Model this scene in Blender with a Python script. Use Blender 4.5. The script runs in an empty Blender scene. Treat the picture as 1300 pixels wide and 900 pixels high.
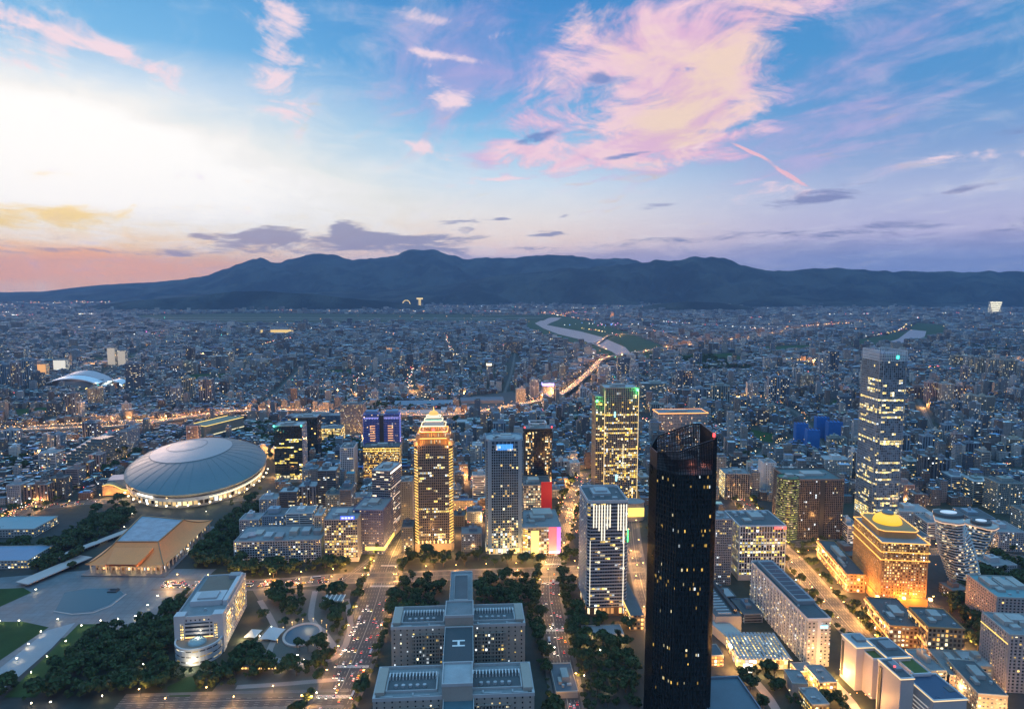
import bpy, math, random
import numpy as np
from mathutils import Vector, Matrix
R = math.radians
rnd = random.Random(11)
nr = np.random.default_rng(11)
SC = bpy.context.scene
COL = SC.collection
# ------------------------------------------------------------------ camera
H = 400.0; F = 866.67; TH = math.atan(90/F)
cam = bpy.data.objects.new('camera', bpy.data.cameras.new('camera')); COL.objects.link(cam)
cam.location = (0, 0, H); cam.rotation_euler = (math.pi/2-TH, 0, 0)
cam.data.lens = 24; cam.data.sensor_width = 36; cam.data.clip_start = 1; cam.data.clip_end = 120000
SC.camera = cam
SC.render.engine = 'CYCLES'
SC.view_settings.view_transform = 'Standard'; SC.view_settings.look = 'None'
SC.view_settings.exposure = 0.0; SC.view_settings.gamma = 1
SC.cycles.use_denoising = True
SC.cycles.max_bounces = 5; SC.cycles.diffuse_bounces = 2; SC.cycles.glossy_bounces = 3
SC.cycles.transmission_bounces = 2; SC.cycles.volume_bounces = 1; SC.cycles.transparent_max_bounces = 6
SC.cycles.sample_clamp_indirect = 3.0; SC.cycles.use_light_tree = True
SC.cycles.caustics_reflective = False; SC.cycles.caustics_refractive = False
def ray(px, py):
    """direction of the photo's pixel (1300 x 900)"""
    x = (px-650)/F; y = (450-py)/F
    return Vector((x, math.cos(TH)+y*math.sin(TH), y*math.cos(TH)-math.sin(TH)))
def P(px, py, z=0.0):
    """the point of the horizontal level z that a survey of the photo puts at this pixel"""
    d = ray(px, py); t = (z-H)/d.z
    return Vector((d.x*t, d.y*t, z))
def azel(px, py):
    d = ray(px, py).normalized()
    return math.degrees(math.atan2(d.x, d.y)), math.degrees(math.asin(d.z))
def lin(c):
    return tuple(((v/255)/12.92 if v/255 <= .04045 else ((v/255+.055)/1.055)**2.4) for v in c)
# ------------------------------------------------------------------ tiny node language
class N:
    def __init__(s, nt): s.nt = nt
    def new(s, t, **k):
        n = s.nt.nodes.new(t)
        for a, b in k.items(): setattr(n, a, b)
        return n
    def put(s, sock, v):
        if isinstance(v, S): s.nt.links.new(v.o, sock)
        elif v is not None:
            if hasattr(sock.default_value, '__len__') and not hasattr(v, '__len__'): v = [v]*len(sock.default_value)
            if hasattr(v, '__len__') and len(v) == 3 and len(sock.default_value) == 4: v = (*v, 1)
            sock.default_value = v
    def m(s, op, a, b=None, c=None):
        n = s.new('ShaderNodeMath', operation=op)
        s.put(n.inputs[0], a); s.put(n.inputs[1], b)
        if c is not None: s.put(n.inputs[2], c)
        return S(s, n.outputs[0])
    def vm(s, op, a, b=None):
        n = s.new('ShaderNodeVectorMath', operation=op)
        s.put(n.inputs[0], a)
        if b is not None: s.put(n.inputs['Scale'] if op == 'SCALE' else n.inputs[1], b)
        return S(s, n.outputs[0])
    def xyz(s, x, y, z=0.0):
        n = s.new('ShaderNodeCombineXYZ')
        for i, v in enumerate((x, y, z)): s.put(n.inputs[i], v)
        return S(s, n.outputs[0])
    def sep(s, v):
        n = s.new('ShaderNodeSeparateXYZ'); s.put(n.inputs[0], v)
        return [S(s, o) for o in n.outputs]
    def mix(s, f, a, b, blend='MIX'):
        n = s.new('ShaderNodeMix', data_type='RGBA', blend_type=blend)
        s.put(n.inputs[0], f); s.put(n.inputs[6], a); s.put(n.inputs[7], b)
        return S(s, n.outputs[2])
    def ramp(s, f, stops, interp='LINEAR'):
        n = s.new('ShaderNodeValToRGB'); cr = n.color_ramp; cr.interpolation = interp
        while len(cr.elements) < len(stops): cr.elements.new(0.5)
        for e, (p, c) in zip(cr.elements, stops):
            e.position = p; e.color = (*c, 1) if hasattr(c, '__len__') else (c, c, c, 1)
        s.put(n.inputs[0], f); return S(s, n.outputs[0])
    def noise(s, v, scale, detail=3, rough=.5, dist=0.0, dim='3D', col=False):
        n = s.new('ShaderNodeTexNoise', noise_dimensions=dim)
        s.put(n.inputs['Vector'], v) if dim != '1D' else s.put(n.inputs['W'], v)
        s.put(n.inputs['Scale'], scale); s.put(n.inputs['Detail'], detail); s.put(n.inputs['Roughness'], rough); s.put(n.inputs['Distortion'], dist)
        return S(s, n.outputs[1 if col else 0])
    def white(s, v, col=False):
        n = s.new('ShaderNodeTexWhiteNoise', noise_dimensions='3D'); s.put(n.inputs['Vector'], v)
        return S(s, n.outputs[1 if col else 0])
    def sm(s, x, lo, hi):
        n = s.new('ShaderNodeMapRange', interpolation_type='SMOOTHSTEP')
        s.put(n.inputs[0], x); s.put(n.inputs[1], lo); s.put(n.inputs[2], hi)
        return S(s, n.outputs[0])
class S:
    def __init__(s, n, o): s.n = n; s.o = o
    def __add__(s, b): return s.n.m('ADD', s, b)
    __radd__ = __add__
    def __sub__(s, b): return s.n.m('SUBTRACT', s, b)
    def __rsub__(s, b): return s.n.m('SUBTRACT', b, s)
    def __mul__(s, b): return s.n.m('MULTIPLY', s, b)
    __rmul__ = __mul__
    def __truediv__(s, b): return s.n.m('DIVIDE', s, b)
# ------------------------------------------------------------------ sky
OVERHEAD = 0.6    # extra brightness added to the unseen sky overhead, to light the city
def build_world():
    w = bpy.data.worlds.new('World'); SC.world = w; w.use_nodes = True
    nt = w.node_tree; nt.nodes.clear(); n = N(nt)
    tc = n.new('ShaderNodeTexCoord'); d = S(n, tc.outputs['Generated'])
    x, y, z = n.sep(d)
    az = n.m('ARCTAN2', x, y)*57.2958
    el = n.m('ARCSINE', z)*57.2958
    def vramp(stops):      # stops: (elevation in degrees, sRGB)
        return n.ramp((el+10)/60, [((e+10)/60, lin(c)) for e, c in stops])
    left = vramp([(-10, (70, 75, 95)), (-1, (255, 186, 130)), (1.0, (255, 194, 122)), (2.2, (255, 204, 124)), (3.4, (255, 216, 158)), (4.6, (255, 226, 150)), (6.5, (255, 244, 190)), (9.5, (255, 252, 236)), (14, (215, 232, 246)), (17, (122, 188, 234)), (23, (84, 160, 218)), (33, (84, 150, 212)), (50, (122, 190, 234))])
    mid = vramp([(-10, (60, 70, 95)), (-1, (190, 176, 206)), (1.8, (236, 202, 208)), (3.5, (255, 226, 206)), (5.5, (248, 240, 232)), (8, (218, 234, 246)), (12, (140, 198, 236)), (16, (86, 160, 220)), (23, (64, 136, 204)), (33, (84, 150, 212)), (50, (122, 190, 234))])
    right = vramp([(-10, (60, 70, 95)), (-1, (132, 146, 188)), (2.2, (158, 164, 206)), (3.6, (196, 188, 218)), (6.5, (186, 194, 226)), (9.5, (140, 170, 216)), (13, (96, 154, 210)), (17, (80, 150, 208)), (23, (72, 140, 202)), (33, (84, 150, 212)), (50, (122, 190, 234))])
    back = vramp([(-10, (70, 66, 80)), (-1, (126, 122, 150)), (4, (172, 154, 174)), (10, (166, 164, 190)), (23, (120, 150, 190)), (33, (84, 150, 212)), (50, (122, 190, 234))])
    c = n.mix(n.sm(az, -31, -1), left, mid)
    c = n.mix(n.sm(az, -2, 30), c, right)
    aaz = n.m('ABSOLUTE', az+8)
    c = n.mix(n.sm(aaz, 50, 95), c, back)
    # warped direction for ragged cloud edges; the cloud sheet is laid on a plane overhead
    zz = n.m('MAXIMUM', z, 0.0)+0.14
    sheet = n.xyz(x/zz, y/zz, 0.0)
    wn = n.noise(sheet, 1.6, 5, .6, col=True)
    wx, wy, wz = n.sep(wn)
    fine = n.noise(sheet, 3.0, 8, .64, .6)
    streak = n.noise(n.xyz(x/zz*1.2+y/zz*.5, y/zz*.55, 3.0), 2.6, 7, .6, .8)
    low = n.noise(n.xyz(az*.09, el*.75, 1.0), 1.0, 6, .6)
    lowf = n.noise(n.xyz(az*.22, el*1.1, 4.0), 1.0, 8, .68, .5)
    def blob(px, py, sx, sy, rot=0.0, warp=1.0):
        a0, e0 = azel(px, py); k = 57.3/F
        # local size of a pixel of arc
        sa, se = sx*k, sy*k
        da = (az-a0+(wx-.5)*(9*warp)); de = (el-e0+(wy-.5)*(5*warp))
        cr, sr = math.cos(R(rot)), math.sin(R(rot))
        u = (da*cr+de*sr)/sa; v = (de*cr-da*sr)/se
        return n.m('EXPONENT', (u*u+v*v)*-1.0)
    def comb(L):
        t = None
        for b in L:
            v = blob(*b[:-1])*b[-1]
            t = v if t is None else t+v
        return t
    u1 = x/zz; v1 = y/zz
    rag = n.noise(n.xyz(u1*1.0-v1*.35, v1*.8+u1*.3, 5.0), 3.4, 9, .66, 1.0)
    # bright glow where the sun has just gone behind the cloud
    glow = comb([(140, 215, 330, 70, -5, .5, .34), (50, 145, 170, 34, -9, .7, .62), (150, 160, 120, 16, -10, .8, .4), (200, 232, 230, 44, -5, .5, .5), (-60, 190, 200, 75, 0, .3, .7), (40, 225, 240, 46, 0, .3, .6), (340, 262, 170, 34, -4, .5, .3)])+(streak-.5)*.9+(rag-.5)*1.1
    c = n.mix(n.sm(glow, -.12, 1.0), c, lin((255, 252, 247)))
    ex = n.sm(glow, .7, 1.5)
    ob = blob(60, 338, 230, 22, 0, .3)
    c = n.mix(n.sm(ob, .1, .9)*.85, c, lin((255, 166, 84)))
    # yellow bar low at left
    yb = blob(20, 276, 120, 14, 3, .5)
    c = n.mix(n.sm(yb+(streak-.5)*2.4+(lowf-.5)*1.5, .25, 1.2)*.85, c, lin((255, 216, 110)))
    # the large pink cloud: a dense smooth bank drawn out to the upper right, ragged patches at its left
    drift = n.noise(n.xyz(u1*.9+v1*.5, v1*.35-u1*.25, 9.0), 3.0, 6, .6, .5)
    big = comb([(880, 60, 120, 80, 38, .9, .9), (1010, -5, 180, 46, 32, 1.0, .55), (905, 140, 95, 55, 25, .9, .7), (790, 110, 90, 75, 20, 1.1, .62), (690, 196, 80, 20, 4, .7, .95), (800, 186, 120, 30, 10, .8, .8), (660, 160, 40, 14, 10, .8, .4), (750, 30, 60, 60, -20, 1.1, .5), (930, 180, 60, 16, 14, .8, .4), (700, 110, 60, 40, 10, 1.2, .35)])
    mask = n.sm(big*1.1+(rag-.5)*4.4+(streak-.5)*2.6+(fine-.5)*1.6, .3, 1.5)
    core = n.sm(comb([(905, 95, 120, 52, 40, 1.2, .8), (800, 50, 60, 60, 0, 1.2, .5), (870, 170, 70, 30, 20, 1, .4)])+(drift-.5)*1.5+(rag-.5)*.8, .1, 1.1)
    edge = n.sm(big+(rag-.5)*1.2, .35, .95)
    ccol = n.mix(edge, lin((206, 176, 224)), lin((255, 214, 224)))
    ccol = n.mix(core*.85, ccol, lin((255, 222, 190)))
    ccol = n.mix(n.sm(rag+(drift-.5)*.9, .60, .34)*.6, ccol, lin((222, 168, 212)))
    mask = n.m('MULTIPLY', mask, n.sm(big, .06, .5))
    c = n.mix(mask*.92, c, ccol)
    # thin lilac veil round it
    veil = n.sm(comb([(680, 60, 220, 90, 0, 1.0, .8), (1110, 80, 170, 70, 28, 1.0, .65), (960, 200, 200, 40, 0, 1, .45), (580, 120, 90, 60, 0, 1, .4)])+(streak-.5)*2.6+(rag-.5)*1.2, .2, 1.3)
    c = n.mix(veil*(1-mask)*.62, c, lin((190, 168, 222)))
    # small blue holes seen through the cloud
    hole = n.sm(comb([(758, 108, 28, 9, -4, .8, 1), (682, 176, 22, 8, 24, .8, 1), (795, 196, 44, 5, 4, .6, .8), (740, 165, 34, 5, 3, .7, .7)])+(rag-.5)*1.6, .4, .9)
    c = n.mix(hole*.85, c, lin((104, 140, 200)))
    # lit wisps
    wisp = comb([(90, 45, 105, 12, -13, .6, 1.0), (160, 62, 50, 9, -24, .4, .8), (20, 66, 60, 12, -6, .7, .6), (352, 92, 22, 48, 8, .8, 1.0), (362, 18, 40, 22, -30, .8, .8), (240, 52, 90, 7, -3, .5, .5),
                 (582, 132, 34, 9, -8, .5, 1.1), (548, 96, 16, 34, 30, .7, .5), (540, 190, 28, 7, -20, .4, 1.0), (625, 227, 36, 4, 2, .3, 1.0), (555, 234, 28, 3, 0, .3, .7), (575, 72, 45, 6, -6, .6, .8), (640, 44, 50, 7, -5, .6, .6), (535, 14, 40, 7, -8, .5, .5),
                 (885, 185, 36, 7, 0, .5, .9), (1290, 200, 60, 5, 4, .4, .35), (1225, 197, 40, 5, 3, .4, .5), (970, 238, 60, 12, 4, .6, .55)])
    wm = n.sm(wisp+(streak-.5)*2.6+(rag-.5)*3.4, .24, 1.15)*n.sm(wisp, .04, .3)
    c = n.mix(wm*.9, c, lin((255, 226, 232)))
    # contrail
    ct = comb([(951, 192, 26, 2.4, -26, .12, 1.2), (1003, 222, 28, 3.0, -32, .14, 1.2)])
    c = n.mix(n.sm(ct+(fine-.5)*.8, .4, .9)*.85, c, lin((255, 196, 206)))
    # grey violet banks and small clouds low over the hills
    bankh = 1.5+(low-.5)*4.0+(lowf-.5)*2.0+2.2*n.sm(az, -22, 30)-n.sm(az, -14, -34)*0.6
    bank = n.m('MULTIPLY', n.sm(bankh-el, -.3, .45), n.sm(az, -31, -16))
    bcol = n.mix(n.sm(az, -25, 15), lin((158, 140, 170)), lin((122, 126, 174)))
    c = n.mix(bank*n.sm(lowf+low*.4, .45, .85)*.5, c, bcol)
    band = comb([(60, 318, 400, 4, 0, .2, .8), (1050, 297, 300, 8, 1, .3, 1.0), (450, 308, 140, 14, 1, .4, 1.1), (560, 318, 260, 6, 0, .2, .6)])
    dark = comb([(335, 299, 40, 8, 3, .3, 1.3), (431, 291, 13, 9, 0, .15, 1.5), (500, 303, 55, 9, 0, .3, 1.1), (585, 281, 30, 4, 5, .4, 1.2), (600, 290, 16, 4, 12, .3, 1.0), (640, 278, 12, 2, 0, .1, .9), (715, 277, 12, 2.6, 8, .2, 1.2), (700, 298, 24, 2.6, 0, .3, 1.0),
                 (1030, 250, 58, 9, 5, .35, 1.25), (830, 262, 34, 3.5, 3, .2, .9), (1215, 241, 50, 4, 3, .3, .6), (1290, 168, 40, 9, 8, .3, .7), (75, 300, 24, 4, 6, .2, .9), (10, 305, 14, 3, 0, .2, .7), (262, 301, 18, 4, -8, .2, .7)])
    dm = n.sm(band*.75+dark+(lowf-.5)*3.6+(low-.5)*1.2, .4, 1.15)*n.sm(band+dark, .08, .4)
    dcol = n.mix(n.sm(az, -25, 0), lin((138, 128, 158)), n.mix(n.sm(el, 2, 8), lin((120, 126, 166)), lin((126, 132, 182))))
    c = n.mix(dm*.8, c, dcol)
    sky = n.new('ShaderNodeTexSky', sky_type='NISHITA'); sky.sun_disc = False
    sky.sun_elevation = R(3); sky.sun_rotation = R(-33); sky.altitude = 400; sky.dust_density = 2
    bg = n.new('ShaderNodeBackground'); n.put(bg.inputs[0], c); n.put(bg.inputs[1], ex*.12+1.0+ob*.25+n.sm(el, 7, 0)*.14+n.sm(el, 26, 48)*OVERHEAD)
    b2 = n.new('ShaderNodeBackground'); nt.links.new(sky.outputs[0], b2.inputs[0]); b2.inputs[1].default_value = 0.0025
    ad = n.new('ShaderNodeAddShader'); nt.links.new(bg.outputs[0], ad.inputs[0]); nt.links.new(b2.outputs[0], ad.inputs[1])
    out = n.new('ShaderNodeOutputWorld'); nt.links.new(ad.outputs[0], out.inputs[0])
    w.cycles.sampling_method = 'MANUAL'; w.cycles.sample_map_resolution = 512
build_world()
sun = bpy.data.objects.new('sun', bpy.data.lights.new('sun', 'SUN')); COL.objects.link(sun)
sun.data.energy = 0.5; sun.data.angle = R(14); sun.data.color = (1.0, .66, .52)
_sd = Vector((math.sin(R(-33))*math.cos(R(6)), math.cos(R(-33))*math.cos(R(6)), math.sin(R(6))))
sun.rotation_euler = _sd.to_track_quat('Z', 'Y').to_euler()
# ------------------------------------------------------------------ objects and tags
def tag(o, label=None, cat=None, group=None, kind=None):
    if label: o['label'] = label
    if cat: o['category'] = cat
    if group: o['group'] = group
    if kind: o['kind'] = kind
    return o
def empty(name, loc=(0, 0, 0), rz=0.0, **k):
    o = bpy.data.objects.new(name, None); COL.objects.link(o); o.location = loc; o.rotation_euler = (0, 0, rz)
    o.empty_display_size = 5
    return tag(o, **k)
class MB:
    """collects boxes, prisms and loose faces; build() links them as ONE mesh"""
    def __init__(s): s.v = []; s.f = []; s.uv = []; s.m = []
    def face(s, pts, uv=None, m=0):
        b = len(s.v); s.v += [tuple(p) for p in pts]; s.f.append(tuple(range(b, b+len(pts))))
        s.uv += uv if uv else [(p[0], p[1]) for p in pts]; s.m.append(m)
    def prism(s, fp, z0, z1, top=None, m=0, mt=None, cap=True, u0=0.0, bottom=False):
        """fp: footprint points counter-clockwise; top: its points at z1 if it tapers or twists"""
        top = top or fp; nn = len(fp); u = u0
        for i in range(nn):
            a, b = fp[i], fp[(i+1) % nn]; c, d = top[(i+1) % nn], top[i]
            L = math.hypot(b[0]-a[0], b[1]-a[1])
            s.face([(a[0], a[1], z0), (b[0], b[1], z0), (c[0], c[1], z1), (d[0], d[1], z1)], [(u, z0), (u+L, z0), (u+L, z1), (u, z1)], m)
            u += L
        if cap: s.face([(p[0], p[1], z1) for p in top], None, m if mt is None else mt)
        if bottom: s.face([(p[0], p[1], z0) for p in reversed(fp)], None, m)
    def box(s, cx, cy, w, d, z0, z1, rot=0.0, m=0, mt=None, bottom=True, sc=1.0):
        c, q = math.cos(rot), math.sin(rot)
        pts = lambda k: [(cx+x*c*k-y*q*k, cy+x*q*k+y*c*k) for x, y in ((-w/2, -d/2), (w/2, -d/2), (w/2, d/2), (-w/2, d/2))]
        s.prism(pts(1), z0, z1, pts(sc), m, mt, bottom=bottom)
    def tube(s, a, b, r, r2=None, n=8, m=0, cap=True):
        a = Vector(a); b = Vector(b); r2 = r if r2 is None else r2
        ax = (b-a).normalized(); t = ax.orthogonal().normalized(); bt = ax.cross(t)
        A = [a+(t*math.cos(k*2*math.pi/n)+bt*math.sin(k*2*math.pi/n))*r for k in range(n)]
        B = [b+(t*math.cos(k*2*math.pi/n)+bt*math.sin(k*2*math.pi/n))*r2 for k in range(n)]
        for k in range(n):
            j = (k+1) % n; s.face([A[k], A[j], B[j], B[k]], [(k, 0), (k+1, 0), (k+1, 1), (k, 1)], m)
        if cap: s.face(list(B), None, m); s.face(list(reversed(A)), None, m)
    def beam(s, a, b, w, h, m=0):
        """box-section bar from a to b, w across, h tall"""
        a = Vector(a); b = Vector(b); ax = (b-a).normalized(); side = ax.cross(Vector((0, 0, 1)))
        if side.length < 1e-4: side = Vector((1, 0, 0))
        side.normalize(); up = side.cross(ax)
        q = [side*(-w/2)-up*(h/2), side*(w/2)-up*(h/2), side*(w/2)+up*(h/2), side*(-w/2)+up*(h/2)]
        A = [a+k for k in q]; B = [b+k for k in q]
        for k in range(4):
            j = (k+1) % 4; s.face([A[j], A[k], B[k], B[j]], None, m)
        s.face(A, None, m); s.face(list(reversed(B)), None, m)
    def build(s, name, mats, parent=None, loc=None, rz=0.0, smooth=False):
        me = bpy.data.meshes.new(name); me.from_pydata(s.v, [], s.f)
        for k in (mats if isinstance(mats, (list, tuple)) else [mats]): me.materials.append(k)
        ul = me.uv_layers.new(name='UVMap'); ul.data.foreach_set('uv', np.array(s.uv, dtype=np.float32).ravel())
        me.polygons.foreach_set('material_index', np.array(s.m, dtype=np.int32))
        if smooth: me.polygons.foreach_set('use_smooth', np.ones(len(s.f), dtype=bool))
        me.update()
        o = bpy.data.objects.new(name, me); COL.objects.link(o)
        if parent: o.parent = parent
        if loc: o.location = loc
        if rz: o.rotation_euler = (0, 0, rz)
        return o
def rectpts(w, d, cx=0.0, cy=0.0): return [(cx-w/2, cy-d/2), (cx+w/2, cy-d/2), (cx+w/2, cy+d/2), (cx-w/2, cy+d/2)]
def chamfer(w, d, c, cx=0.0, cy=0.0):
    x, y = w/2, d/2
    return [(cx+a, cy+b) for a, b in ((-x+c, -y), (x-c, -y), (x, -y+c), (x, y-c), (x-c, y), (-x+c, y), (-x, y-c), (-x, -y+c))]
def ell(rx, ry, n=40, cx=0.0, cy=0.0): return [(cx+rx*math.cos(2*math.pi*k/n), cy+ry*math.sin(2*math.pi*k/n)) for k in range(n)]
def flat_poly(name, pts, z, mat, **k):
    b = MB(); b.face([(p[0], p[1], z) for p in pts]); me = b.build(name, mat)
    if me.data.polygons[0].normal.z < 0: me.data.flip_normals()
    return tag(me, **k)
# ------------------------------------------------------------------ materials
_mc = {}
def mat(name, col, rough=.7, metal=0.0, var=.18, vs=.08, spec=.5, detail=4, bump=0.0):
    """plain surface whose base colour wanders with worn patches; vs = patches per metre"""
    if name in _mc: return _mc[name]
    m = bpy.data.materials.new(name); m.use_nodes = True; n = N(m.node_tree); b = m.node_tree.nodes['Principled BSDF']
    tc = n.new('ShaderNodeTexCoord'); v = S(n, tc.outputs['Object'])
    oi = n.new('ShaderNodeObjectInfo')
    no = n.noise(v, vs, detail, .6)
    fi = n.noise(v, vs*9, 3, .6)
    k = (no-.5)*(var*2.2)+(fi-.5)*var*1.2+(S(n, oi.outputs['Random'])-.5)*var*.6+1.0
    n.put(b.inputs['Base Color'], n.vm('SCALE', n.vm('ADD', (0, 0, 0), col), k))
    n.put(b.inputs['Roughness'], (no-.5)*.2+rough); b.inputs['Metallic'].default_value = metal; b.inputs['Specular IOR Level'].default_value = spec
    _mc[name] = m; return m
def emit(name, col, strength, base=(.3, .3, .3)):
    if name in _mc: return _mc[name]
    m = bpy.data.materials.new(name); m.use_nodes = True; b = m.node_tree.nodes['Principled BSDF']
    b.inputs['Base Color'].default_value = (*base, 1); b.inputs['Emission Color'].default_value = (*col, 1); b.inputs['Emission Strength'].default_value = strength
    m.cycles.emission_sampling = 'NONE'
    _mc[name] = m; return m
def facade(name, wall, glass=(.03, .05, .08), bay=3.2, fh=3.6, wfu=.7, wfv=.55, lit=.12, coh=.5, litcol=(1, .66, .18), cool=.16, strength=1.5, grough=.12, attr=False, wrough=.7, group_u=1.0, base_lit=0.0, vstripe=0.0):
    """a wall with a grid of window panes, some of them lit. UV in metres.
    wfu, wfv: share of a bay / storey that is glass; coh: how far lit rooms go by whole storeys"""
    if name in _mc: return _mc[name]
    m = bpy.data.materials.new(name); m.use_nodes = True; n = N(m.node_tree); b = m.node_tree.nodes['Principled BSDF']
    uv = n.new('ShaderNodeUVMap'); u, v, _ = n.sep(S(n, uv.outputs[0]))
    oi = n.new('ShaderNodeObjectInfo'); r = S(n, oi.outputs['Random'])
    if attr:
        at = n.new('ShaderNodeAttribute', attribute_name='col'); wc = S(n, at.outputs['Color']); bid = S(n, at.outputs['Alpha'])*997.0
    else: wc = n.vm('ADD', (0, 0, 0), wall); bid = r*997.0
    us = u/bay; vs = v/fh
    cu, cv = n.m('FLOOR', us), n.m('FLOOR', vs); fu, fv = n.m('FRACT', us), n.m('FRACT', vs)
    mu = n.m('LESS_THAN', n.m('ABSOLUTE', fu-.5), wfu/2) if wfu < 1 else 1.0
    mv = n.m('LESS_THAN', n.m('ABSOLUTE', fv-.55), wfv/2) if wfv < 1 else 1.0
    win = n.m('MULTIPLY', mu, mv)
    gu = n.m('FLOOR', cu/group_u) if group_u > 1 else cu
    w1 = n.white(n.xyz(gu, cv, bid)); w2 = n.white(n.xyz(3.7, cv, bid+11.0)); w4 = n.white(n.xyz(n.m('FLOOR', cu/7), cv, bid+31.0)); wcol = n.white(n.xyz(cu, cv, bid+5.0), col=True)
    c1, c2, c3 = n.sep(wcol)
    fl = n.sm(w2*.6+w4*.4, .62-.3*lit, .85)
    prob = (fl*coh*3.2+(1-coh))*lit
    if base_lit > 0: prob = prob+n.sm(v, base_lit, base_lit*.2)*.6
    on = n.m('LESS_THAN', w1, prob)*win*n.m('GREATER_THAN', fv, c2*c2*.55*(1 if wfv < 1 or True else 0))
    lc = n.mix(n.m('LESS_THAN', c1, cool), n.mix(n.m('GREATER_THAN', c1, .72), litcol, (1, .85, .5)), (.82, .93, 1.0))
    dirt = n.noise(n.xyz(u*.25, v*.06, bid), 1.0, 4, .6)
    fine = n.noise(n.xyz(u, v, bid), .9, 3, .6)
    wcv = n.vm('SCALE', wc, (dirt-.5)*.5+(fine-.5)*.22+1.0)
    gv = n.vm('SCALE', n.vm('ADD', (0, 0, 0), glass), c2*1.3+.35)
    n.put(b.inputs['Base Color'], n.mix(win, wcv, gv))
    n.put(b.inputs['Roughness'], win*(grough-wrough)+wrough)
    n.put(b.inputs['Emission Color'], lc)
    # rooms are brightest high in the pane, where the lamps are
    n.put(b.inputs['Emission Strength'], on*(c3*c3*c3*1.5+.42)*strength*1.15)
    bp = n.new('ShaderNodeBump'); bp.inputs['Distance'].default_value = .4; bp.inputs['Strength'].default_value = .6
    n.put(bp.inputs['Height'], 1-win); m.node_tree.links.new(bp.outputs[0], b.inputs['Normal'])
    m.cycles.emission_sampling = 'NONE'
    _mc[name] = m; return m
# ------------------------------------------------------------------ ground, river, mountains, air
def mat_ground():
    m = bpy.data.materials.new('city_ground'); m.use_nodes = True; n = N(m.node_tree); b = m.node_tree.nodes['Principled BSDF']
    v = S(n, n.new('ShaderNodeTexCoord').outputs['Object'])
    a = n.noise(v, .004, 5, .6); f = n.noise(v, .08, 4, .6)
    c = n.mix(n.sm(a, .4, .62), (.032, .034, .036), (.024, .034, .02))
    n.put(b.inputs['Base Color'], n.vm('SCALE', c, f*1.2+.4)); b.inputs['Roughness'].default_value = .9
    return m
def mat_forest():
    m = bpy.data.materials.new('forest_hills'); m.use_nodes = True; n = N(m.node_tree); b = m.node_tree.nodes['Principled BSDF']
    v = S(n, n.new('ShaderNodeTexCoord').outputs['Object'])
    a = n.noise(v, .0012, 8, .62); f = n.noise(v, .02, 4, .7)
    n.put(b.inputs['Base Color'], n.mix(n.sm(a, .42, .62), (.010, .014, .014), (.055, .06, .05)))
    b.inputs['Roughness'].default_value = .95; b.inputs['Specular IOR Level'].default_value = .1
    bp = n.new('ShaderNodeBump'); bp.inputs['Distance'].default_value = 160; bp.inputs['Strength'].default_value = 1.0
    n.put(bp.inputs['Height'], a*.8+f*.25); m.node_tree.links.new(bp.outputs[0], b.inputs['Normal'])
    return m
MG = mat_ground(); MF = mat_forest()
b = MB(); b.face([(-60000, -3000, 0), (60000, -3000, 0), (60000, 31500, 0), (-60000, 31500, 0)])
tag(b.build('ground', MG), kind='structure')
def vnoise(x, y, seed):
    """smooth value noise on arrays"""
    g = np.random.default_rng(seed).random((64, 64)); xi = np.floor(x).astype(int); yi = np.floor(y).astype(int)
    fx = x-xi; fy = y-yi; fx = fx*fx*(3-2*fx); fy = fy*fy*(3-2*fy)
    a = g[xi % 64, yi % 64]; b_ = g[(xi+1) % 64, yi % 64]; c = g[xi % 64, (yi+1) % 64]; d = g[(xi+1) % 64, (yi+1) % 64]
    return (a*(1-fx)+b_*fx)*(1-fy)+(c*(1-fx)+d*fx)*fy
def fbm(x, y, seed, o=5):
    t = 0; a = .5
    for k in range(o): t = t+a*vnoise(x*2**k, y*2**k, seed+k); a *= .52
    return t
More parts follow.
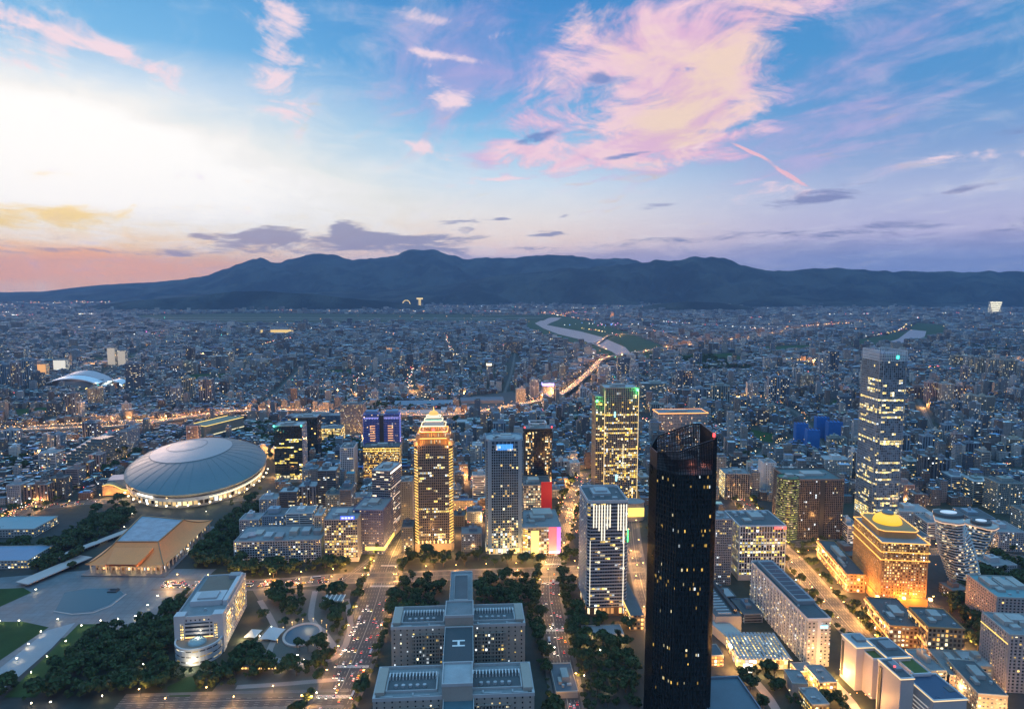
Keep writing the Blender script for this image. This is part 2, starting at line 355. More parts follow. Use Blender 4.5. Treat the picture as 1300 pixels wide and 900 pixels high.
def range_(name, prof, dist, near, far, seed, rug=.5, samples=420):
    """hills whose crest stands dist metres off and rises to the elevations of prof (px, py)"""
    px = np.array([p[0] for p in prof], float); py = np.array([p[1] for p in prof], float)
    X = np.linspace(px[0], px[-1], samples); Y = np.interp(X, px, py)
    hcrest = H+(360-Y)/F*dist*1.0; _x = (X-650)/F*dist; hcrest = hcrest+np.clip(hcrest, 0, 900)*((fbm(_x/800+11, _x*0+3.3, seed+90, 6)-.48)*.42*np.clip((hcrest-250)/500, .15, 1))
    T = np.linspace(0, 1, 80)
    XX, TT = np.meshgrid(X, T, indexing='ij'); HC = np.repeat(hcrest[:, None], len(T), 1)
    D = near+(far-near)*TT; tc = (dist-near)/(far-near)
    fall = np.where(TT < tc, (TT/tc), (1-TT)/(1-tc)); fall = np.clip(fall, 0, 1)
    wx = (XX-650)/F*dist
    ridg = 1-np.abs(2*fbm(wx/1500+7, D/1500, seed)-1)
    ff = fall**.85
    n_ = fbm(wx/900, D/1400, seed+20, 6)
    hh = HC*(ff**1.25+(ridg-.78)*rug*ff*(1-ff)*5.5)+(n_-.5)*HC*.7*ff*(1.03-ff)+(fbm(wx/420, D/420, seed+60, 4)-.47)*HC*.16*(1-ff*.6)*np.clip(fall*4,0,1)+(fbm(wx/260, D/300, seed+40, 3)-.5)*16
    hh = np.clip(np.where(fall < .03, -.6, hh), -.6, 1480)
    wxx = (XX-650)/F*D/math.cos(TH)
    V = np.stack([wxx, D, hh], -1).reshape(-1, 3)
    nx, nt_ = XX.shape; i = np.arange(nx-1)[:, None]*nt_+np.arange(nt_-1)[None]
    Fa = np.stack([i, i+nt_, i+nt_+1, i+1], -1).reshape(-1, 4)
    me = bpy.data.meshes.new(name); me.from_pydata(V.tolist(), [], Fa.tolist()); me.materials.append(MF)
    me.polygons.foreach_set('use_smooth', np.ones(len(Fa), bool)); me.update()
    o = bpy.data.objects.new(name, me); COL.objects.link(o); return tag(o, kind='structure')
range_('mountains', [(-260, 372), (0, 371), (60, 370), (120, 363), (180, 359), (235, 355), (270, 350), (300, 339), (322, 333), (335, 328.5), (350, 331), (362, 330), (385, 328), (405, 326), (425, 321.5), (440, 326), (452, 330), (480, 328.5), (505, 323), (530, 319), (545, 319), (565, 322), (590, 327), (620, 325.5), (645, 328), (680, 326.5), (700, 327), (745, 324.5), (770, 328), (800, 333), (830, 338), (900, 345), (1000, 350), (1600, 355)], 19000, 14500, 23500, 3)
range_('near_mountains', [(200, 376), (300, 371), (380, 372), (450, 369), (520, 366), (560, 362), (600, 356), (650, 349), (700, 346), (745, 340), (770, 337), (800, 333), (830, 327.5), (850, 328), (880, 328), (905, 331), (925, 331.5), (960, 339), (1000, 341), (1040, 343), (1090, 343), (1150, 345), (1220, 346.5), (1270, 344), (1330, 344), (1500, 340), (1650, 345)], 14500, 12000, 18500, 9, rug=.6)
range_('low_hills', [(90, 391), (120, 387.5), (160, 383), (200, 379.5), (250, 376), (300, 370), (340, 369), (365, 371), (400, 372), (440, 378), (500, 383), (540, 388)], 10600, 9900, 12000, 15)
range_('wooded_knoll', [(805, 391), (830, 386), (870, 382.5), (905, 384), (940, 388), (955, 391)], 10200, 9800, 10900, 21)
range_('wooded_ridge', [(925, 389), (945, 382), (975, 375), (1010, 377), (1040, 380), (1080, 378), (1140, 381), (1190, 384), (1260, 383), (1330, 380), (1450, 382)], 11800, 11000, 13000, 27)
# haze
def mat_haze():
    m = bpy.data.materials.new('haze'); m.use_nodes = True; nt = m.node_tree; nt.nodes.clear()
    v = nt.nodes.new('ShaderNodeVolumePrincipled'); v.inputs['Color'].default_value = (.4, .63, 1.0, 1); v.inputs['Density'].default_value = HAZE
    v.inputs['Anisotropy'].default_value = .1
    o = nt.nodes.new('ShaderNodeOutputMaterial'); nt.links.new(v.outputs[0], o.inputs['Volume']); return m
HAZE = 2.5e-5
b = MB(); b.box(0, 14500, 121000, 35400, -1, 1500)
tag(b.build('haze', mat_haze()), kind='stuff', label='thin blue evening haze over the whole city and the hills', cat='haze')
# ------------------------------------------------------------------ town plan: what stands where
G0 = R(3.9)                      # the street grid's turn
GX0, GY0, GC = -12500.0, 450.0, 6.0
GW, GH = 4200, 2400
OCC = np.zeros((GH, GW), bool)   # ground that is taken (roads, water, parks, hand-built plots)
HARD = np.zeros((GH, GW), bool)  # ground where no tree can stand
def occupy(pts, flag=True, pad=0.0, grid=None):
    if grid is None: occupy(pts, flag, pad, HARD)
    g = OCC if grid is None else grid
    p = np.array([(q[0], q[1]) for q in pts], float)
    if pad:
        c = p.mean(0); v = p-c; p = c+v*(1+pad/np.maximum(1, np.linalg.norm(v, axis=1)))[:, None]
    x0 = max(0, int((p[:, 0].min()-GX0)/GC)); x1 = min(GW-1, int((p[:, 0].max()-GX0)/GC)+1)
    y0 = max(0, int((p[:, 1].min()-GY0)/GC)); y1 = min(GH-1, int((p[:, 1].max()-GY0)/GC)+1)
    if x1 <= x0 or y1 <= y0: return
    X, Y = np.meshgrid(GX0+(np.arange(x0, x1)+.5)*GC, GY0+(np.arange(y0, y1)+.5)*GC)
    ins = np.zeros(X.shape, bool); j = len(p)-1
    for i in range(len(p)):
        xi, yi = p[i]; xj, yj = p[j]
        if yi != yj: ins ^= ((yi > Y) != (yj > Y)) & (X < (xj-xi)*(Y-yi)/(yj-yi)+xi)
        j = i
    g[y0:y1, x0:x1][ins] = flag
def taken(x, y):
    i = ((np.asarray(y)-GY0)/GC).astype(int); j = ((np.asarray(x)-GX0)/GC).astype(int)
    ok = (i >= 0) & (i < GH) & (j >= 0) & (j < GW)
    out = np.ones(np.shape(x), bool); ii = np.clip(i, 0, GH-1); jj = np.clip(j, 0, GW-1)
    return np.where(ok, OCC[ii, jj], False)
def PP(L, z=0.0): return [P(a, b, z) for a, b in L]
def ribbon(pts, w):
    """left and right edges of a road of width w along pts"""
    p = [Vector((q[0], q[1], 0)) for q in pts]; L = []; Rr = []
    for i, q in enumerate(p):
        t = ((p[min(i+1, len(p)-1)]-p[max(i-1, 0)])).normalized(); s = Vector((t.y, -t.x, 0))
        ww = w[i] if hasattr(w, '__len__') else w
        L.append(q-s*ww/2); Rr.append(q+s*ww/2)
    return L, Rr
def smooth_path(pts, step=25.0):
    p = [Vector((q[0], q[1], q[2] if len(q) > 2 else 0)) for q in pts]; out = []
    for i in range(len(p)-1):
        a, b_, c, d = p[max(i-1, 0)], p[i], p[i+1], p[min(i+2, len(p)-1)]
        nn = max(2, int((c-b_).length/step))
        for k in range(nn):
            t = k/nn
            out.append(.5*((2*b_)+(c-a)*t+(2*a-5*b_+4*c-d)*t*t+(3*b_-a-3*c+d)*t**3))
    out.append(p[-1]); return out
def mat_road(name, base=.05, lanes=True):
    m = bpy.data.materials.new(name); m.use_nodes = True; n = N(m.node_tree); b = m.node_tree.nodes['Principled BSDF']
    uv = S(n, n.new('ShaderNodeUVMap').outputs[0]); u, v, _ = n.sep(uv)
    pos = S(n, n.new('ShaderNodeTexCoord').outputs['Object'])
    f = n.noise(pos, .05, 5, .6); g = n.noise(n.xyz(u*1.5, v*.02, 0), 1.0, 3, .5)
    c = n.vm('SCALE', (base, base*1.02, base*1.06), f*.9+g*.5+.3)
    if lanes:    # u: metres from the centre line, v: metres along
        lu = n.m('FRACT', u/3.5+.5); ln = n.m('LESS_THAN', n.m('ABSOLUTE', lu-.5), .035)*n.m('LESS_THAN', n.m('FRACT', v/10), .45)
        cl = n.m('LESS_THAN', n.m('ABSOLUTE', u), .28)
        c = n.mix(n.m('MAXIMUM', ln, cl*.7)*.8, c, (.55, .53, .45))
    n.put(b.inputs['Base Color'], c); b.inputs['Roughness'].default_value = .75
    return m
M_ROAD = mat_road('asphalt'); M_DECK = mat_road('concrete_deck', .13)
M_KERB = mat('kerb_stone', (.3, .3, .29), var=.2, vs=.2)
M_PAVE = mat('paving', (.12, .115, .11), var=.3, vs=.15)
def mat_plaza():
    m = bpy.data.materials.new('plaza_stone'); m.use_nodes = True; n = N(m.node_tree); b = m.node_tree.nodes['Principled BSDF']
    x, y, z = n.sep(S(n, n.new('ShaderNodeTexCoord').outputs['Object'])); p = n.xyz(x, y, 0.0)
    j = n.m('MAXIMUM', n.m('LESS_THAN', n.m('FRACT', (x+y*.07)/9), .06), n.m('LESS_THAN', n.m('FRACT', (y-x*.07)/9), .06))
    cell = n.white(n.xyz(n.m('FLOOR', (x+y*.07)/9), n.m('FLOOR', (y-x*.07)/9), 0.0))
    st = n.noise(p, .03, 6, .65); f = n.noise(p, .4, 3, .6)
    n.put(b.inputs['Base Color'], n.vm('SCALE', (.12, .135, .15), (st*1.6+f*.3+.05+cell*.14)*(1-j*.3))); n.put(b.inputs['Roughness'], st*.5+.35)
    return m
M_PLAZA = mat_plaza()
M_GRASS = mat('lawn_grass', (.035, .065, .022), rough=.95, var=.35, vs=.05, spec=.1)
M_CONC = mat('concrete', (.36, .36, .35), var=.22, vs=.06)
M_WHITE = mat('white_paint', (.78, .78, .76), var=.05, vs=.1)
ROADS = {}
def road(name, pts, w, z=.06, m=None, kerb=True, occ=True, step=25.0):
    path = smooth_path(pts, step); L, Rr = ribbon(path, w); b = MB(); v = 0
    for i in range(len(path)-1):
        dl = (path[i+1]-path[i]).length; h = w/2
        b.face([(*L[i][:2], z), (*Rr[i][:2], z), (*Rr[i+1][:2], z), (*L[i+1][:2], z)], [(-h, v), (h, v), (h, v+dl), (-h, v+dl)], 0); v += dl
    if kerb:
        for sd, E in ((1, L), (-1, Rr)):
            O = ribbon(path, w+9)[0 if sd == 1 else 1]
            for i in range(len(path)-1):
                q = [(*E[i][:2], z+.12), (*E[i+1][:2], z+.12), (*O[i+1][:2], z+.12), (*O[i][:2], z+.12)]
                b.face(q if sd == 1 else q[::-1], None, 1)
                q = [(*E[i][:2], z), (*E[i+1][:2], z), (*E[i+1][:2], z+.12), (*E[i][:2], z+.12)]
                b.face(q if sd == -1 else q[::-1], None, 2)
    o = b.build(name, [m or M_ROAD, M_PAVE, M_KERB]); tag(o, kind='structure')
    if occ:
        LL, RRR = ribbon(path, w+11)
        for i in range(len(path)-1): occupy([LL[i], RRR[i], RRR[i+1], LL[i+1]])
    ROADS.setdefault(name, []).append((path, w)); return path
LAMPSPOTS = []     # (x, y, z of the road, turn, style)
VIADUCTS = []
def viaduct(pts, w, zdeck=19.0, name='expressway', step=30.0, lamps=34.0):
    path = smooth_path(pts, step); L, Rr = ribbon(path, w); b = MB(); v = 0; n_ = len(path)
    zz = [zdeck if not hasattr(zdeck, '__len__') else zdeck[0]+(zdeck[1]-zdeck[0])*i/(n_-1) for i in range(n_)]
    for i in range(n_-1):
        dl = (path[i+1]-path[i]).length; h = w/2; A, B_, C_, D_ = L[i], Rr[i], Rr[i+1], L[i+1]; z0, z1 = zz[i], zz[i+1]
        b.face([(*A[:2], z0), (*B_[:2], z0), (*C_[:2], z1), (*D_[:2], z1)], [(-h, v), (h, v), (h, v+dl), (-h, v+dl)], 0); v += dl
        b.face([(*D_[:2], z1-2.2), (*C_[:2], z1-2.2), (*B_[:2], z0-2.2), (*A[:2], z0-2.2)], None, 1)
        for p, q, s in ((A, D_, 1), (B_, C_, -1)):
            for k, (za, zb) in enumerate(((-2.2, 1.1),)):
                f = [(*p[:2], z0+za), (*q[:2], z1+za), (*q[:2], z1+zb), (*p[:2], z0+zb)]; b.face(f[::-1] if s == 1 else f, None, 1)
                f2 = [(x+(path[i].x-x)*.012, y+(path[i].y-y)*.012, z) for x, y, z in f]; b.face(f2 if s == 1 else f2[::-1], None, 1)
        if i % 2 == 0 and zz[i] > 4:
            c = path[i]; t = (path[i+1]-path[i]).normalized()
            b.box(c.x, c.y, w*.8, 2.2, zz[i]-4.0, zz[i]-2.1, math.atan2(t.y, t.x)-math.pi/2, 1); b.box(c.x, c.y, 3.2, 2.2, 0, zz[i]-3.9, math.atan2(t.y, t.x)-math.pi/2, 1)
    o = b.build(name, [M_DECK, M_CONC]); tag(o, kind='structure')
    LL, RRR = ribbon(path, w+44)
    for i in range(n_-1): occupy([LL[i], RRR[i], RRR[i+1], LL[i+1]])
    VIADUCTS.append((path, w, zz)); return path
# --- water and open ground (surveyed outlines, photo pixels of ground points)
def mat_water(name, c=(.05, .07, .08), r=.12):
    m = bpy.data.materials.new(name); m.use_nodes = True; n = N(m.node_tree); b = m.node_tree.nodes['Principled BSDF']
    v = S(n, n.new('ShaderNodeTexCoord').outputs['Object'])
    b.inputs['Base Color'].default_value = (*c, 1); b.inputs['Roughness'].default_value = r; b.inputs['Specular IOR Level'].default_value = .8
    bp = n.new('ShaderNodeBump'); bp.inputs['Distance'].default_value = .5; bp.inputs['Strength'].default_value = .15
    n.put(bp.inputs['Height'], n.noise(v, .05, 4, .6)); m.node_tree.links.new(bp.outputs[0], b.inputs['Normal']); return m
M_RIVER = mat_water('river_water', (.16, .15, .17), .28)
M_FIELD = mat('field_grass', (.05, .07, .045), rough=.95, var=.4, vs=.004, spec=.1)
M_FIELD2 = mat('bank_grass', (.05, .075, .04), rough=.95, var=.4, vs=.01, spec=.1)
def field(name, L, z, m, pad=0.0, occ=True, **k):
    p = PP(L); o = flat_poly(name, p, z, m, kind='structure')
    if occ: occupy(p, pad=pad, grid=OCC if name in ('park_ground', 'river_bank') else None)
    return o
field('airfield', [(165, 400.5), (300, 397.5), (450, 398.5), (640, 399), (700, 402), (690, 407), (640, 408), (560, 409.5), (420, 412), (300, 411), (190, 407)], .3, M_FIELD)
for a, b_ in (((180, 403.2), (690, 403.6)), ((200, 406.2), (640, 405.4))):
    q = [P(*a), P(*b_)]; l_, r_ = ribbon(q, 58); flat_poly('runway', [l_[0], l_[1], r_[1], r_[0]], .34, mat('runway_concrete', (.22, .22, .22), var=.2, vs=.01), kind='structure')
field('river_bank', [(690, 399), (716, 401), (742, 408), (770, 414), (800, 424), (838, 438), (846, 447), (820, 456), (790, 458), (760, 449), (725, 437), (690, 425), (668, 414), (672, 404)], .2, M_FIELD2)
field('river_bank', [(1070, 436), (1100, 430), (1150, 421), (1165, 410), (1200, 413), (1196, 424), (1172, 434), (1140, 441), (1090, 443)], .2, M_FIELD2)
field('river', [(679, 410.5), (690, 405.5), (700, 403), (713, 403.4), (708, 406.5), (700, 409.5), (694, 412.5), (712, 416), (738, 421), (764, 428), (780, 435), (794, 441), (801, 449), (785, 452), (776, 446), (758, 439), (735, 430.5), (708, 424), (690, 417)], .24, M_RIVER)
field('river', [(1095, 440), (1118, 437), (1140, 430.5), (1150, 423), (1156, 418.5), (1176, 420.5), (1174, 427.5), (1158, 433), (1130, 441)], .24, M_RIVER)
# --- expressways
viaduct([P(x, y) for x, y in ((-60, 562), (0, 556), (80, 552), (150, 549), (205, 543), (265, 533), (330, 528), (395, 529), (440, 533), (505, 534), (560, 535), (605, 531), (645, 523), (690, 514), (716, 504), (735, 489), (752, 473), (768, 458.5), (800, 453), (850, 444), (905, 437), (960, 430), (1035, 416), (1100, 409))], 26)
viaduct([P(x, y) for x, y in ((690, 515), (724, 497), (748, 478), (766, 462))], 11, 9.0, name='expressway_ramp')
viaduct([P(x, y) for x, y in ((-60, 550), (40, 545), (120, 540), (205, 536), (290, 529))], 12, 9.0, name='expressway_ramp')
viaduct([P(x, y) for x, y in ((730, 442), (760, 436), (775, 427), (800, 426), (850, 431), (905, 434), (960, 431))], 14, 11.0, name='riverside_expressway')
viaduct([P(x, y) for x, y in ((600, 402), (690, 399.5), (760, 402), (830, 405))], 30, 11.0, name='far_expressway')
# --- surface roads near the middle
RA = road('avenue', [P(x, y) for x, y in ((352, 1010), (424, 890), (452, 830), (472, 780), (488, 730), (500, 700), (516, 668), (540, 630), (552, 600), (560, 570))], 40)
RD = road('road', [P(x, y) for x, y in ((742, 1010), (722, 900), (705, 800), (697, 745), (705, 700), (716, 664), (728, 632), (745, 600))], 26, z=.07)
RC = road('street', [P(x, y) for x, y in ((200, 742), (330, 742), (420, 735), (470, 733), (540, 731), (620, 728), (690, 726), (770, 722), (815, 720))], 26, z=.08)
RB = road('flyover_road', [P(x, y) for x, y in ((425, 742), (450, 726), (480, 702), (505, 680), (520, 660))], 12, z=.10, kerb=False)
RG = road('road', [P(x, y) for x, y in ((-120, 755), (0, 670), (60, 637), (100, 612), (131, 597), (170, 575))], 30, z=.07)
RH = road('street', [P(x, y) for x, y in ((-40, 652), (90, 640), (130, 636), (240, 636), (330, 631), (352, 628), (400, 660), (430, 690))], 22, z=.08)
RE = road('street', [P(x, y) for x, y in ((800, 640), (806, 700), (822, 770), (850, 860), (880, 1000))], 16, z=.07)
RF = road('boulevard', [P(x, y) for x, y in ((930, 620), (975, 680), (1010, 715), (1060, 775), (1110, 830), (1170, 905), (1240, 1000))], 26, z=.07)
RI = road('street', [P(x, y) for x, y in ((900, 652), (985, 688), (1065, 688), (1150, 700), (1235, 700), (1340, 716))], 18, z=.08)
RJ = road('street', [P(x, y) for x, y in ((1060, 655), (1110, 700), (1160, 745), (1200, 795), (1260, 890), (1340, 1000))], 14, z=.09, kerb=False)
RK = road('street', [P(x, y) for x, y in ((150, 893), (250, 890), (440, 886))], 22, z=.09)
field('plaza', [(-60, 738), (130, 722), (275, 722), (205, 783), (150, 800), (60, 812), (-60, 905)], .10, M_PLAZA)
LINES = [([(550, 512), (524, 500), (520, 480), (524, 470)], 26), ([(575, 450), (569, 438), (565, 425)], 30), ([(455, 510), (452, 486), (462, 478)], 22), ([(860, 560), (835, 545), (815, 535), (790, 520)], 26), ([(940, 595), (975, 570), (1000, 560), (1060, 540)], 24), ([(960, 505), (1005, 520), (1030, 545), (1050, 575)], 24), ([(1180, 575), (1230, 590), (1300, 596)], 22),
         ([(320, 446), (345, 436), (372, 431)], 30), ([(0, 505), (120, 508), (260, 500), (420, 498), (560, 496)], 22), ([(820, 500), (980, 496), (1130, 506), (1300, 500)], 24), ([(60, 540), (100, 500), (150, 462), (190, 440)], 24), ([(330, 520), (380, 470), (420, 440)], 22), ([(1190, 560), (1160, 500), (1120, 460)], 24), ([(640, 500), (650, 470), (655, 440)], 22), ([(900, 470), (1040, 466), (1200, 476), (1310, 474)], 26)]
for L_, w_ in LINES: road('street', [P(*q) for q in L_], w_*.6, z=.07, kerb=False, step=60); [occupy(list(ribbon([P(*L_[i]), P(*L_[i+1])], w_+8)[0])+list(reversed(ribbon([P(*L_[i]), P(*L_[i+1])], w_+8)[1]))) for i in range(len(L_)-1)]
for L_ in ([(20, 520), (70, 516), (74, 524), (24, 530)], [(240, 476), (290, 474), (296, 481), (246, 484)], [(850, 452), (930, 448), (950, 458), (880, 462)], [(1080, 520), (1086, 512), (1060, 508), (1050, 516)], [(1215, 540), (1260, 536), (1266, 546), (1220, 551)], [(600, 470), (626, 469), (628, 476), (602, 478)], [(970, 440), (1030, 438), (1034, 444), (974, 447)], [(420, 470), (446, 469), (448, 475), (422, 476)], [(955, 545), (985, 552), (980, 562), (950, 556)], [(120, 455), (170, 452), (172, 457), (122, 461)]): field('park_ground', L_, .12, M_GRASS)
# ---------- mass of small houses
ROOFS = [lin(c) for c in ((150, 168, 188), (128, 146, 166), (176, 186, 196), (108, 122, 140), (92, 104, 120), (120, 150, 160), (140, 150, 160), (86, 96, 104), (205, 210, 214), (150, 140, 136), (128, 104, 96), (96, 130, 140), (110, 118, 128), (160, 172, 184), (200, 200, 196), (70, 80, 92), (84, 130, 168), (110, 124, 116), (150, 92, 76), (60, 120, 130), (190, 178, 150), (62, 104, 150))]
WALLS = [lin(c) for c in ((150, 150, 148), (130, 128, 126), (176, 172, 164), (110, 112, 116), (140, 126, 116), (165, 165, 165), (120, 104, 96), (98, 104, 112), (186, 182, 176), (128, 136, 142))]
ROOFA = np.array(ROOFS)*np.array([.95, 1.15, 1.3]); WALLA = np.array(WALLS)*.85
def boxes_mesh(name, cx, cy, w, d, z0, z1, rot, wcol, rcol, bid, mats):
    """many boxes (walls + roof) as one mesh, vectorised; colours per building"""
    n_ = len(cx); c, s = np.cos(rot), np.sin(rot)
    cor = []
    for sx, sy in ((-1, -1), (1, -1), (1, 1), (-1, 1)):
        x = sx*w/2; y = sy*d/2; cor.append((cx+x*c-y*s, cy+x*s+y*c))
    V = np.zeros((n_, 20, 3), np.float32); UV = np.zeros((n_, 20, 2), np.float32); C = np.zeros((n_, 20, 4), np.float32)
    L = [w, d, w, d]; u = np.floor(bid*50)*3.0
    for k in range(4):
        a, b_ = cor[k], cor[(k+1) % 4]
        for j, (p, z) in enumerate(((a, z0), (b_, z0), (b_, z1), (a, z1))):
            V[:, k*4+j, 0] = p[0]; V[:, k*4+j, 1] = p[1]; V[:, k*4+j, 2] = z
            UV[:, k*4+j, 0] = u+(L[k] if j in (1, 2) else 0); UV[:, k*4+j, 1] = z
            C[:, k*4+j, :3] = wcol; C[:, k*4+j, 3] = bid
        u = u+np.ceil(L[k]/3)*3
    for j in range(4):
        V[:, 16+j, 0] = cor[j][0]; V[:, 16+j, 1] = cor[j][1]; V[:, 16+j, 2] = z1
        UV[:, 16+j, 0] = cor[j][0]; UV[:, 16+j, 1] = cor[j][1]; C[:, 16+j, :3] = rcol; C[:, 16+j, 3] = bid
    me = bpy.data.meshes.new(name); nf = n_*5
    me.vertices.add(n_*20); me.vertices.foreach_set('co', V.ravel())
    me.loops.add(nf*4); me.loops.foreach_set('vertex_index', np.arange(nf*4, dtype=np.int32))
    me.polygons.add(nf); me.polygons.foreach_set('loop_start', np.arange(0, nf*4, 4, dtype=np.int32))
    mi = np.tile(np.array([0, 0, 0, 0, 1], np.int32), n_)
    for q in mats: me.materials.append(q)
    me.polygons.foreach_set('material_index', mi)
    ul = me.uv_layers.new(name='UVMap'); ul.data.foreach_set('uv', UV.ravel())
    ca = me.color_attributes.new('col', 'FLOAT_COLOR', 'POINT'); ca.data.foreach_set('color', C.ravel())
    me.update(); o = bpy.data.objects.new(name, me); COL.objects.link(o); return o
def mat_roofs():
    m = bpy.data.materials.new('roof_sheets'); m.use_nodes = True; n = N(m.node_tree); b = m.node_tree.nodes['Principled BSDF']
    at = n.new('ShaderNodeAttribute', attribute_name='col'); c = S(n, at.outputs['Color'])
    v = S(n, n.new('ShaderNodeTexCoord').outputs['Object'])
    f = n.noise(v, .22, 4, .65)
    n.put(b.inputs['Base Color'], n.vm('SCALE', c, f*1.5+.22)); b.inputs['Roughness'].default_value = .55
    return m
M_ROOFS = mat_roofs()
M_FABW = facade('small_house_walls', None, attr=True, glass=(.03, .04, .06), bay=3.0, fh=3.3, wfu=.55, wfv=.45, lit=.03, coh=.1, cool=.3, strength=1.5)
# ------------------------------------------------------------------ building kit
def proj(p):
    x, y, z = p[0], p[1], p[2]-H
    zc = y*math.cos(TH)-z*math.sin(TH); yc = z*math.cos(TH)+y*math.sin(TH)
    return 650+F*x/zc, 450-F*yc/zc
def fit(xl, xr, yb, yt, depth, rot=None, zb=0.0):
    """place and size of a building whose front spans these photo pixels: centre, width, depth, height, turn"""
    rot = G0 if rot is None else rot
    C = P((xl+xr)/2, yb, zb); c, s = math.cos(rot), math.sin(rot); w = 50.0
    for _ in range(25):
        a = proj((C.x-w/2*c, C.y-w/2*s, zb)); b_ = proj((C.x+w/2*c, C.y+w/2*s, zb))
        w *= (xr-xl)/max(1, b_[0]-a[0]); C.x += ((xl+xr)/2-(a[0]+b_[0])/2)*C.y/F*.8
    h = 50.0
    for _ in range(40):
        t = proj((C.x, C.y, zb+h))[1]; h += (t-yt)*C.y/F*.8
    cx = C.x-s*depth/2; cy = C.y+c*depth/2
    return dict(loc=(cx, cy, zb), w=w, d=depth, h=h, rot=rot)
SITES = []
def site(name, label, cat, f, group=None, occ=True, pad=6):
    e = empty(name, f['loc'], f['rot'], label=label, cat=cat, group=group)
    c, s = math.cos(f['rot']), math.sin(f['rot']); cx, cy, _ = f['loc']
    pts = [(cx+x*c-y*s, cy+x*s+y*c) for x, y in rectpts(f['w'], f['d'])]
    if occ: occupy(pts, pad=pad)
    q = proj((cx, cy, f['h']*.5)); SITES.append((name, label, q[0], q[1], f))
    return e
def shell(root, fp, z0, z1, glass, clad, bay=3.4, fh=3.8, pier=(.9, .5), band=(1.1, .35), top=None, name='glazing', cname='cladding', edges=None, cap=True, roofm=None):
    """glazed core with real piers and spandrels standing proud of it"""
    top = top or fp; g = MB(); cl = MB(); nf = max(1, round((z1-z0)/fh)); fh_ = (z1-z0)/nf; nn = len(fp); k0 = 0
    for i in range(nn):
        a, b_ = Vector((*fp[i], z0)), Vector((*fp[(i+1) % nn], z0)); at, bt = Vector((*top[i], z1)), Vector((*top[(i+1) % nn], z1))
        L = (b_-a).length; nb = max(1, round(L/bay)); u0 = k0*bay
        g.face([a, b_, bt, at], [(u0, 0), (u0+nb*bay, 0), (u0+nb*bay, nf*fh), (u0, nf*fh)]); k0 += nb+3
        if edges is not None and i not in edges: continue
        n_ = (b_-a).cross(Vector((0, 0, 1))).normalized()
        if pier and pier[0] > 0:
            for k in range(nb+1):
                if k == 0 and nn > 8: continue
                t = k/nb; p = a.lerp(b_, t); q = at.lerp(bt, t); w = pier[0]/2; d = (b_-a).normalized()
                if k == 0: p += d*w*.8; q += d*w*.8
                if k == nb: p -= d*w*.8; q -= d*w*.8
                for (s0, s1, o0, o1) in ((-w, w, pier[1], pier[1]), (-w, -w, 0, pier[1]), (w, w, pier[1], 0)):
                    cl.face([p+d*s0+n_*o0, p+d*s1+n_*o1, q+d*s1+n_*o1, q+d*s0+n_*o0], [(u0+t*L+s0, 0), (u0+t*L+s1, 0), (u0+t*L+s1, nf*fh_), (u0+t*L+s0, nf*fh_)])
        if band and band[0] > 0:
            for k in range(nf+1):
                t = k/nf; z = z0+(z1-z0)*t; p = a.lerp(at, t); q = b_.lerp(bt, t); hb = band[0]/2; o = n_*band[1]; up = Vector((0, 0, hb))
                lo = Vector((0, 0, 0 if k == 0 else -hb)); hi = Vector((0, 0, 0 if k == nf else hb))
                cl.face([p+lo+o, q+lo+o, q+hi+o, p+hi+o]); cl.face([p+hi+o, q+hi+o, q+hi, p+hi]); cl.face([p+lo, q+lo, q+lo+o, p+lo+o])
    if cap: g.face([(*q, z1-.02) for q in top], None, 0)
    go = g.build(name, glass, root); co = cl.build(cname, clad, root) if cl.f else None
    return go, co
def ringpar(b, fp, z, h=1.4, t=.5, m=0, out=.25):
    """parapet wall round a roof outline"""
    cx = sum(p[0] for p in fp)/len(fp); cy = sum(p[1] for p in fp)/len(fp); nn = len(fp)
    def off(k):
        r = []
        for x, y in fp:
            L = math.hypot(x-cx, y-cy) or 1; r.append((x+(x-cx)/L*k, y+(y-cy)/L*k))
        return r
    O = off(out*1.4); I = off(-t*1.4)
    for i in range(nn):
        j = (i+1) % nn
        b.face([(*O[i], z-.6), (*O[j], z-.6), (*O[j], z+h), (*O[i], z+h)], None, m)
        b.face([(*I[j], z), (*I[i], z), (*I[i], z+h), (*I[j], z+h)], None, m)
        b.face([(*O[i], z+h), (*O[j], z+h), (*I[j], z+h), (*I[i], z+h)], None, m)
M_ROOFD = mat('roof_dark', (.085, .095, .105), var=.4, vs=.06); M_ROOFG = mat('roof_grey', (.2, .215, .23), var=.35, vs=.07)
M_ROOFL = mat('roof_light', (.36, .38, .4), var=.25, vs=.07); M_PLANT = mat('plant_metal', (.4, .42, .44), rough=.45, metal=.3, var=.3, vs=.2)

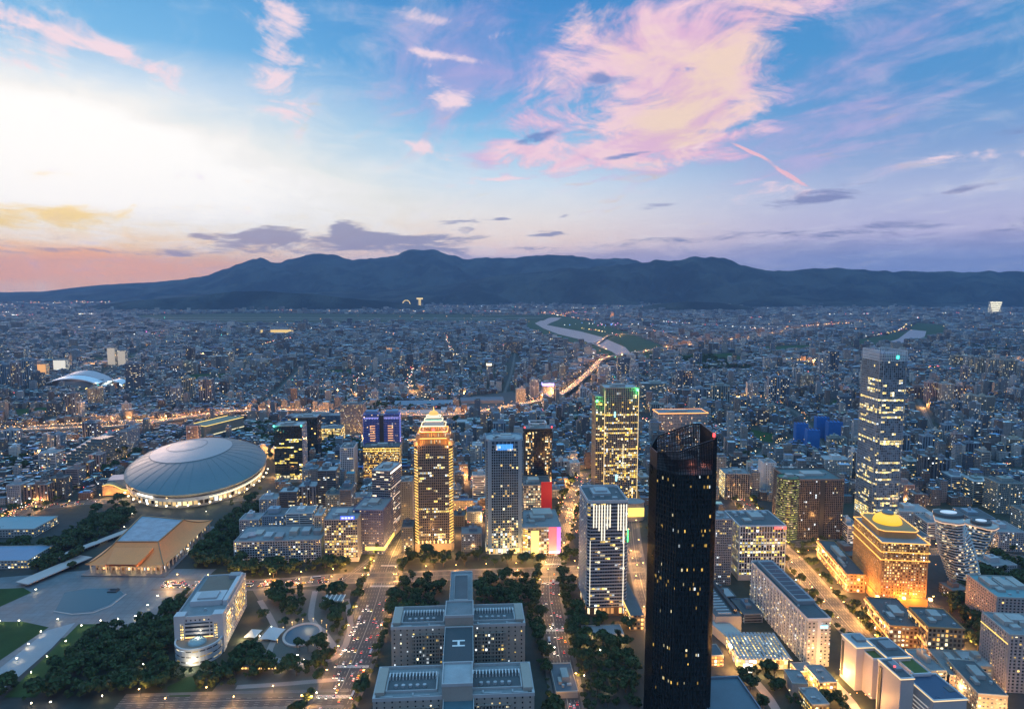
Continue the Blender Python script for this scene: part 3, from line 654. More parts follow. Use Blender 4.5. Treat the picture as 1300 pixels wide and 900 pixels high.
M_STEEL = mat('dark_steel', (.06, .065, .07), rough=.4, metal=.5, var=.2, vs=.2)
def roof_kit(root, fp, z, m=None, par=None, ph=1.4, units=6, plant=True, seed=0, w=None, d=None, pm=None, name='roof'):
    """roof deck with parapet, plant room, fans and tanks"""
    r = random.Random(seed+int(abs(z)*13)); xs = [p[0] for p in fp]; ys = [p[1] for p in fp]
    w = w or (max(xs)-min(xs))*.8; d = d or (max(ys)-min(ys))*.8; cx = (max(xs)+min(xs))/2; cy = (max(ys)+min(ys))/2
    b = MB(); b.face([(*p, z+.05) for p in fp]); ro = b.build(name, m or M_ROOFG, root)
    b = MB(); ringpar(b, fp, z, ph); b.build('parapet', par or M_CONC, ro)
    if plant:
        b = MB(); b.box(cx+r.uniform(-.1, .1)*w, cy+r.uniform(-.05, .15)*d, w*r.uniform(.3, .5), d*r.uniform(.3, .45), z, z+r.uniform(3.5, 6)); b.box(cx-.28*w, cy-.2*d, w*.2, d*.22, z, z+3)
        b.build('plant_room', pm or M_CONC, ro)
    for k in range(min(units, 6)):
        b = MB(); x = cx+r.uniform(-.46, .46)*w; y = cy+r.uniform(-.46, .46)*d
        if r.random() < .4: b.tube((x, y, z), (x, y, z+r.uniform(1.8, 3)), r.uniform(1, 1.6), n=10); nm = 'water_tank'
        else: b.box(x, y, r.uniform(2, 5), r.uniform(2, 3.5), z, z+r.uniform(1.2, 2.6)); nm = 'air_unit'
        b.build(nm, M_PLANT, ro)
    if units > 6: b = MB(); x, y = cx+.1*w, cy+.3*d; b.tube((x, y, z), (x, y, z+9), .18, .05, n=5); b.build('mast', M_PLANT, ro)
    return ro
def tower(name, label, f, glass, clad, bay=3.4, fh=3.8, pier=(.9, .5), band=(1.1, .35), ch=0.0, cat='building', roofm=None, par=None, units=8, seed=0, base=0.0, basem=None, ph=1.4, group=None, zb=0.0, plant=True, taper=1.0):
    root = site(name, label, cat, f, group)
    fp = chamfer(f['w'], f['d'], ch) if ch else rectpts(f['w'], f['d'])
    if base:
        b = MB(); b.prism([(x*1.02, y*1.02) for x, y in fp], 0, base); b.build('podium', basem or M_CONC, root)
    shell(root, fp, base, f['h'], glass, clad, bay, fh, pier, band)
    roof_kit(root, fp, f['h'], roofm, par or clad, ph, units, plant, seed)
    return root
def text(body, size, mat_, parent, loc, rot, name='sign', ext=.15, sx=1.0):
    c = bpy.data.curves.new(name, 'FONT'); c.body = body; c.size = size; c.extrude = ext; c.align_x = 'CENTER'; c.align_y = 'CENTER'
    o = bpy.data.objects.new(name, c); o.data.materials.append(mat_); COL.objects.link(o); o.parent = parent; o.location = loc; o.rotation_euler = rot; o.scale = (sx, 1, 1)
    return o
def lamp(parent, loc, power, col=(1, .55, .2), r=1.0, name='lamp_light'):
    L = bpy.data.lights.new(name, 'POINT'); L.energy = power; L.color = col; L.shadow_soft_size = r
    o = bpy.data.objects.new(name, L); COL.objects.link(o); o.location = loc
    if parent: o.parent = parent
    return o
def strip(root, pts, w, h, m, name='light_strip'):
    b = MB()
    for i in range(len(pts)-1): b.beam(pts[i], pts[i+1], w, h)
    return b.build(name, m, root)
W_WARM = (1.0, .62, .2); W_YEL = (1.0, .78, .22); W_OR = (1.0, .38, .06); W_WHT = (1.0, .88, .68)
E_WARM = emit('warm_light', (1, .56, .14), 2.2); E_YEL = emit('yellow_light', (1, .66, .08), 1.6); E_OR = emit('orange_light', (1, .36, .04), 3.0)
E_WHITE = emit('white_light', (1, .9, .74), 2.6); E_RED = emit('red_light', (1, .05, .04), 3.0); E_BLUE = emit('blue_light', (.1, .2, 1), 2.6)
E_GREEN = emit('green_light', (.05, 1, .2), 4.0); E_TEAL = emit('teal_light', (.05, .9, .7), 4.0); E_PINK = emit('pink_light', (1, .1, .45), 2.2); E_CREAM = emit('cream_light', (1, .86, .5), 1.6)
E_MAG = emit('magenta_light', (.85, .1, .9), 1.6); E_CYAN = emit('cyan_light', (.3, .8, 1), 2.0)
C_STONE = mat('pale_stone', (.4, .385, .36), var=.14, vs=.05); C_TILE = mat('beige_tile', (.34, .31, .28), var=.14, vs=.06)
C_BLUE = mat('blue_grey_panel', (.17, .22, .28), rough=.4, var=.12, vs=.05); C_DARK = mat('dark_panel', (.04, .05, .06), rough=.35, var=.2, vs=.05)
C_WHITE = mat('white_panel', (.62, .63, .65), rough=.5, var=.08, vs=.04); C_BRN = mat('brown_tile', (.16, .12, .1), var=.2, vs=.06); C_GREY = mat('grey_panel', (.25, .26, .28), var=.15, vs=.05)
C_GOLD = mat('gold_frame', (.3, .22, .1), rough=.4, metal=.4, var=.15, vs=.05)
G_OFF = facade('office_glass', None or (.1, .1, .1), glass=(.02, .035, .055), bay=3.4, fh=3.8, wfu=.96, wfv=.9, lit=.2, coh=.75, group_u=2, strength=1.5)
G_DARK = facade('dark_glass', (.03, .03, .03), glass=(.012, .018, .022), bay=3.0, fh=3.9, wfu=.94, wfv=.9, lit=.05, coh=.8, strength=1.2)
G_WARM = facade('warm_glass', (.1, .1, .1), glass=(.03, .035, .04), bay=3.2, fh=3.6, wfu=.96, wfv=.86, lit=.45, coh=.55, cool=.1, litcol=(1, .6, .16), strength=1.5)
G_BLUE = facade('blue_glass', (.1, .1, .1), glass=(.03, .07, .12), bay=3.6, fh=3.9, wfu=.97, wfv=.9, lit=.09, coh=.8, group_u=2, strength=1.3)
G_RES = facade('home_windows', (.1, .1, .1), glass=(.02, .03, .04), bay=3.2, fh=3.3, wfu=.9, wfv=.85, lit=.14, coh=.1, cool=.3, strength=1.3)
# ------------------------------------------------------------------ the tower cluster
# teal lamp glass office, left of centre
f = fit(350, 385, 612, 541, 42); r = site('glass_office_tower', 'glass office tower with teal corner lamps and pale roof, beside the domed stadium', 'office tower', f)
fp = rectpts(f['w'], f['d'])
shell(r, fp, 14, f['h']-22, facade('teal_office', (.1, .1, .1), glass=(.015, .035, .04), bay=3.3, fh=3.9, wfu=.97, wfv=.75, lit=.34, coh=.85, group_u=3, litcol=(1, .72, .14), cool=.1, strength=1.7), C_DARK, 3.3, 3.9, (.25, .3), (.8, .25), cap=False)
shell(r, [(x*1.001, y*1.001) for x, y in fp], f['h']-22, f['h'], G_DARK, C_DARK, 3.3, 3.9, (.25, .3), (.5, .25), name='crown_glazing', cname='crown_cladding')
b = MB(); b.prism([(x*1.06, y*1.06) for x, y in fp], 0, 6); b.build('podium', C_STONE, r)
b = MB(); b.prism([(x*.97, y*.97) for x, y in fp], 6, 14); b.build('lobby', facade('lobby_glow', (.3, .25, .2), bay=7, fh=8, wfu=.7, wfv=.9, lit=1.0, coh=0, cool=0, litcol=(1, .72, .2), strength=1.9, glass=(.2, .15, .1)), r)
b = MB(); b.box(f['w']/2+.4, 0, 1.2, f['d']*.98, 6, f['h'], 0); b.build('side_wall', facade('side_panel', (.3, .3, .33), bay=3.5, fh=3.9, wfu=.35, wfv=.4, lit=.15, coh=.1), r)
roof_kit(r, fp, f['h'], M_ROOFL, C_STONE, 1.6, 10, seed=2)
for sx in (-1, 1):
    b = MB(); b.box(sx*f['w']*.49, -f['d']*.49, 2.6, 2.6, f['h']-1, f['h']+1.6); b.build('corner_lamp', E_TEAL, r)
lamp(r, (-f['w']*.5-3, -f['d']*.5-3, f['h']), 22000, (.1, 1, .75), 1.2, 'corner_glow')
f = fit(372, 404, 590, 530, 40); tower('dark_glass_tower', 'dark teal glass tower standing directly behind the tower with teal corner lamps', f, facade('darkteal', (.05, .05, .05), glass=(.012, .03, .04), lit=.05, wfu=.97, wfv=.9, coh=.6), C_DARK, 3.4, 3.8, (.2, .25), (.4, .2), roofm=M_ROOFL, par=C_GREY, units=10)
# twin blue tower with a tall slot
f = fit(463, 508, 604, 526, 26); r = site('blue_lit_hotel', 'twin-shafted tower washed in blue light with orange window columns', 'hotel', f)
w2 = f['w']*.43; gB = facade('blue_wash', (.10, .14, .5), glass=(.02, .03, .08), bay=3.2, fh=3.6, wfu=.6, wfv=.5, lit=.08, coh=.1)
for sx in (-1, 1):
    cx = sx*(f['w']/2-w2/2); q = rectpts(w2, f['d'], cx)
    shell(r, q, 8, f['h'], gB, mat('blue_balcony', (.12, .16, .42), var=.2, vs=.1), 3.2, 3.6, (.3, .4), (1.5, .7), name='shaft', cname='balconies')
    b = MB(); cx2 = cx+ (-1)*sx*w2*.08
    for k in range(17):
        z = 24+k*(f['h']-44)/17; b.box(cx2, -f['d']/2-.8, w2*.34, .5, z, z+1.7)
    b.build('lit_bay_windows', emit('bay_orange', (1, .42, .12), 1.25), r)
    b = MB(); b.box(cx, -f['d']/2-.9, w2*.98, .3, f['h']-7, f['h']-6.4)
    for k in range(9): b.box(cx-w2*.42+k*w2*.105, -f['d']/2-.9, .9, .4, f['h']-9.6, f['h']-8.2)
    b.build('crown_lights', emit('lilac', (.4, .4, 1), 2.0), r)
    b = MB(); b.box(cx, f['d']*.05, w2*.8, f['d']*.7, f['h'], f['h']+6); b.build('plant_room', mat('blue_plant', (.16, .26, .4), var=.2, vs=.1), r)
b = MB(); b.box(0, 2, f['w']*.2, f['d']*.8, 0, f['h']-3); b.build('core', C_DARK, r)
for sx in (-1, 1): b = MB(); b.box(sx*(f['w']/2+.4), 0, .8, f['d'], 10, f['h']); b.build('blue_edge', emit('blue_edge', (.08, .14, .9), .55), r)
for sx in (-1, 0, 1): lamp(r, (sx*f['w']*.4, -f['d']/2-14, 16), 26000, (.15, .2, 1), 3, 'blue_floodlight')
f = fit(462, 508, 617, 568, 40); r = site('gold_lit_store', 'wide block with gold lit bands and speckled gold front below the blue tower', 'store', f)
b = MB(); b.box(0, 0, f['w'], f['d'], 0, f['h']); b.build('wall', facade('gold_speckle', (.16, .12, .09), glass=(.1, .07, .04), bay=2.6, fh=3.4, wfu=.6, wfv=.62, lit=.62, coh=.2, cool=0, litcol=(1, .56, .1), strength=1.5), r)
for k, z in enumerate((f['h']-2, f['h']-7)): strip(r, [(-f['w']/2, -f['d']/2-.6, z), (f['w']/2, -f['d']/2-.6, z)], .8, 1.1, E_YEL, 'light_band')
roof_kit(r, rectpts(f['w'], f['d']), f['h'], M_ROOFD, C_DARK, 1.2, 6, seed=5)
for sx in (-.35, 0, .35): lamp(r, (f['w']*sx, -f['d']/2-16, 10), 14000, (1, .45, .1), 2.5)
# small white slab
f = fit(433, 450, 618, 569, 46); tower('white_slab_block', 'narrow whitish slab tower with flat framed roof, left of the blue tower', f, G_BLUE, C_WHITE, 4, 3.7, (1.2, .6), (.9, .35), roofm=M_ROOFD, par=C_WHITE, units=4)
# striped tower on the avenue
f = fit(474, 497, 684, 598, 52, R(-9)); r = tower('striped_office_tower', 'pink-grey office tower striped with lit floor bands, right above the avenue', f, facade('striped', (.1, .1, .1), glass=(.03, .03, .04), lit=.2, coh=.4, group_u=2, wfu=1, wfv=.7, bay=3.4, fh=3.8, litcol=(1, .72, .5)), mat('rose_stone', (.33, .29, .3), var=.14, vs=.05), 3.4, 3.8, (.2, .2), (1.5, .6), roofm=M_ROOFL, base=7, units=8)
strip(r, [(f['w']/2+.6, -f['d']/2, f['h']-3), (f['w']/2+.6, f['d']/2, f['h']-3)], .7, 2.0, E_WHITE)
b = MB()
for k in (10, 19, 27, 34): b.beam((f['w']/2+.7, -f['d']*.45, k*2.4), (f['w']/2+.7, f['d']*.45, k*2.4), .5, .7)
b.build('light_band', emit('soft_cream', (1, .8, .6), 1.2), r)
f = fit(508, 524, 672, 612, 34); tower('plain_grey_block', 'plain dark grey slab half hidden between striped tower and crowned tower', f, G_RES, C_GREY, 3.4, 3.5, (2.0, .3), (1.6, .25), units=3)
# crowned tower
f = fit(527, 576, 700, 566, 56); r = site('crowned_tower', 'tall stepped tower outlined in gold lamps with a lit white crown and gold spire', 'skyscraper', f)
W, D, hh = f['w'], f['d'], f['h']; SITES[-1] = SITES[-1]
zt = hh                       # shoulder of the stepped head
gC = facade('crowned_glass', (.08, .07, .06), glass=(.035, .045, .07), bay=2.9, fh=3.9, wfu=.9, wfv=.72, lit=.26, coh=.8, group_u=2, cool=.12, litcol=(1, .66, .16), strength=1.6)
cc = mat('warm_stone', (.3, .24, .17), var=.15, vs=.05)
fp = chamfer(W*.96, D*.96, 5)
shell(r, fp, 12, zt, gC, cc, 2.9, 3.9, (.7, .7), (.9, .35))
b = MB(); b.prism(chamfer(W*1.02, D*1.02, 4), 0, 12.5); b.build('podium', cc, r)
# ladder of lamps on the four corners
b = MB()
for sx in (-1, 1):
    for sy in (-1, 1):
        for k in range(int((zt-14)/4.4)):
            z = 14+k*4.4; b.beam((sx*(W*.48-4.4), sy*(D*.48+.9), z), (sx*(W*.48+.7), sy*(D*.48-4.6), z+(1.2)), .8, 1.15)
b.build('corner_lamps', emit('gold_lamp', (1, .55, .08), 1.7), r)
b = MB()
for k in range(9): b.box(-W*.4+k*W*.1, -D*.51, 1.7, .8, 13, 17.5)
b.build('base_lamps', E_WARM, r)
tiers = [(.84, 10, 'gold'), (.72, 9, 'gold'), (.62, 8, 'dark'), (.52, 7, 'white'), (.40, 5, 'white')]
z = zt; Wk = .96; hsum = zt
gGold = facade('gold_hall', (.35, .2, .08), glass=(.1, .05, .02), bay=2.6, fh=9.5, wfu=.45, wfv=.55, lit=1.0, coh=0, cool=0, litcol=(1, .36, .08), strength=1.0)
for i, (k, dh, st) in enumerate(tiers):
    q = chamfer(W*k, D*k, 4*k+1)
    b = MB(); b.prism(q, z, z+dh, [(x*(.97 if i < 3 else .86), y*(.97 if i < 3 else .86)) for x, y in q])
    b.build('tier', gGold if i < 3 else mat('crown_stone', (.6, .56, .52), var=.1, vs=.1), r)
    strip(r, [(*p, z+dh+.3) for p in [(x*1.02, y*1.02) for x, y in (q if i < 3 else [(a*.9, c*.9) for a, c in q])]]+[((q[0][0])*(1.02 if i < 3 else .92), (q[0][1])*(1.02 if i < 3 else .92), z+dh+.3)], .8, 1.2, (E_OR if i < 2 else E_CREAM), 'cornice_light')
    if i < 2:
        b = MB()
        for sx in (-1, 1):
            b.box(sx*W*(k*.5+.03), -D*(k*.5+.03), 6, 6, z, z+dh*.75); b.box(sx*W*(k*.5+.03), D*(k*.5+.03), 6, 6, z, z+dh*.75)
        b.build('corner_pavilion', cc, r)
    z += dh
b = MB(); b.prism(ell(W*.14, W*.14, 16), z, z+3); b.build('drum', emit('drum_glow', (1, .72, .45), .8, (.6, .6, .6)), r)
b = MB()
for k in range(6):
    a, c = math.cos(k*.26), math.sin(k*.26); a2, c2 = math.cos((k+1)*.26), math.sin((k+1)*.26)
    b.prism(ell(W*.13*a, W*.13*a, 16), z+3+c*6, z+3+c2*6, ell(W*.13*a2, W*.13*a2, 16), cap=k == 5)
b.build('cupola', emit('cupola_gold', (1, .55, .12), .9, (.5, .35, .1)), r, smooth=True)
b = MB(); b.tube((0, 0, z+8), (0, 0, z+15), 1.1, .3, 8); b.build('spire', emit('spire_gold', (1, .6, .15), 1.6, (.5, .35, .1)), r)
b = MB(); b.beam((-W*.2, -D*.24, zt+35), (W*.2, -D*.24, zt+35), .6, 1.6); b.build('green_band', emit('green_band', (.2, .9, .45), 1.3), r)
b = MB(); b.box(0, -D*.31-1.2, 4.5, 1, zt+20, zt+24); b.build('red_emblem', E_RED, r)
for sx in (-1, 1):
    lamp(r, (sx*W*.38, -D*.5-3, zt+3), 8000, (1, .42, .12), 1.5, 'crown_floodlight'); lamp(r, (sx*W*.3, -D*.42, zt+24), 6000, (1, .6, .7), 1.2, 'crown_floodlight')
for sx in (-1.4, -.5, .5, 1.4): lamp(r, (sx*W*.36, -D*.5-12, 9), 14000, (1, .5, .15), 1.5)
# blue-grey tower with the blue dish
f = fit(618, 664, 703, 560, 48); r = site('blue_grey_tower', 'tall blue-grey tower with chamfered corners and a blue lit disc under its open roof', 'skyscraper', f)
W, D, hh = f['w'], f['d'], f['h']; fp = chamfer(W, D, 7)
c1 = mat('slate_panel', (.2, .31, .4), rough=.45, var=.12, vs=.05)
gT = facade('slate_windows', (.1, .1, .1), glass=(.02, .035, .05), bay=3.3, fh=3.9, wfu=.92, wfv=.85, lit=.10, coh=.85, group_u=1, base_lit=46.0, strength=1.5, cool=.06, litcol=(1, .64, .18))
shell(r, fp, 9, hh-11, gT, c1, 3.3, 3.9, (.8, .6), (.9, .35), cap=False)
shell(r, [(x*1.0, y*1.0) for x, y in fp], hh-11, hh, G_BLUE, c1, 6, 5.5, (1.2, .7), (1.2, .5), name='crown_glazing', cname='crown_cladding', edges=(0, 2, 4, 6))
for sx in (-1, 1):
    b = MB(); b.box(sx*(W/2-4.5), -D/2+.2, 5.5, 1.6, 9, hh); b.box(sx*(W/2-.2), 0, 1.4, D*.6, 9, hh); b.build('corner_pier', c1, r)
b = MB(); b.prism(chamfer(W*1.04, D*1.04, 6), 0, 9); b.build('lobby', facade('lobby_white', (.3, .3, .3), bay=4, fh=9, wfu=.8, wfv=.8, lit=1, coh=0, cool=.2, strength=1.8), r)
roof_kit(r, fp, hh, M_ROOFL, c1, 2.2, 6, seed=7)
b = MB(); b.prism(ell(W*.28, D*.30, 28, 1, -D*.12), hh, hh+3.0); b.prism(ell(W*.2, D*.2, 28, 1, -D*.12), hh+3, hh+4.2); b.build('roof_drum', M_ROOFL, r)
b = MB()
for q in range(5): b.beam((-W*.22, -D/2-1.0, hh-5-q*1.8), (W*.22, -D/2-1.0, hh-5-q*1.8), .4, .7)
b.build('blue_sign', emit('blue_sign', (.05, .35, 1), 2.2), r)
lamp(r, (0, -D/2-12, 6), 12000, (1, .65, .3), 2)
# dark tower with warm windows + white frame on its roof, red podium
f = fit(667, 700, 640, 545, 40); r = site('dark_warm_tower', 'dark glass tower with a column of orange windows and white open roof frame', 'office tower', f)
W, D, hh = f['w'], f['d'], f['h']; fp = rectpts(W, D)
gW = facade('orange_columns', (.05, .06, .06), glass=(.015, .03, .035), bay=3.0, fh=3.7, wfu=.8, wfv=.7, lit=.45, coh=.15, cool=.05, litcol=(1, .55, .18), strength=1.3)
shell(r, fp, 8, hh, G_DARK, C_DARK, 3, 3.7, (.2, .25), (.5, .25))
b = MB(); b.box(-W*.34, -D/2-.3, W*.3, .9, 12, hh-6); b.box(W*.36, -D/2-.3, W*.24, .9, 30, hh-14); b.box(W/2+.2, -D*.2, .9, D*.4, 30, hh-14); b.build('lit_bays', gW, r)
b = MB()
for i in range(4):
    q = rectpts(W*.62, D*.6, 0, 2); a, c = q[i], q[(i+1) % 4]; b.beam((*a, hh+9), (*c, hh+9), 2.2, 1.6); b.beam((*a, hh), (*a, hh+9), 1.2, 1.2)
b.build('roof_frame', C_WHITE, r)
roof_kit(r, fp, hh, M_ROOFG, C_DARK, 1.4, 5, seed=3)
for sx in (-1, 1): b = MB(); b.box(sx*W*.52, -D*.3, 2.4, 2.4, hh+1, hh+3.4); b.build('red_beacon', E_RED, r)
f = fit(662, 700, 654, 616, 55); r = site('red_end_store', 'tan block with rows of warm windows and a big red end wall', 'store', f)
W, D, hh = f['w'], f['d'], f['h']
shell(r, rectpts(W, D), 0, hh, facade('tanwin', (.3, .24, .18), glass=(.1, .08, .05), bay=4, fh=4.5, wfu=.8, wfv=.7, lit=.7, coh=.1, cool=.05, litcol=(1, .62, .3), strength=1.1), C_TILE, 4, 4.5, (1.1, .5), (1.5, .35))
b = MB(); b.box(W*.33, -D/2-1, W*.36, 1.6, 3, hh+6); b.build('red_wall', emit('red_wall', (.8, .02, .03), .25, (.45, .02, .02)), r)
roof_kit(r, rectpts(W, D), hh, M_ROOFD, C_TILE, 1.2, 8, seed=4)
f = fit(663, 713, 706, 670, 78); r = site('screen_mall', 'low mall with a glowing yellow window wall and a red and magenta screen', 'mall', f)
W, D, hh = f['w'], f['d'], f['h']
b = MB(); b.box(0, 0, W, D, 0, hh); b.build('wall', facade('mallgrid', (.3, .29, .28), glass=(.08, .07, .06), bay=4, fh=4.5, wfu=.85, wfv=.8, lit=.45, coh=.1, cool=.2, strength=1.0), r)
b = MB(); b.box(-W*.42, -D/2-.6, W*.12, 1.2, 1, hh-1); b.build('lit_stair', facade('stairglow', (.5, .4, .2), bay=3, fh=3.4, wfu=1, wfv=.75, lit=1, coh=0, cool=0, litcol=(1, .58, .1), strength=1.6), r)
b = MB(); b.box(-W*.18, -D/2-.6, W*.2, 1.2, 4, hh-4); b.build('window_wall', emit('yellow_wall', (1, .7, .14), 1.35), r)
b = MB(); b.box(W*.27, -D/2-1.1, W*.2, 1.8, 4, hh+1); b.build('red_screen', emit('red_screen', (1, .015, .1), 1.2), r)
b = MB(); b.box(W*.42, -D/2-.9, W*.1, 1.6, 4, hh+1); b.build('magenta_screen', emit('magenta_screen', (.6, .1, .85), 1.1), r)
b = MB(); b.box(W*.3, -D/2-2.4, W*.26, .6, 6, 8.2); b.build('lit_sign', E_WHITE, r)
roof_kit(r, rectpts(W, D), hh, M_ROOFG, C_STONE, 1.4, 12, seed=6)
b = MB(); b.box(W*.1, D*.2, W*.5, D*.35, hh, hh+7); b.build('upper_hall', C_STONE, r)
for x in (-.3, .1, .4): lamp(r, (W*x, -D/2-14, 7), 9000, (1, .6, .22), 2)
# tan gridded tower with the green beacons
f = fit(766, 808, 640, 493, 44); r = site('gridded_tower', 'tall pale gridded tower full of amber windows with green beacons at the top', 'skyscraper', f)
W, D, hh = f['w'], f['d'], f['h']
gG = facade('grid_amber', (.1, .1, .1), glass=(.025, .03, .045), bay=3.4, fh=3.7, wfu=.97, wfv=.85, lit=.42, coh=.75, cool=.06, group_u=1, litcol=(1, .62, .1), strength=1.7)
cG = mat('sand_frame', (.36, .31, .25), var=.1, vs=.05)
shell(r, rectpts(W, D), 8, hh-24, gG, cG, 3.4, 3.7, (.85, .8), (.7, .4), cap=False)
shell(r, rectpts(W, D), hh-24, hh, G_BLUE, cG, 3.4, 3.7, (.8, .8), (.6, .4), name='crown_glazing', cname='crown_cladding')
w3 = W*.25; shell(r, rectpts(w3, D*.8, -W/2-w3/2, 0), 8, hh-16, gG, cG, 3.4, 3.7, (.8, .7), (.7, .4), name='wing_glazing', cname='wing_cladding')
for x in (-W/2, W/2): strip(r, [(x, -D/2-1, 10), (x, -D/2-1, hh-4)], .8, .8, emit('edge_lights', (1, .7, .3), 1.2), 'edge_light')
strip(r, [(W*.06, -D/2-1.3, 70), (W*.06, -D/2-1.3, 112)], .8, .8, E_CREAM, 'light_line')
b = MB(); b.prism(rectpts(W*1.06, D*1.06), 0, 8); b.build('lobby', emit('lobbyamber', (1, .66, .2), .8, (.4, .35, .3)), r)
roof_kit(r, rectpts(W, D), hh, M_ROOFL, cG, 1.6, 8, seed=8); roof_kit(r, rectpts(w3, D*.8, -W/2-w3/2, 0), hh-16, M_ROOFG, cG, 1.2, 0, False, name='wing_roof')
for x, z in ((W*.46, hh-3), (-W/2-w3+1, hh-22)):
    b = MB(); b.box(x, -D/2-1.6, 3.2, 2.4, z-1.6, z+1.6); b.build('green_beacon', E_GREEN, r); lamp(r, (x, -D/2-6, z), 14000, (.1, 1, .25), 1.5, 'beacon_glow')
b = MB(); b.box(-W*.2, -D/2-1.2, 3, .6, hh-52, hh-42); b.box(-W*.13, -D/2-1.2, 3, .6, 44, 56); b.build('cyan_windows', E_CYAN, r)
f = fit(792, 820, 662, 640, 30); r = site('curved_lit_hall', 'low hall with a bright yellow front at the foot of the gridded tower', 'hall', f)
b = MB(); b.prism(ell(f['w']/2, f['d']/2, 24), 0, f['h']); b.build('wall', C_GREY, r)
b = MB(); b.box(0, -f['d']/2-1, f['w']*.8, 1.2, f['h']*.3, f['h']*.8); b.build('lit_front', E_YEL, r)
b = MB(); b.prism(ell(f['w']/2+1, f['d']/2+1, 24), f['h'], f['h']+1); b.build('roof', M_ROOFG, r)
# white-striped tower
f = fit(745, 795, 782, 638, 62); r = site('fin_lit_tower', 'banded office tower with white light fins hanging down its top storeys', 'office tower', f)
W, D, hh = f['w'], f['d'], f['h']; c2 = mat('silver_band', (.34, .36, .4), rough=.4, var=.1, vs=.05)
gF = facade('banded_glass', (.1, .1, .1), glass=(.02, .03, .045), bay=3.0, fh=4.2, wfu=.98, wfv=.9, lit=.2, coh=.5, group_u=2, litcol=(1, .66, .16), cool=.25, strength=1.3)
shell(r, chamfer(W, D, 3), 12, hh, gF, c2, 3.0, 4.2, (.12, .2), (1.7, .7))
b = MB(); b.prism(chamfer(W*.98, D*.98, 3), 0, 12); b.build('lobby', facade('lobby_orange', (.1, .08, .06), bay=5, fh=12, wfu=.7, wfv=.6, lit=.6, coh=0, cool=.1, litcol=(1, .45, .15), strength=1.0, glass=(.1, .07, .05)), r)
b = MB()
for k, L in enumerate((30, 30, 34, 46, 46, 32, 30, 0, 0, 34, 34, 50, 34)):
    if L: b.box(-W*.36+k*W*.068, -D/2-1.0, 1.15, .7, hh-L, hh-2)
b.build('light_fins', emit('fin_white', (1, .88, .66), 1.5), r)
b = MB(); b.box(W*.4, -D/2-1.0, .9, .7, 14, hh-30); b.box(-W*.44, -D/2-1.0, .7, .7, 14, hh-46); b.build('edge_light', emit('fin_white2', (1, .9, .7), 1.2), r)
b = MB(); b.box(W/2+.8, -D*.45, 1, 1.2, hh-50, hh-34); b.build('green_beacon', E_GREEN, r)
fpr = chamfer(W, D, 3); roof_kit(r, fpr, hh, M_ROOFD, mat('pale_parapet', (.5, .53, .56), var=.1, vs=.1), 3.2, 10, plant=False, seed=9)
b = MB(); b.box(-W*.05, D*.1, W*.46, D*.4, hh, hh+3.5); b.box(-W*.05, D*.1, W*.3, D*.26, hh+3.5, hh+6); b.box(W*.22, -D*.3, 6, 5, hh, hh+3); b.build('plant_room', M_ROOFL, r)
# black tower
f = fit(831, 902, 952, 558, 58, R(2)); r = site('black_glass_tower', 'huge black glass tower with a slanting ribbed crown, tallest thing in the foreground', 'skyscraper', f)
W, D, hh = f['w'], f['d'], f['h']; zc = hh-30
gK = facade('black_glass', (.01, .01, .01), glass=(.02, .03, .032), bay=1.5, fh=4.2, wfu=.93, wfv=.6, lit=.075, coh=.95, group_u=1, litcol=(1, .6, .12), cool=.1, strength=.75, grough=.06)
def fpk(k): return [(x*k, y*k) for x, y in ((-W/2+1, -D*.16), (-W*.2, -D/2), (W/2-5, -D/2), (W/2, -D/2+6), (W/2, D/2-6), (W/2-6, D/2), (-W/2+10, D/2), (-W/2, D*.2))]
k0, k1 = 1.0, .97
shell(r, fpk(k0), 0, zc, gK, mat('black_fin', (.05, .06, .06), rough=.3, metal=.6, var=.2, vs=.1), 3.0, 4.2, (.4, .8), (.35, .25), top=fpk(k1), cap=True)
# ribbed crown: open screen whose top slopes up to the right
q = fpk(k1); cb = MB(); nn = len(q)
for i in range(nn):
    a, c = Vector(q[i]), Vector(q[(i+1) % nn]); L = (c-a).length; nb = max(2, int(L/1.4))
    tops = []
    for k in range(nb+1):
        p = a.lerp(c, k/nb); zt_ = zc+12+19*((p.x+W/2)/W)**.8+2*((p.y+D/2)/D); tops.append((p, zt_))
        if k < nb: cb.beam((p.x, p.y, zc-1), (p.x, p.y, zt_), .55, 1.1)
    for k in range(nb):
        (p, z1_), (p2, z2_) = tops[k], tops[k+1]
        cb.beam((p.x, p.y, z1_), (p2.x, p2.y, z2_), .9, 1.0)
        for g in (.15, .3, .45, .6, .75, .9):
            cb.beam((p.x, p.y, zc+(z1_-zc)*g), (p2.x, p2.y, zc+(z2_-zc)*g), .4, .5)
cb.build('crown_screen', mat('crown_rib', (.022, .024, .026), rough=.35, metal=.4, var=.2, vs=.1), r)
b = MB(); b.face([(*p, zc+.1) for p in fpk(k1*.99)]); b.build('roof', M_ROOFD, r)
b = MB(); b.box(0, 2, W*.45, D*.45, zc, zc+9); b.box(-W*.2, -D*.2, 8, 8, zc, zc+5); b.box(W*.25, D*.2, 9, 9, zc, zc+12); b.build('plant_room', C_DARK, r)
b = MB(); b.box(W*.42, -D*.42, 1.6, 1.6, hh+1, hh+4); b.build('red_beacon', E_RED, r)
for x in (-.2, .15): lamp(r, (W*x, -D*.25, zc+4), 1800, (1, .3, .2), 1.2, 'crown_glow')
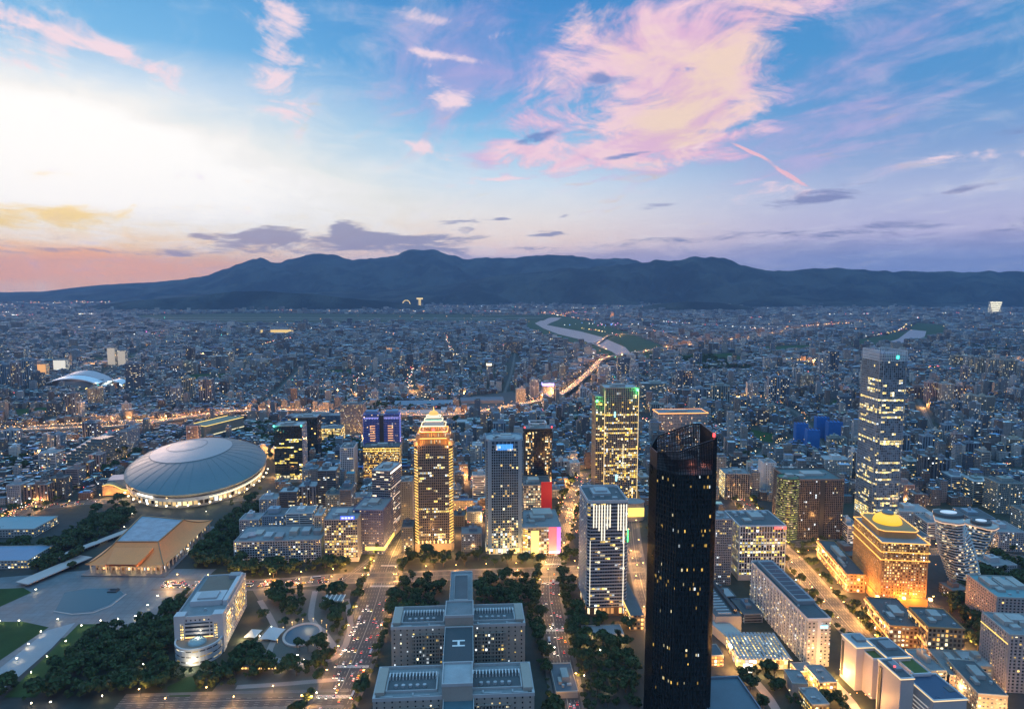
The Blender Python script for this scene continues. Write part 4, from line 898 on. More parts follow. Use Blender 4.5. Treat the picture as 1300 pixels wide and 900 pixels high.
# blocks right of the black tower
f = fit(906, 927, 742, 660, 34, 0); tower('grey_window_block', 'grey office slab with tight rows of small windows, squeezed behind black tower', f, G_RES, C_GREY, 2.6, 3.3, (.9, .4), (1.3, .25), units=4)
f = fit(937, 995, 736, 668, 62, R(1.5)); r = tower('lattice_office', 'cube-like office with white vertical frames, yellow lit floors and red roof sign', f, facade('lattice_lit', (.1, .1, .1), glass=(.03, .035, .045), bay=3.6, fh=4.2, wfu=.97, wfv=.62, lit=.5, coh=.55, cool=.12, litcol=(1, .74, .12), strength=1.7), C_WHITE, 3.6, 8.4, (.8, .9), (.9, .6), roofm=M_ROOFD, par=C_WHITE, units=8, base=7)
b = MB(); b.box(f['w']*.32, -f['d']/2-1.3, 10, .8, f['h']-3.6, f['h']-.6); b.box(f['w']*.47, -f['d']/2-1.3, 3.2, .8, f['h']-3.6, f['h']-.6); b.build('red_sign', E_RED, r)
b = MB()
for k in range(5): b.box(-f['w']*.35+k*f['w']*.17, f['d']*.3, 5, 9, f['h'], f['h']+3)
b.build('cooling_towers', M_ROOFL, r)
f = fit(1001, 1068, 684, 610, 66, R(1)); r = site('dark_grid_office', 'broad dark office block with a rounded green-lit left corner and fine window grid', 'office block', f)
W, D, hh = f['w'], f['d'], f['h']
cD = mat('umber_frame', (.15, .135, .13), var=.15, vs=.05); gD = facade('umber_windows', (.1, .1, .1), glass=(.012, .016, .02), bay=3.0, fh=3.6, wfu=.92, wfv=.85, lit=.06, coh=.5, cool=.6, strength=1)
shell(r, rectpts(W, D), 0, hh, gD, cD, 3.0, 3.6, (.9, .5), (.8, .35))
rc = W*.2; q = ell(rc, rc, 22, -W/2, -D/2+rc*.6); gR = facade('green_bands', (.1, .1, .1), glass=(.02, .03, .025), bay=3, fh=3.6, wfu=1, wfv=.45, lit=.75, coh=.2, cool=0, litcol=(.75, .8, .2), strength=.55)
shell(r, q, 0, hh+3, gR, C_DARK, 3, 3.6, (0, 0), (1.6, .6), name='round_glazing', cname='round_bands'); roof_kit(r, q, hh+3, mat('green_roof', (.1, .2, .12), var=.3, vs=.1), C_DARK, 1.4, 4, seed=11, name='round_roof')
b = MB(); b.box(W*.1, -D/2-.35, W*.09, 1.4, 0, hh); b.build('dark_slot', C_DARK, r)
roof_kit(r, rectpts(W, D), hh, mat('teal_roof', (.09, .14, .15), var=.3, vs=.06), cD, 2.4, 8, seed=12)
f = fit(1023, 1052, 846, 787, 150, R(2.8)); r = site('long_white_hotel', 'long white slab building with lit windows down its side and dark roof panels', 'hotel', f)
W, D, hh = f['w'], f['d'], f['h']; gH = facade('hotel_windows', (.43, .44, .45), glass=(.02, .03, .04), bay=4.4, fh=3.8, wfu=.42, wfv=.42, lit=.38, coh=.1, cool=.15, litcol=(1, .72, .3), strength=1.6)
b = MB(); b.box(0, 0, W, D, 0, hh); b.build('wall', gH, r)
b = MB()
for k in range(int(D/8.8)): b.box(-W/2-.35, -D/2+4.4+k*8.8, .7, 1.4, 0, hh)
b.box(0, -D/2-.3, W*.16, .6, 0, hh); b.build('pilasters', C_WHITE, r)
roof_kit(r, rectpts(W, D), hh, M_ROOFD, C_WHITE, 2.2, 10, plant=False, seed=13)
b = MB()
for k in range(9): b.box(W*.1, -D*.2+k*D*.075, W*.62, D*.06, hh, hh+4.5)
b.build('roof_panels', mat('panel_dark', (.03, .045, .06), rough=.4, var=.2, vs=.1), r)
b = MB(); b.box(W*.12, D*.1, W*.8, D*.74, hh, hh+4.2); b.build('plant_room', C_GREY, r)
b = MB(); b.box(W*.2, -D/2-.9, 8, .4, hh-8.4, hh-7.4); b.box(W*.2, -D/2-.9, 8, .4, hh-6.6, hh-5.6); b.build('cyan_sign', E_CYAN, r)
f = fit(920, 951, 634, 602, 40, R(-2)); r = tower('dark_ribbed_office', 'small dark office with pale ribs and glowing left edge, beyond the lit lattice office', f, G_DARK, C_GREY, 4, 3.8, (1.0, .6), (.5, .2), units=4)
b = MB(); b.box(-f['w']/2-.8, 0, 1.2, f['d']*.9, 2, f['h']); b.build('lit_side', facade('sideglow', (.4, .35, .3), bay=3, fh=3.8, wfu=.9, wfv=.6, lit=.9, coh=0, cool=0, strength=1.5), r)
f = fit(968, 984, 628, 588, 30, R(-2)); tower('pale_slab_tower', 'plain pale residential slab rising beside the dark ribbed office', f, G_RES, C_WHITE, 4, 3.3, (2.6, .3), (1.6, .2), units=3)
# sky tower
f = fit(1107, 1141, 670, 446, 62, R(1)); r = site('blue_glass_skyscraper', 'tallest blue glass skyscraper with yellow lit floor bands and teal roof light', 'skyscraper', f)
W, D, hh = f['w'], f['d'], f['h']
gS = facade('sky_glass', (.1, .1, .1), glass=(.13, .22, .3), bay=3.2, fh=4.0, wfu=.97, wfv=.82, lit=.5, coh=.97, group_u=2, cool=.04, litcol=(1, .7, .18), strength=1.7, grough=.15)
cS = mat('steel_blue', (.3, .38, .46), rough=.35, metal=.3, var=.1, vs=.05)
fp = chamfer(W, D, 4.5)
shell(r, fp, 0, hh-46, gS, cS, 3.2, 4.0, (.28, .45), (.75, .3), cap=False)
shell(r, fp, hh-46, hh-16, facade('sky_glass_dark', (.1, .1, .1), glass=(.1, .18, .24), bay=3.2, fh=4, wfu=.97, wfv=.85, lit=.02), cS, 3.2, 4, (.28, .45), (.4, .3), name='upper_glazing', cname='upper_cladding', cap=True)
b = MB(); q = chamfer(W, D, 4.5)
for i in range(8):
    a, c = Vector(q[i]), Vector(q[(i+1) % 8]); nb = max(1, int((c-a).length/2.8))
    for k in range(nb):
        p = a.lerp(c, k/nb); b.beam((p.x, p.y, hh-16), (p.x, p.y, hh), .5, .7)
    for z_ in (hh-16, hh-11, hh-6, hh): b.beam((*a, z_), (*c, z_), .6, .8)
b.build('crown_screen', mat('pale_screen', (.5, .6, .66), rough=.4, var=.1, vs=.1), r)
b = MB(); b.box(0, 0, W*.6, D*.6, hh-16, hh-5); b.build('plant_room', C_BLUE, r)
for i in (0, 1, 6, 7): strip(r, [(*q[i], 2), (*q[i], hh)], .9, .9, cS, 'corner_mullion')
b = MB(); b.box(W*.08, -D/2-1.2, 3.4, .8, hh-12, hh-7); b.build('teal_beacon', E_TEAL, r)
# ------------------------------------------------------------------ orange hotel
f = fit(1116, 1174, 770, 690, 92, R(-7)); r = site('orange_lit_hotel', 'stepped hotel block floodlit orange with cornice lights and a glowing yellow dome', 'hotel', f)
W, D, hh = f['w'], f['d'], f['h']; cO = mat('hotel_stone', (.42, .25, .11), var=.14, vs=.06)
gO = facade('hotel_amber', (.1, .1, .1), glass=(.06, .045, .03), bay=3.2, fh=3.6, wfu=.7, wfv=.62, lit=.6, coh=.05, cool=.05, litcol=(1, .62, .2), strength=1.3)
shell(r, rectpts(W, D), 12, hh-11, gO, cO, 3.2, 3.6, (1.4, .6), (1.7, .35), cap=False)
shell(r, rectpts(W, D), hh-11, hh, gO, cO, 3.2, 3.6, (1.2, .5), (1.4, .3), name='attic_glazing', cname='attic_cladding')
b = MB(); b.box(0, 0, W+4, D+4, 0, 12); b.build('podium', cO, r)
def rim(w, d, z, m, wd=1.0, ht=.9):
    q = rectpts(w, d); return strip(r, [(*p, z) for p in q]+[(*q[0], z)], wd, ht, m, 'cornice_light')
EO = emit('cornice_orange', (1, .46, .03), 1.6)
for z_, k in ((hh-21, 3.2), (hh-11, 3.2), (hh+.6, 2.6)): rim(W+k, D+k, z_, EO)
b = MB(); b.prism(chamfer(W*.86, D*.72, 6, 0, D*.05), hh, hh+9); b.build('upper_tier', cO, r)
q = chamfer(W*.9, D*.75, 6, 0, D*.05); strip(r, [(*p, hh+9.4) for p in q]+[(*q[0], hh+9.4)], 1, .9, EO, 'cornice_light')
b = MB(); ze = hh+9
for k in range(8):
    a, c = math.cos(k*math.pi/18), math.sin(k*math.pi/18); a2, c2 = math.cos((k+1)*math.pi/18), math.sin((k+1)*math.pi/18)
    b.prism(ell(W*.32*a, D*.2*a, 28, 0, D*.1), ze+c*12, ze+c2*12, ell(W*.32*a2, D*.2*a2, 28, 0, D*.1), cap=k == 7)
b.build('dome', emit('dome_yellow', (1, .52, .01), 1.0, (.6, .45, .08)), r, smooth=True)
b = MB(); b.prism(ell(W*.13, D*.09, 20, 0, D*.1), ze+11, ze+13.2); b.build('dome_cap', M_ROOFG, r)
b = MB(); b.face([(*p, hh+.1) for p in rectpts(W-1, D-1)]); b.build('roof', M_ROOFG, r)
for x, y in ((-W/2-7, -D/2-7), (W/2+6, -D/2-7), (-W*.1, -D/2-9), (-W/2-8, 0), (-W/2-8, D*.4), (-W/2-8, -D*.25), (W*.25, -D/2-9)): lamp(r, (x, y, 14), 32000, (1, .31, .035), 1.6, 'floodlight')
for x, y in ((-W/2-4, -D/2-4), (W/2+4, -D/2-4), (-W/2-4, D*.35), (-W/2-5, -D*.1), (0, -D/2-4)):
    b = MB(); b.box(x, y, 3.2, 3.2, 12, 14.5); b.build('floodlight_lamp', emit('flood_lamp', (1, .55, .15), 9), r)
# its podium wings
def podium(xl, xr, yb, yt, d, label, name='hotel_podium', rot=R(-7), lit=.5, bands=2, seed=0, green=True):
    f = fit(xl, xr, yb, yt, d, rot); r = site(name, label, 'podium building', f); W, D, hh = f['w'], f['d'], f['h']
    b = MB(); b.box(0, 0, W, D, 0, hh); b.build('wall', facade('podium_amber', (.3, .21, .14), glass=(.08, .05, .03), bay=4.2, fh=5, wfu=.6, wfv=.6, lit=lit, coh=.1, cool=.03, litcol=(1, .5, .12), strength=1.5), r)
    for k in range(bands):
        z_ = hh*(.9-.45*k); q = rectpts(W+1.6, D+1.6); strip(r, [(*q[3], z_), (*q[0], z_)], .8, 1.6, emit('podium_gold', (1, .44, .05), 1.4), 'light_band')
    roof_kit(r, rectpts(W, D), hh, M_ROOFD, cO, 1.4, 10, seed=seed)
    for k in range(3): lamp(r, (-W/2-9, D*(-.4+.4*k), 7), 12000, (1, .38, .07), 1.5)
    return r, f
podium(1128, 1172, 822, 796, 70, 'long flat-roofed podium with gold light bands, right in front of the orange hotel', seed=21)
podium(1176, 1222, 838, 798, 46, 'low block with two rows of bright arched windows at the podium corner', seed=22, lit=.9)
podium(1074, 1098, 752, 730, 120, 'narrow side podium with two gold light strips, left of the orange hotel', seed=23)
# ------------------------------------------------------------------ twisting towers
def twist(xl, xr, yb, yt, d, label, turn, lean, rot0, seed):
    f = fit(xl, xr, yb, yt, d, R(rot0)); r = site('twisted_tower', label, 'apartment tower', f, 'twisting banded towers'); W, D, hh = f['w'], f['d'], f['h']
    nf = int(hh/4.0); sl = MB(); co = MB()
    def ring(t, k=1.0, grow=1.0):
        a = turn*t; c_, s_ = math.cos(a), math.sin(a); wk = W*(.62+.45*t)*k; dk = D*(1.0-.12*t)*k; ox = lean*W*(.5-t)
        return [(ox+x*c_-y*s_, x*s_+y*c_) for x, y in chamfer(wk, dk, min(wk, dk)*.22)]
    for k in range(nf):
        t = k/nf; t2 = (k+1)/nf; z0, z1 = k*hh/nf, (k+1)*hh/nf
        sl.prism(ring(t), z0, z0+1.5, bottom=True); co.prism(ring(t, .9), z0+1.5, z1, ring(t2, .9), cap=False, u0=k*7)
    co.build('glazing', facade('twist_glass', (.05, .05, .05), glass=(.03, .04, .05), bay=3, fh=4, wfu=.95, wfv=1, lit=.25, coh=.1, litcol=(1, .72, .4), strength=1.0), r)
    sl.build('balcony_bands', mat('balcony_white', (.55, .56, .57), var=.15, vs=.05), r)
    b = MB(); b.prism(ring(1, 1.03), hh, hh+3.5); b.build('top_band', mat('top_band_stone', (.5, .47, .44), var=.1, vs=.1), r)
    b = MB(); q = ring(1, 1.04); b2 = [(*p, hh+1.0) for p in q]+[(*q[0], hh+1.0)]
    strip(r, b2, .5, 1.2, emit('peach_rim', (1, .6, .35), .9), 'rim_light')
    ox = -lean*W*.5
    b = MB(); b.prism([(ox+x, y) for x, y in ell(W*.36, D*.4, 26)], hh+3.5, hh+8); b.build('roof', M_ROOFD, r)
    b = MB(); b.prism([(ox+x, y) for x, y in ell(W*.2, D*.18, 26)], hh+8, hh+9); b.build('helipad', emit('helipad', (.75, .85, 1), .35, (.7, .7, .7)), r)
    return r
twist(1196, 1248, 748, 664, 36, 'nearer twisting tower with white balcony bands and a pale roof disc', 1.15, .55, -4, 31)
twist(1228, 1262, 712, 672, 30, 'farther twisting tower, leaning rightwards behind the one with roof disc', -.9, -.3, -4, 32)
# ------------------------------------------------------------------ city hall
def hall():
    c = P(583, 800, 50); g = R(3.6)
    f = dict(loc=(0, 0, 0), rot=g)
    A = P(582, 797, 50); B_ = P(578, 880, 50)
    cx = (A.x+B_.x)/2; cy = (A.y+B_.y)/2
    root = empty('government_building', (cx, cy, 0), g, label='huge symmetrical beige government building with H-marked helipad and two stepped wings', cat='public building')
    SITES.append(('government_building', root['label'], 580, 800, None))
    cc, ss = math.cos(g), math.sin(g)
    L = lambda p: ((p.x-cx)*cc+(p.y-cy)*ss, -(p.x-cx)*ss+(p.y-cy)*cc)
    st = mat('hall_stone', (.34, .315, .28), var=.14, vs=.04); pp = mat('hall_parapet', (.42, .43, .44), var=.12, vs=.06)
    gl = facade('hall_windows', (.34, .315, .28), glass=(.02, .025, .03), bay=3.4, fh=3.9, wfu=.62, wfv=.55, lit=.15, coh=.2, cool=.4, strength=1.5)
    gs = facade('hall_small_windows', (.34, .315, .28), glass=(.02, .025, .03), bay=6.5, fh=4.6, wfu=.2, wfv=.36, lit=.14, coh=.1, cool=.4, strength=1.4)
    def wing(pl, pr, yf, depth, z, nm):
        a, b_ = L(P(pl, yf, z)), L(P(pr, yf, z)); x0, x1 = a[0], b_[0]; y0 = (a[1]+b_[1])/2; W = x1-x0; cxx = (x0+x1)/2; cyy = y0+depth/2
        b = MB(); b.box(cxx, cyy, W, depth, 0, z); w_ = b.build(nm, gs, root)
        # projecting end pavilions and gridded centre
        for sx in (-1, 1):
            xx = cxx+sx*W*.3; b = MB(); b.box(xx-sx*W*.08, y0-.4, W*.25, 1.4, 4, z-8)
            b.build('window_grid', gl, root)
            b = MB()
            for k in range(14): b.box(cxx+sx*(W*.1)+sx*k*W*.0195, y0-1.3, .7, .9, 3, z-7.5)
            for k in range(11): b.box(cxx+sx*W*.225, y0-1.2, W*.26, .7, 4+k*3.9, 5.0+k*3.9)
            b.build('window_piers', st, root)
        # sunk roof courts with rows of fins
        q = rectpts(W, depth, cxx, cyy); b = MB(); b.face([(*p, z+.1) for p in q]); b.build('roof', M_ROOFG, root)
        b = MB(); ringpar(b, q, z, 2.6, 1.4)
        b.build('parapet', pp, root)
        for k in range(5):
            b = MB(); x0 = cxx+W*(-.44+.2*k)+rnd.uniform(-3, 3); b.beam((x0, cyy-depth*.42, z+1), (x0+rnd.uniform(8, 16), cyy-depth*.42, z+1), 1.2, 1.2); b.beam((x0, cyy-depth*.42, z+1), (x0, cyy-depth*.33, z+1), 1.2, 1.2); b.build('duct', M_PLANT, root)
        for sx in (-1, 1):
            xc = cxx+sx*W*.27; qq = rectpts(W*.32, depth*.56, xc, cyy); b = MB(); ringpar(b, qq, z, 2.2, .8); b.build('court_parapet', pp, root)
            b = MB(); b.face([(*p, z+.2) for p in qq]); b.build('court_floor', M_ROOFD, root)
            b = MB()
            for k in range(15): b.box(xc-W*.15+k*W*.0214, cyy+depth*.18, .8, depth*.14, z+.2, z+3.6)
            b.build('court_fins', C_WHITE, root)
            b = MB()
            for k in range(5):
                b = MB(); b.tube((xc-W*.1+k*W*.045, cyy-depth*.12, z+.2), (xc-W*.1+k*W*.045, cyy-depth*.12, z+2.6), 1.7, n=10); b.build('cooling_fan', M_ROOFL if sx > 0 else M_PLANT, root)
            b = MB(); b.box(cxx+sx*(W*.5-5), cyy, 8, depth*.8, z, z+4.5); b.build('end_block', st, root)
        occupy([(cx+x*cc-y*ss, cy+x*ss+y*cc) for x, y in q], pad=15)
        return cxx, cyy, W, y0
    bw = wing(497, 667, 796, 44, 50, 'back_wing')
    fw = wing(474, 679, 886, 48, 50, 'front_wing')
    def spine(px0, px1, py0, py1, z, nm, m_=st, rm=M_ROOFG, ph=2.0, zb=0):
        a, b_ = L(P(px0, py1, z)), L(P(px1, py1, z)); y1 = L(P((px0+px1)/2, py0, z))[1]
        x0, x1, y0 = a[0], b_[0], (a[1]+b_[1])/2; b = MB(); q = rectpts(x1-x0, y1-y0, (x0+x1)/2, (y0+y1)/2); b.prism(q, zb, z); b.build(nm, m_, root)
        b = MB(); b.face([(*p, z+.1) for p in q]); b.build('roof', rm, root); b = MB(); ringpar(b, q, z, ph, .8); b.build('parapet', pp, root)
        return q, z
    q, z = spine(570, 600, 727, 772, 60, 'rear_hall'); 
    qq = rectpts((q[1][0]-q[0][0])*.6, (q[2][1]-q[1][1])*.7, (q[0][0]+q[1][0])/2, (q[0][1]+q[2][1])/2); b = MB(); b.prism(qq, z, z+2.4); b.build('roof_well', M_ROOFD, root)
    b = MB(); ringpar(b, qq, z+2.4, 1.2, .6); b.build('parapet', pp, root)
    spine(565, 601, 764, 783, 64, 'rear_tower')
    q, z = spine(562, 601, 796, 842, 56, 'helipad_block', rm=mat('helipad_dark', (.045, .06, .07), var=.2, vs=.05), ph=1.0)
    hx, hy = (q[0][0]+q[1][0])/2, (q[0][1]+q[2][1])/2+2
    b = MB(); b.box(hx-4.6, hy, 2.3, 12, z+.3, z+.36); b.box(hx+4.6, hy, 2.3, 12, z+.3, z+.36); b.box(hx, hy, 7, 2.2, z+.3, z+.36)
    o = b.build('helipad_marking', M_WHITE, root)
    o.rotation_euler = (0, 0, 0)
    # the photo's H lies on its side as seen from here: rotate its strokes about the pad's middle
    o.data.transform(Matrix.Translation((hx, hy, 0)) @ Matrix.Rotation(math.pi/2, 4, 'Z') @ Matrix.Translation((-hx, -hy, 0)))
    spine(561, 600, 842, 870, 62, 'front_tower', rm=M_ROOFL)
    q, z = spine(560, 602, 884, 935, 48, 'entrance_hall', m_=C_GREY, rm=mat('glass_roof', (.08, .16, .2), rough=.2, var=.2, vs=.1))
    # low link blocks between the wings
    for a0, a1, y0_, y1_, z_ in ((480, 560, 848, 862, 12), (602, 662, 848, 864, 12)): spine(a0, a1, y0_, y1_, z_, 'link_block', rm=M_ROOFD)
    b = MB(); p0 = L(P(545, 862, 16))
    for k in range(9): b.box(p0[0], p0[1]+k*2.6, 26, 1.0, 16, 16.8)
    b.build('slatted_canopy', mat('timber_slats', (.4, .3, .16), var=.2, vs=.1), root)
    return root
hall()
# ------------------------------------------------------------------ domed stadium
def dome():
    z = 27.0; a0, a1, b0, b1 = P(160, 597, z), P(340, 583, z), P(238, 624, z), P(262, 555, z)
    c = (a0+a1+b0+b1)/4; A = (a1-a0)/2; B = (b1-b0)/2
    root = empty('domed_stadium', (c.x, c.y, 0), 0, label='huge oval stadium with smooth grey-blue domed roof, pale cap and lamp-lit base', cat='stadium')
    SITES.append(('domed_stadium', root['label'], 250, 590, None)); n_ = 96
    def pt(k, rho, zz, off=(0, 0)): t = 2*math.pi*k/n_; v = A*(rho*math.cos(t)+off[0])+B*(rho*math.sin(t)+off[1]); return (v.x, v.y, zz)
    prof = lambda q: z+27*(1-q**2.2)**.85
    skin = mat('dome_skin', (.11, .165, .19), rough=.38, metal=.35, var=.1, vs=.02)
    b = MB(); rr = [1.0-.955*(k/18)**1.1 for k in range(19)]
    for i in range(18):
        for k in range(n_): b.face([pt(k, rr[i], prof(rr[i])), pt(k+1, rr[i], prof(rr[i])), pt(k+1, rr[i+1], prof(rr[i+1])), pt(k, rr[i+1], prof(rr[i+1]))])
    b.face([pt(k, rr[-1], prof(rr[-1])) for k in range(n_)])
    b.build('roof_shell', skin, root, smooth=True)
    # pale upper cap, set a little to the left, and the seam rings
    def cap(rho, off, dz, m, nm, rings=10):
        b = MB()
        def zz(x, y): q = min(.999, math.hypot(x, y)); return prof(q)+dz
        def cp(k, r_): t = 2*math.pi*k/n_; x, y = r_*rho*math.cos(t)+off[0], r_*rho*math.sin(t)+off[1]; v = A*x+B*y; return (v.x, v.y, zz(x, y))
        for i in range(rings):
            for k in range(n_):
                r0, r1 = 1-i/rings, 1-(i+1)/rings
                b.face([cp(k, r0), cp(k+1, r0), cp(k+1, max(r1, .001)), cp(k, max(r1, .001))])
        return b.build(nm, m, root, smooth=True)
    cap(.6, (-.12, .22), .5, mat('dome_cap_skin', (.27, .3, .33), rough=.4, metal=.2, var=.07, vs=.02), 'roof_cap')
    for rho, off, dz in ((.3, (-.2, .3), .9), (.605, (-.12, .22), .8)):
        b = MB()
        for k in range(n_):
            def q(kk): t = 2*math.pi*kk/n_; x, y = rho*math.cos(t)+off[0], rho*math.sin(t)+off[1]; v = A*x+B*y; return (v.x, v.y, prof(min(.99, math.hypot(x, y)))+dz)
            b.beam(q(k), q(k+1), .6, .3)
        b.build('roof_seam', mat('seam_grey', (.15, .17, .2), var=.1), root)
    b = MB()
    for k in range(0, n_, 3):
        for i in range(12): p, q2 = pt(k, rr[i], prof(rr[i])+.15), pt(k, rr[i+1], prof(rr[i+1])+.15); b.beam(p, q2, .45, .3)
    b.build('roof_ribs', mat('rib_grey', (.125, .18, .205), var=.1), root)
    # the rim folds under, then the concourse
    def band(r0, z0, r1, z1, m, nm):
        b = MB(); u = 0
        for k in range(n_):
            p, q, s, t = pt(k, r0, z0), pt(k+1, r0, z0), pt(k+1, r1, z1), pt(k, r1, z1); L = math.hypot(q[0]-p[0], q[1]-p[1])
            b.face([p, q, s, t], [(u, z0), (u+L, z0), (u+L, z1), (u, z1)]); u += L
        return b.build(nm, m, root, smooth=True)
    band(.965, 20, 1.0, z, mat('rim_skin', (.34, .37, .41), rough=.4, var=.08, vs=.02), 'rim')
    band(.99, 14, .985, 20.4, mat('ledge', (.4, .41, .43), var=.1, vs=.03), 'lower_band')
    band(.95, 0, .95, 14.2, facade('concourse', (.3, .3, .3), glass=(.06, .05, .04), bay=9, fh=14.2, wfu=.7, wfv=.5, lit=.75, coh=0, cool=.1, litcol=(1, .68, .3), strength=1.4), 'concourse_wall')
    b = MB()
    for k in range(52, 92):
        if k in (61, 62, 63, 64): b.beam(pt(k, 1.0, 21), pt(k+1, 1.0, 21), 1.2, 2.6)
    b.build('lit_board', E_WHITE, root)
    b = MB()
    for k in range(76, 90): b.beam(pt(k, .992, 16.6), pt(k+1, .992, 16.6), .6, 2.0)
    b.build('lit_gallery', E_CREAM, root)
    for k in range(54, 96, 2):
        x, y, _ = pt(k, 1.02, 9); b = MB(); b.box(x, y, 2.4, 2.4, 8, 10.4); b.build('concourse_lamp', emit('lamp_cream', (1, .82, .5), 3.5), root)
        if k % 4 == 0: lamp(root, (x*1.02, y*1.02, 9), 8000, (1, .75, .4), 1.5)
    # corner blocks and the draped low pavilion at the left
    b = MB(); t = Vector((A.x*-.97, A.y*-.97, 0)); b.box(t.x+12, t.y-40, 46, 26, 0, 22, .3); b.build('entrance_block', C_BLUE, root)
    pts = [(A*(1.08*math.cos(2*math.pi*k/40))+B*(1.08*math.sin(2*math.pi*k/40))) for k in range(40)]
    occupy([(c.x+p.x, c.y+p.y) for p in pts], pad=8)
    q = PP([(120, 612), (140, 622), (168, 632), (350, 622), (352, 606), (345, 585)], 0)
    return root
dome()
f = fit(131, 168, 628, 606, 40, R(14)); r = site('swooping_pavilion', 'low blue-grey hall with a swooping roof edge lit orange, left of the domed stadium', 'hall', f); W, D = f['w'], f['d']
b = MB(); b.box(0, 6, W, D-6, 0, 26, 0, sc=.8); b.build('wall', C_BLUE, r)
b = MB(); q = [(-W/2+W*k/12, -D/2-3, 20+4*math.sin(k*.5)-.7*k) for k in range(13)]
for i in range(12): b.face([(q[i][0], q[i][1], 1), (q[i+1][0], q[i+1][1], 1), q[i+1], q[i]]); b.face([q[i], q[i+1], (q[i+1][0]*.9, -D*.2, q[i+1][2]+1), (q[i][0]*.9, -D*.2, q[i][2]+1)])
b.build('curved_front', mat('front_ochre', (.4, .26, .15), var=.2, vs=.1), r); strip(r, q, .8, .8, E_YEL, 'roof_edge_light')
for x in (-.3, .1, .4): lamp(r, (W*x, -D/2-14, 6), 12000, (1, .5, .15), 2)
# ------------------------------------------------------------------ memorial hall with the orange roof
def memorial():
    ze, zt_ = 13.0, 31.0
    e = [P(108, 718, ze), P(208, 719, ze), P(270, 661, ze), P(186, 657, ze)]
    t = [P(147, 688, zt_), P(201, 688, zt_), P(233, 660, zt_), P(180, 655, zt_)]
    c = sum((v for v in e), Vector())/4; root = empty('memorial_hall', (c.x, c.y, 0), 0, label='square hall with sweeping orange tiled roof and flat pale top beside the plaza', cat='hall')
    SITES.append(('memorial_hall', root['label'], 188, 690, None))
    o = Vector((c.x, c.y, 0)); e = [v-o for v in e]; t = [v-o for v in t]
    tile = mat('orange_tiles', (.92, .27, .07), rough=.55, var=.14, vs=.03)
    def surf(a, b_, c_, d_, n_=14, m_=14):
        B = MB()
        def pt(u, v):
            lo = a.lerp(b_, u); hi = d_.lerp(c_, u); p = lo.lerp(hi, v); lift = 1.6*(abs(u-.5)*2)**3*(1-v)
            p = Vector((p.x, p.y, lo.z+(hi.z-lo.z)*v**1.75+lift)); return p
        for i in range(n_):
            for j in range(m_): B.face([pt(i/n_, j/m_), pt((i+1)/n_, j/m_), pt((i+1)/n_, (j+1)/m_), pt(i/n_, (j+1)/m_)])
        return B, pt
    for k in range(4):
        B, pt = surf(e[k], e[(k+1) % 4], t[(k+1) % 4], t[k])
        for j in range(0): pass
        B.build('roof_slope', tile, root, smooth=True)
        b = MB(); q = [pt(0, v/10) for v in range(11)]
        for i in range(10): b.beam(q[i]+Vector((0, 0, .5)), q[i+1]+Vector((0, 0, .5)), 1.3, 1.2)
        b.build('roof_hip', mat('hip_tile', (.34, .18, .08), var=.1), root)
    b = MB(); b.face([(v.x, v.y, v.z+.2) for v in t]); b.build('flat_top', mat('pale_membrane', (.26, .32, .38), var=.5, vs=.09), root)
    b = MB()
    for i in range(4): b.beam(t[i]+Vector((0, 0, .6)), t[(i+1) % 4]+Vector((0, 0, .6)), 1.4, 1.8)
    b.build('ridge', mat('hip_tile', (.3, .16, .08)), root)
    # raised front porch roof
    f0, f1 = e[0].lerp(e[1], .3), e[0].lerp(e[1], .68); s = (e[1]-e[0]).normalized(); nrm = Vector((s.y, -s.x, 0))
    if nrm.y > 0: nrm = -nrm
    b = MB(); a, c2 = f0+nrm*6+Vector((0, 0, 5)), f1+nrm*6+Vector((0, 0, 5)); u0, u1 = f0.lerp(t[0], .75), f1.lerp(t[1], .75); u0.z = u1.z = 27
    for k in range(10):
        v0, v1 = k/10, (k+1)/10
        def m_(v): l, r_ = a.lerp(u0, v), c2.lerp(u1, v); zz = a.z+(27-a.z)*v**1.7; return Vector((l.x, l.y, zz)), Vector((r_.x, r_.y, zz))
        (l0, r0), (l1, r1) = m_(v0), m_(v1); b.face([l0, r0, r1, l1])
        b.face([Vector((l0.x, l0.y, l0.z-4)), l0, l1, Vector((l1.x, l1.y, l1.z-4))]); b.face([r0, Vector((r0.x, r0.y, r0.z-4)), Vector((r1.x, r1.y, r1.z-4)), r1])
    b.build('porch_roof', tile, root)
    wl = MB(); k_ = .86; q = [(v.x*k_, v.y*k_) for v in e]; wl.prism(q, 0, ze+1.2); wl.build('wall', facade('hall_lit', (.22, .2, .19), glass=(.08, .05, .04), bay=4.5, fh=6.5, wfu=.6, wfv=.6, lit=.55, coh=0, cool=.2, litcol=(1, .6, .25), strength=1.4), root)
    for side, n_ in ((0, 15), (1, 15)):
        for k in range(n_):
            p = (e[side].lerp(e[(side+1) % 4], (k+.5)/n_))*.965; b = MB(); b.tube((p.x, p.y, 0), (p.x, p.y, ze+.3), 1.0, n=8, cap=False); b.build('column', C_STONE, root)
    b = MB(); q = [(v.x*1.06, v.y*1.06) for v in e]; b.prism(q, 0, 1.6); b.build('terrace', M_PLAZA, root)
    for k in range(6):
        p = e[0].lerp(e[1], (k+.5)/6)*.93; lamp(root, (p.x, p.y-2, 8), 5200, (1, .62, .25), 1)
    occupy([(c.x+v.x*1.1, c.y+v.y*1.1) for v in e])
memorial()
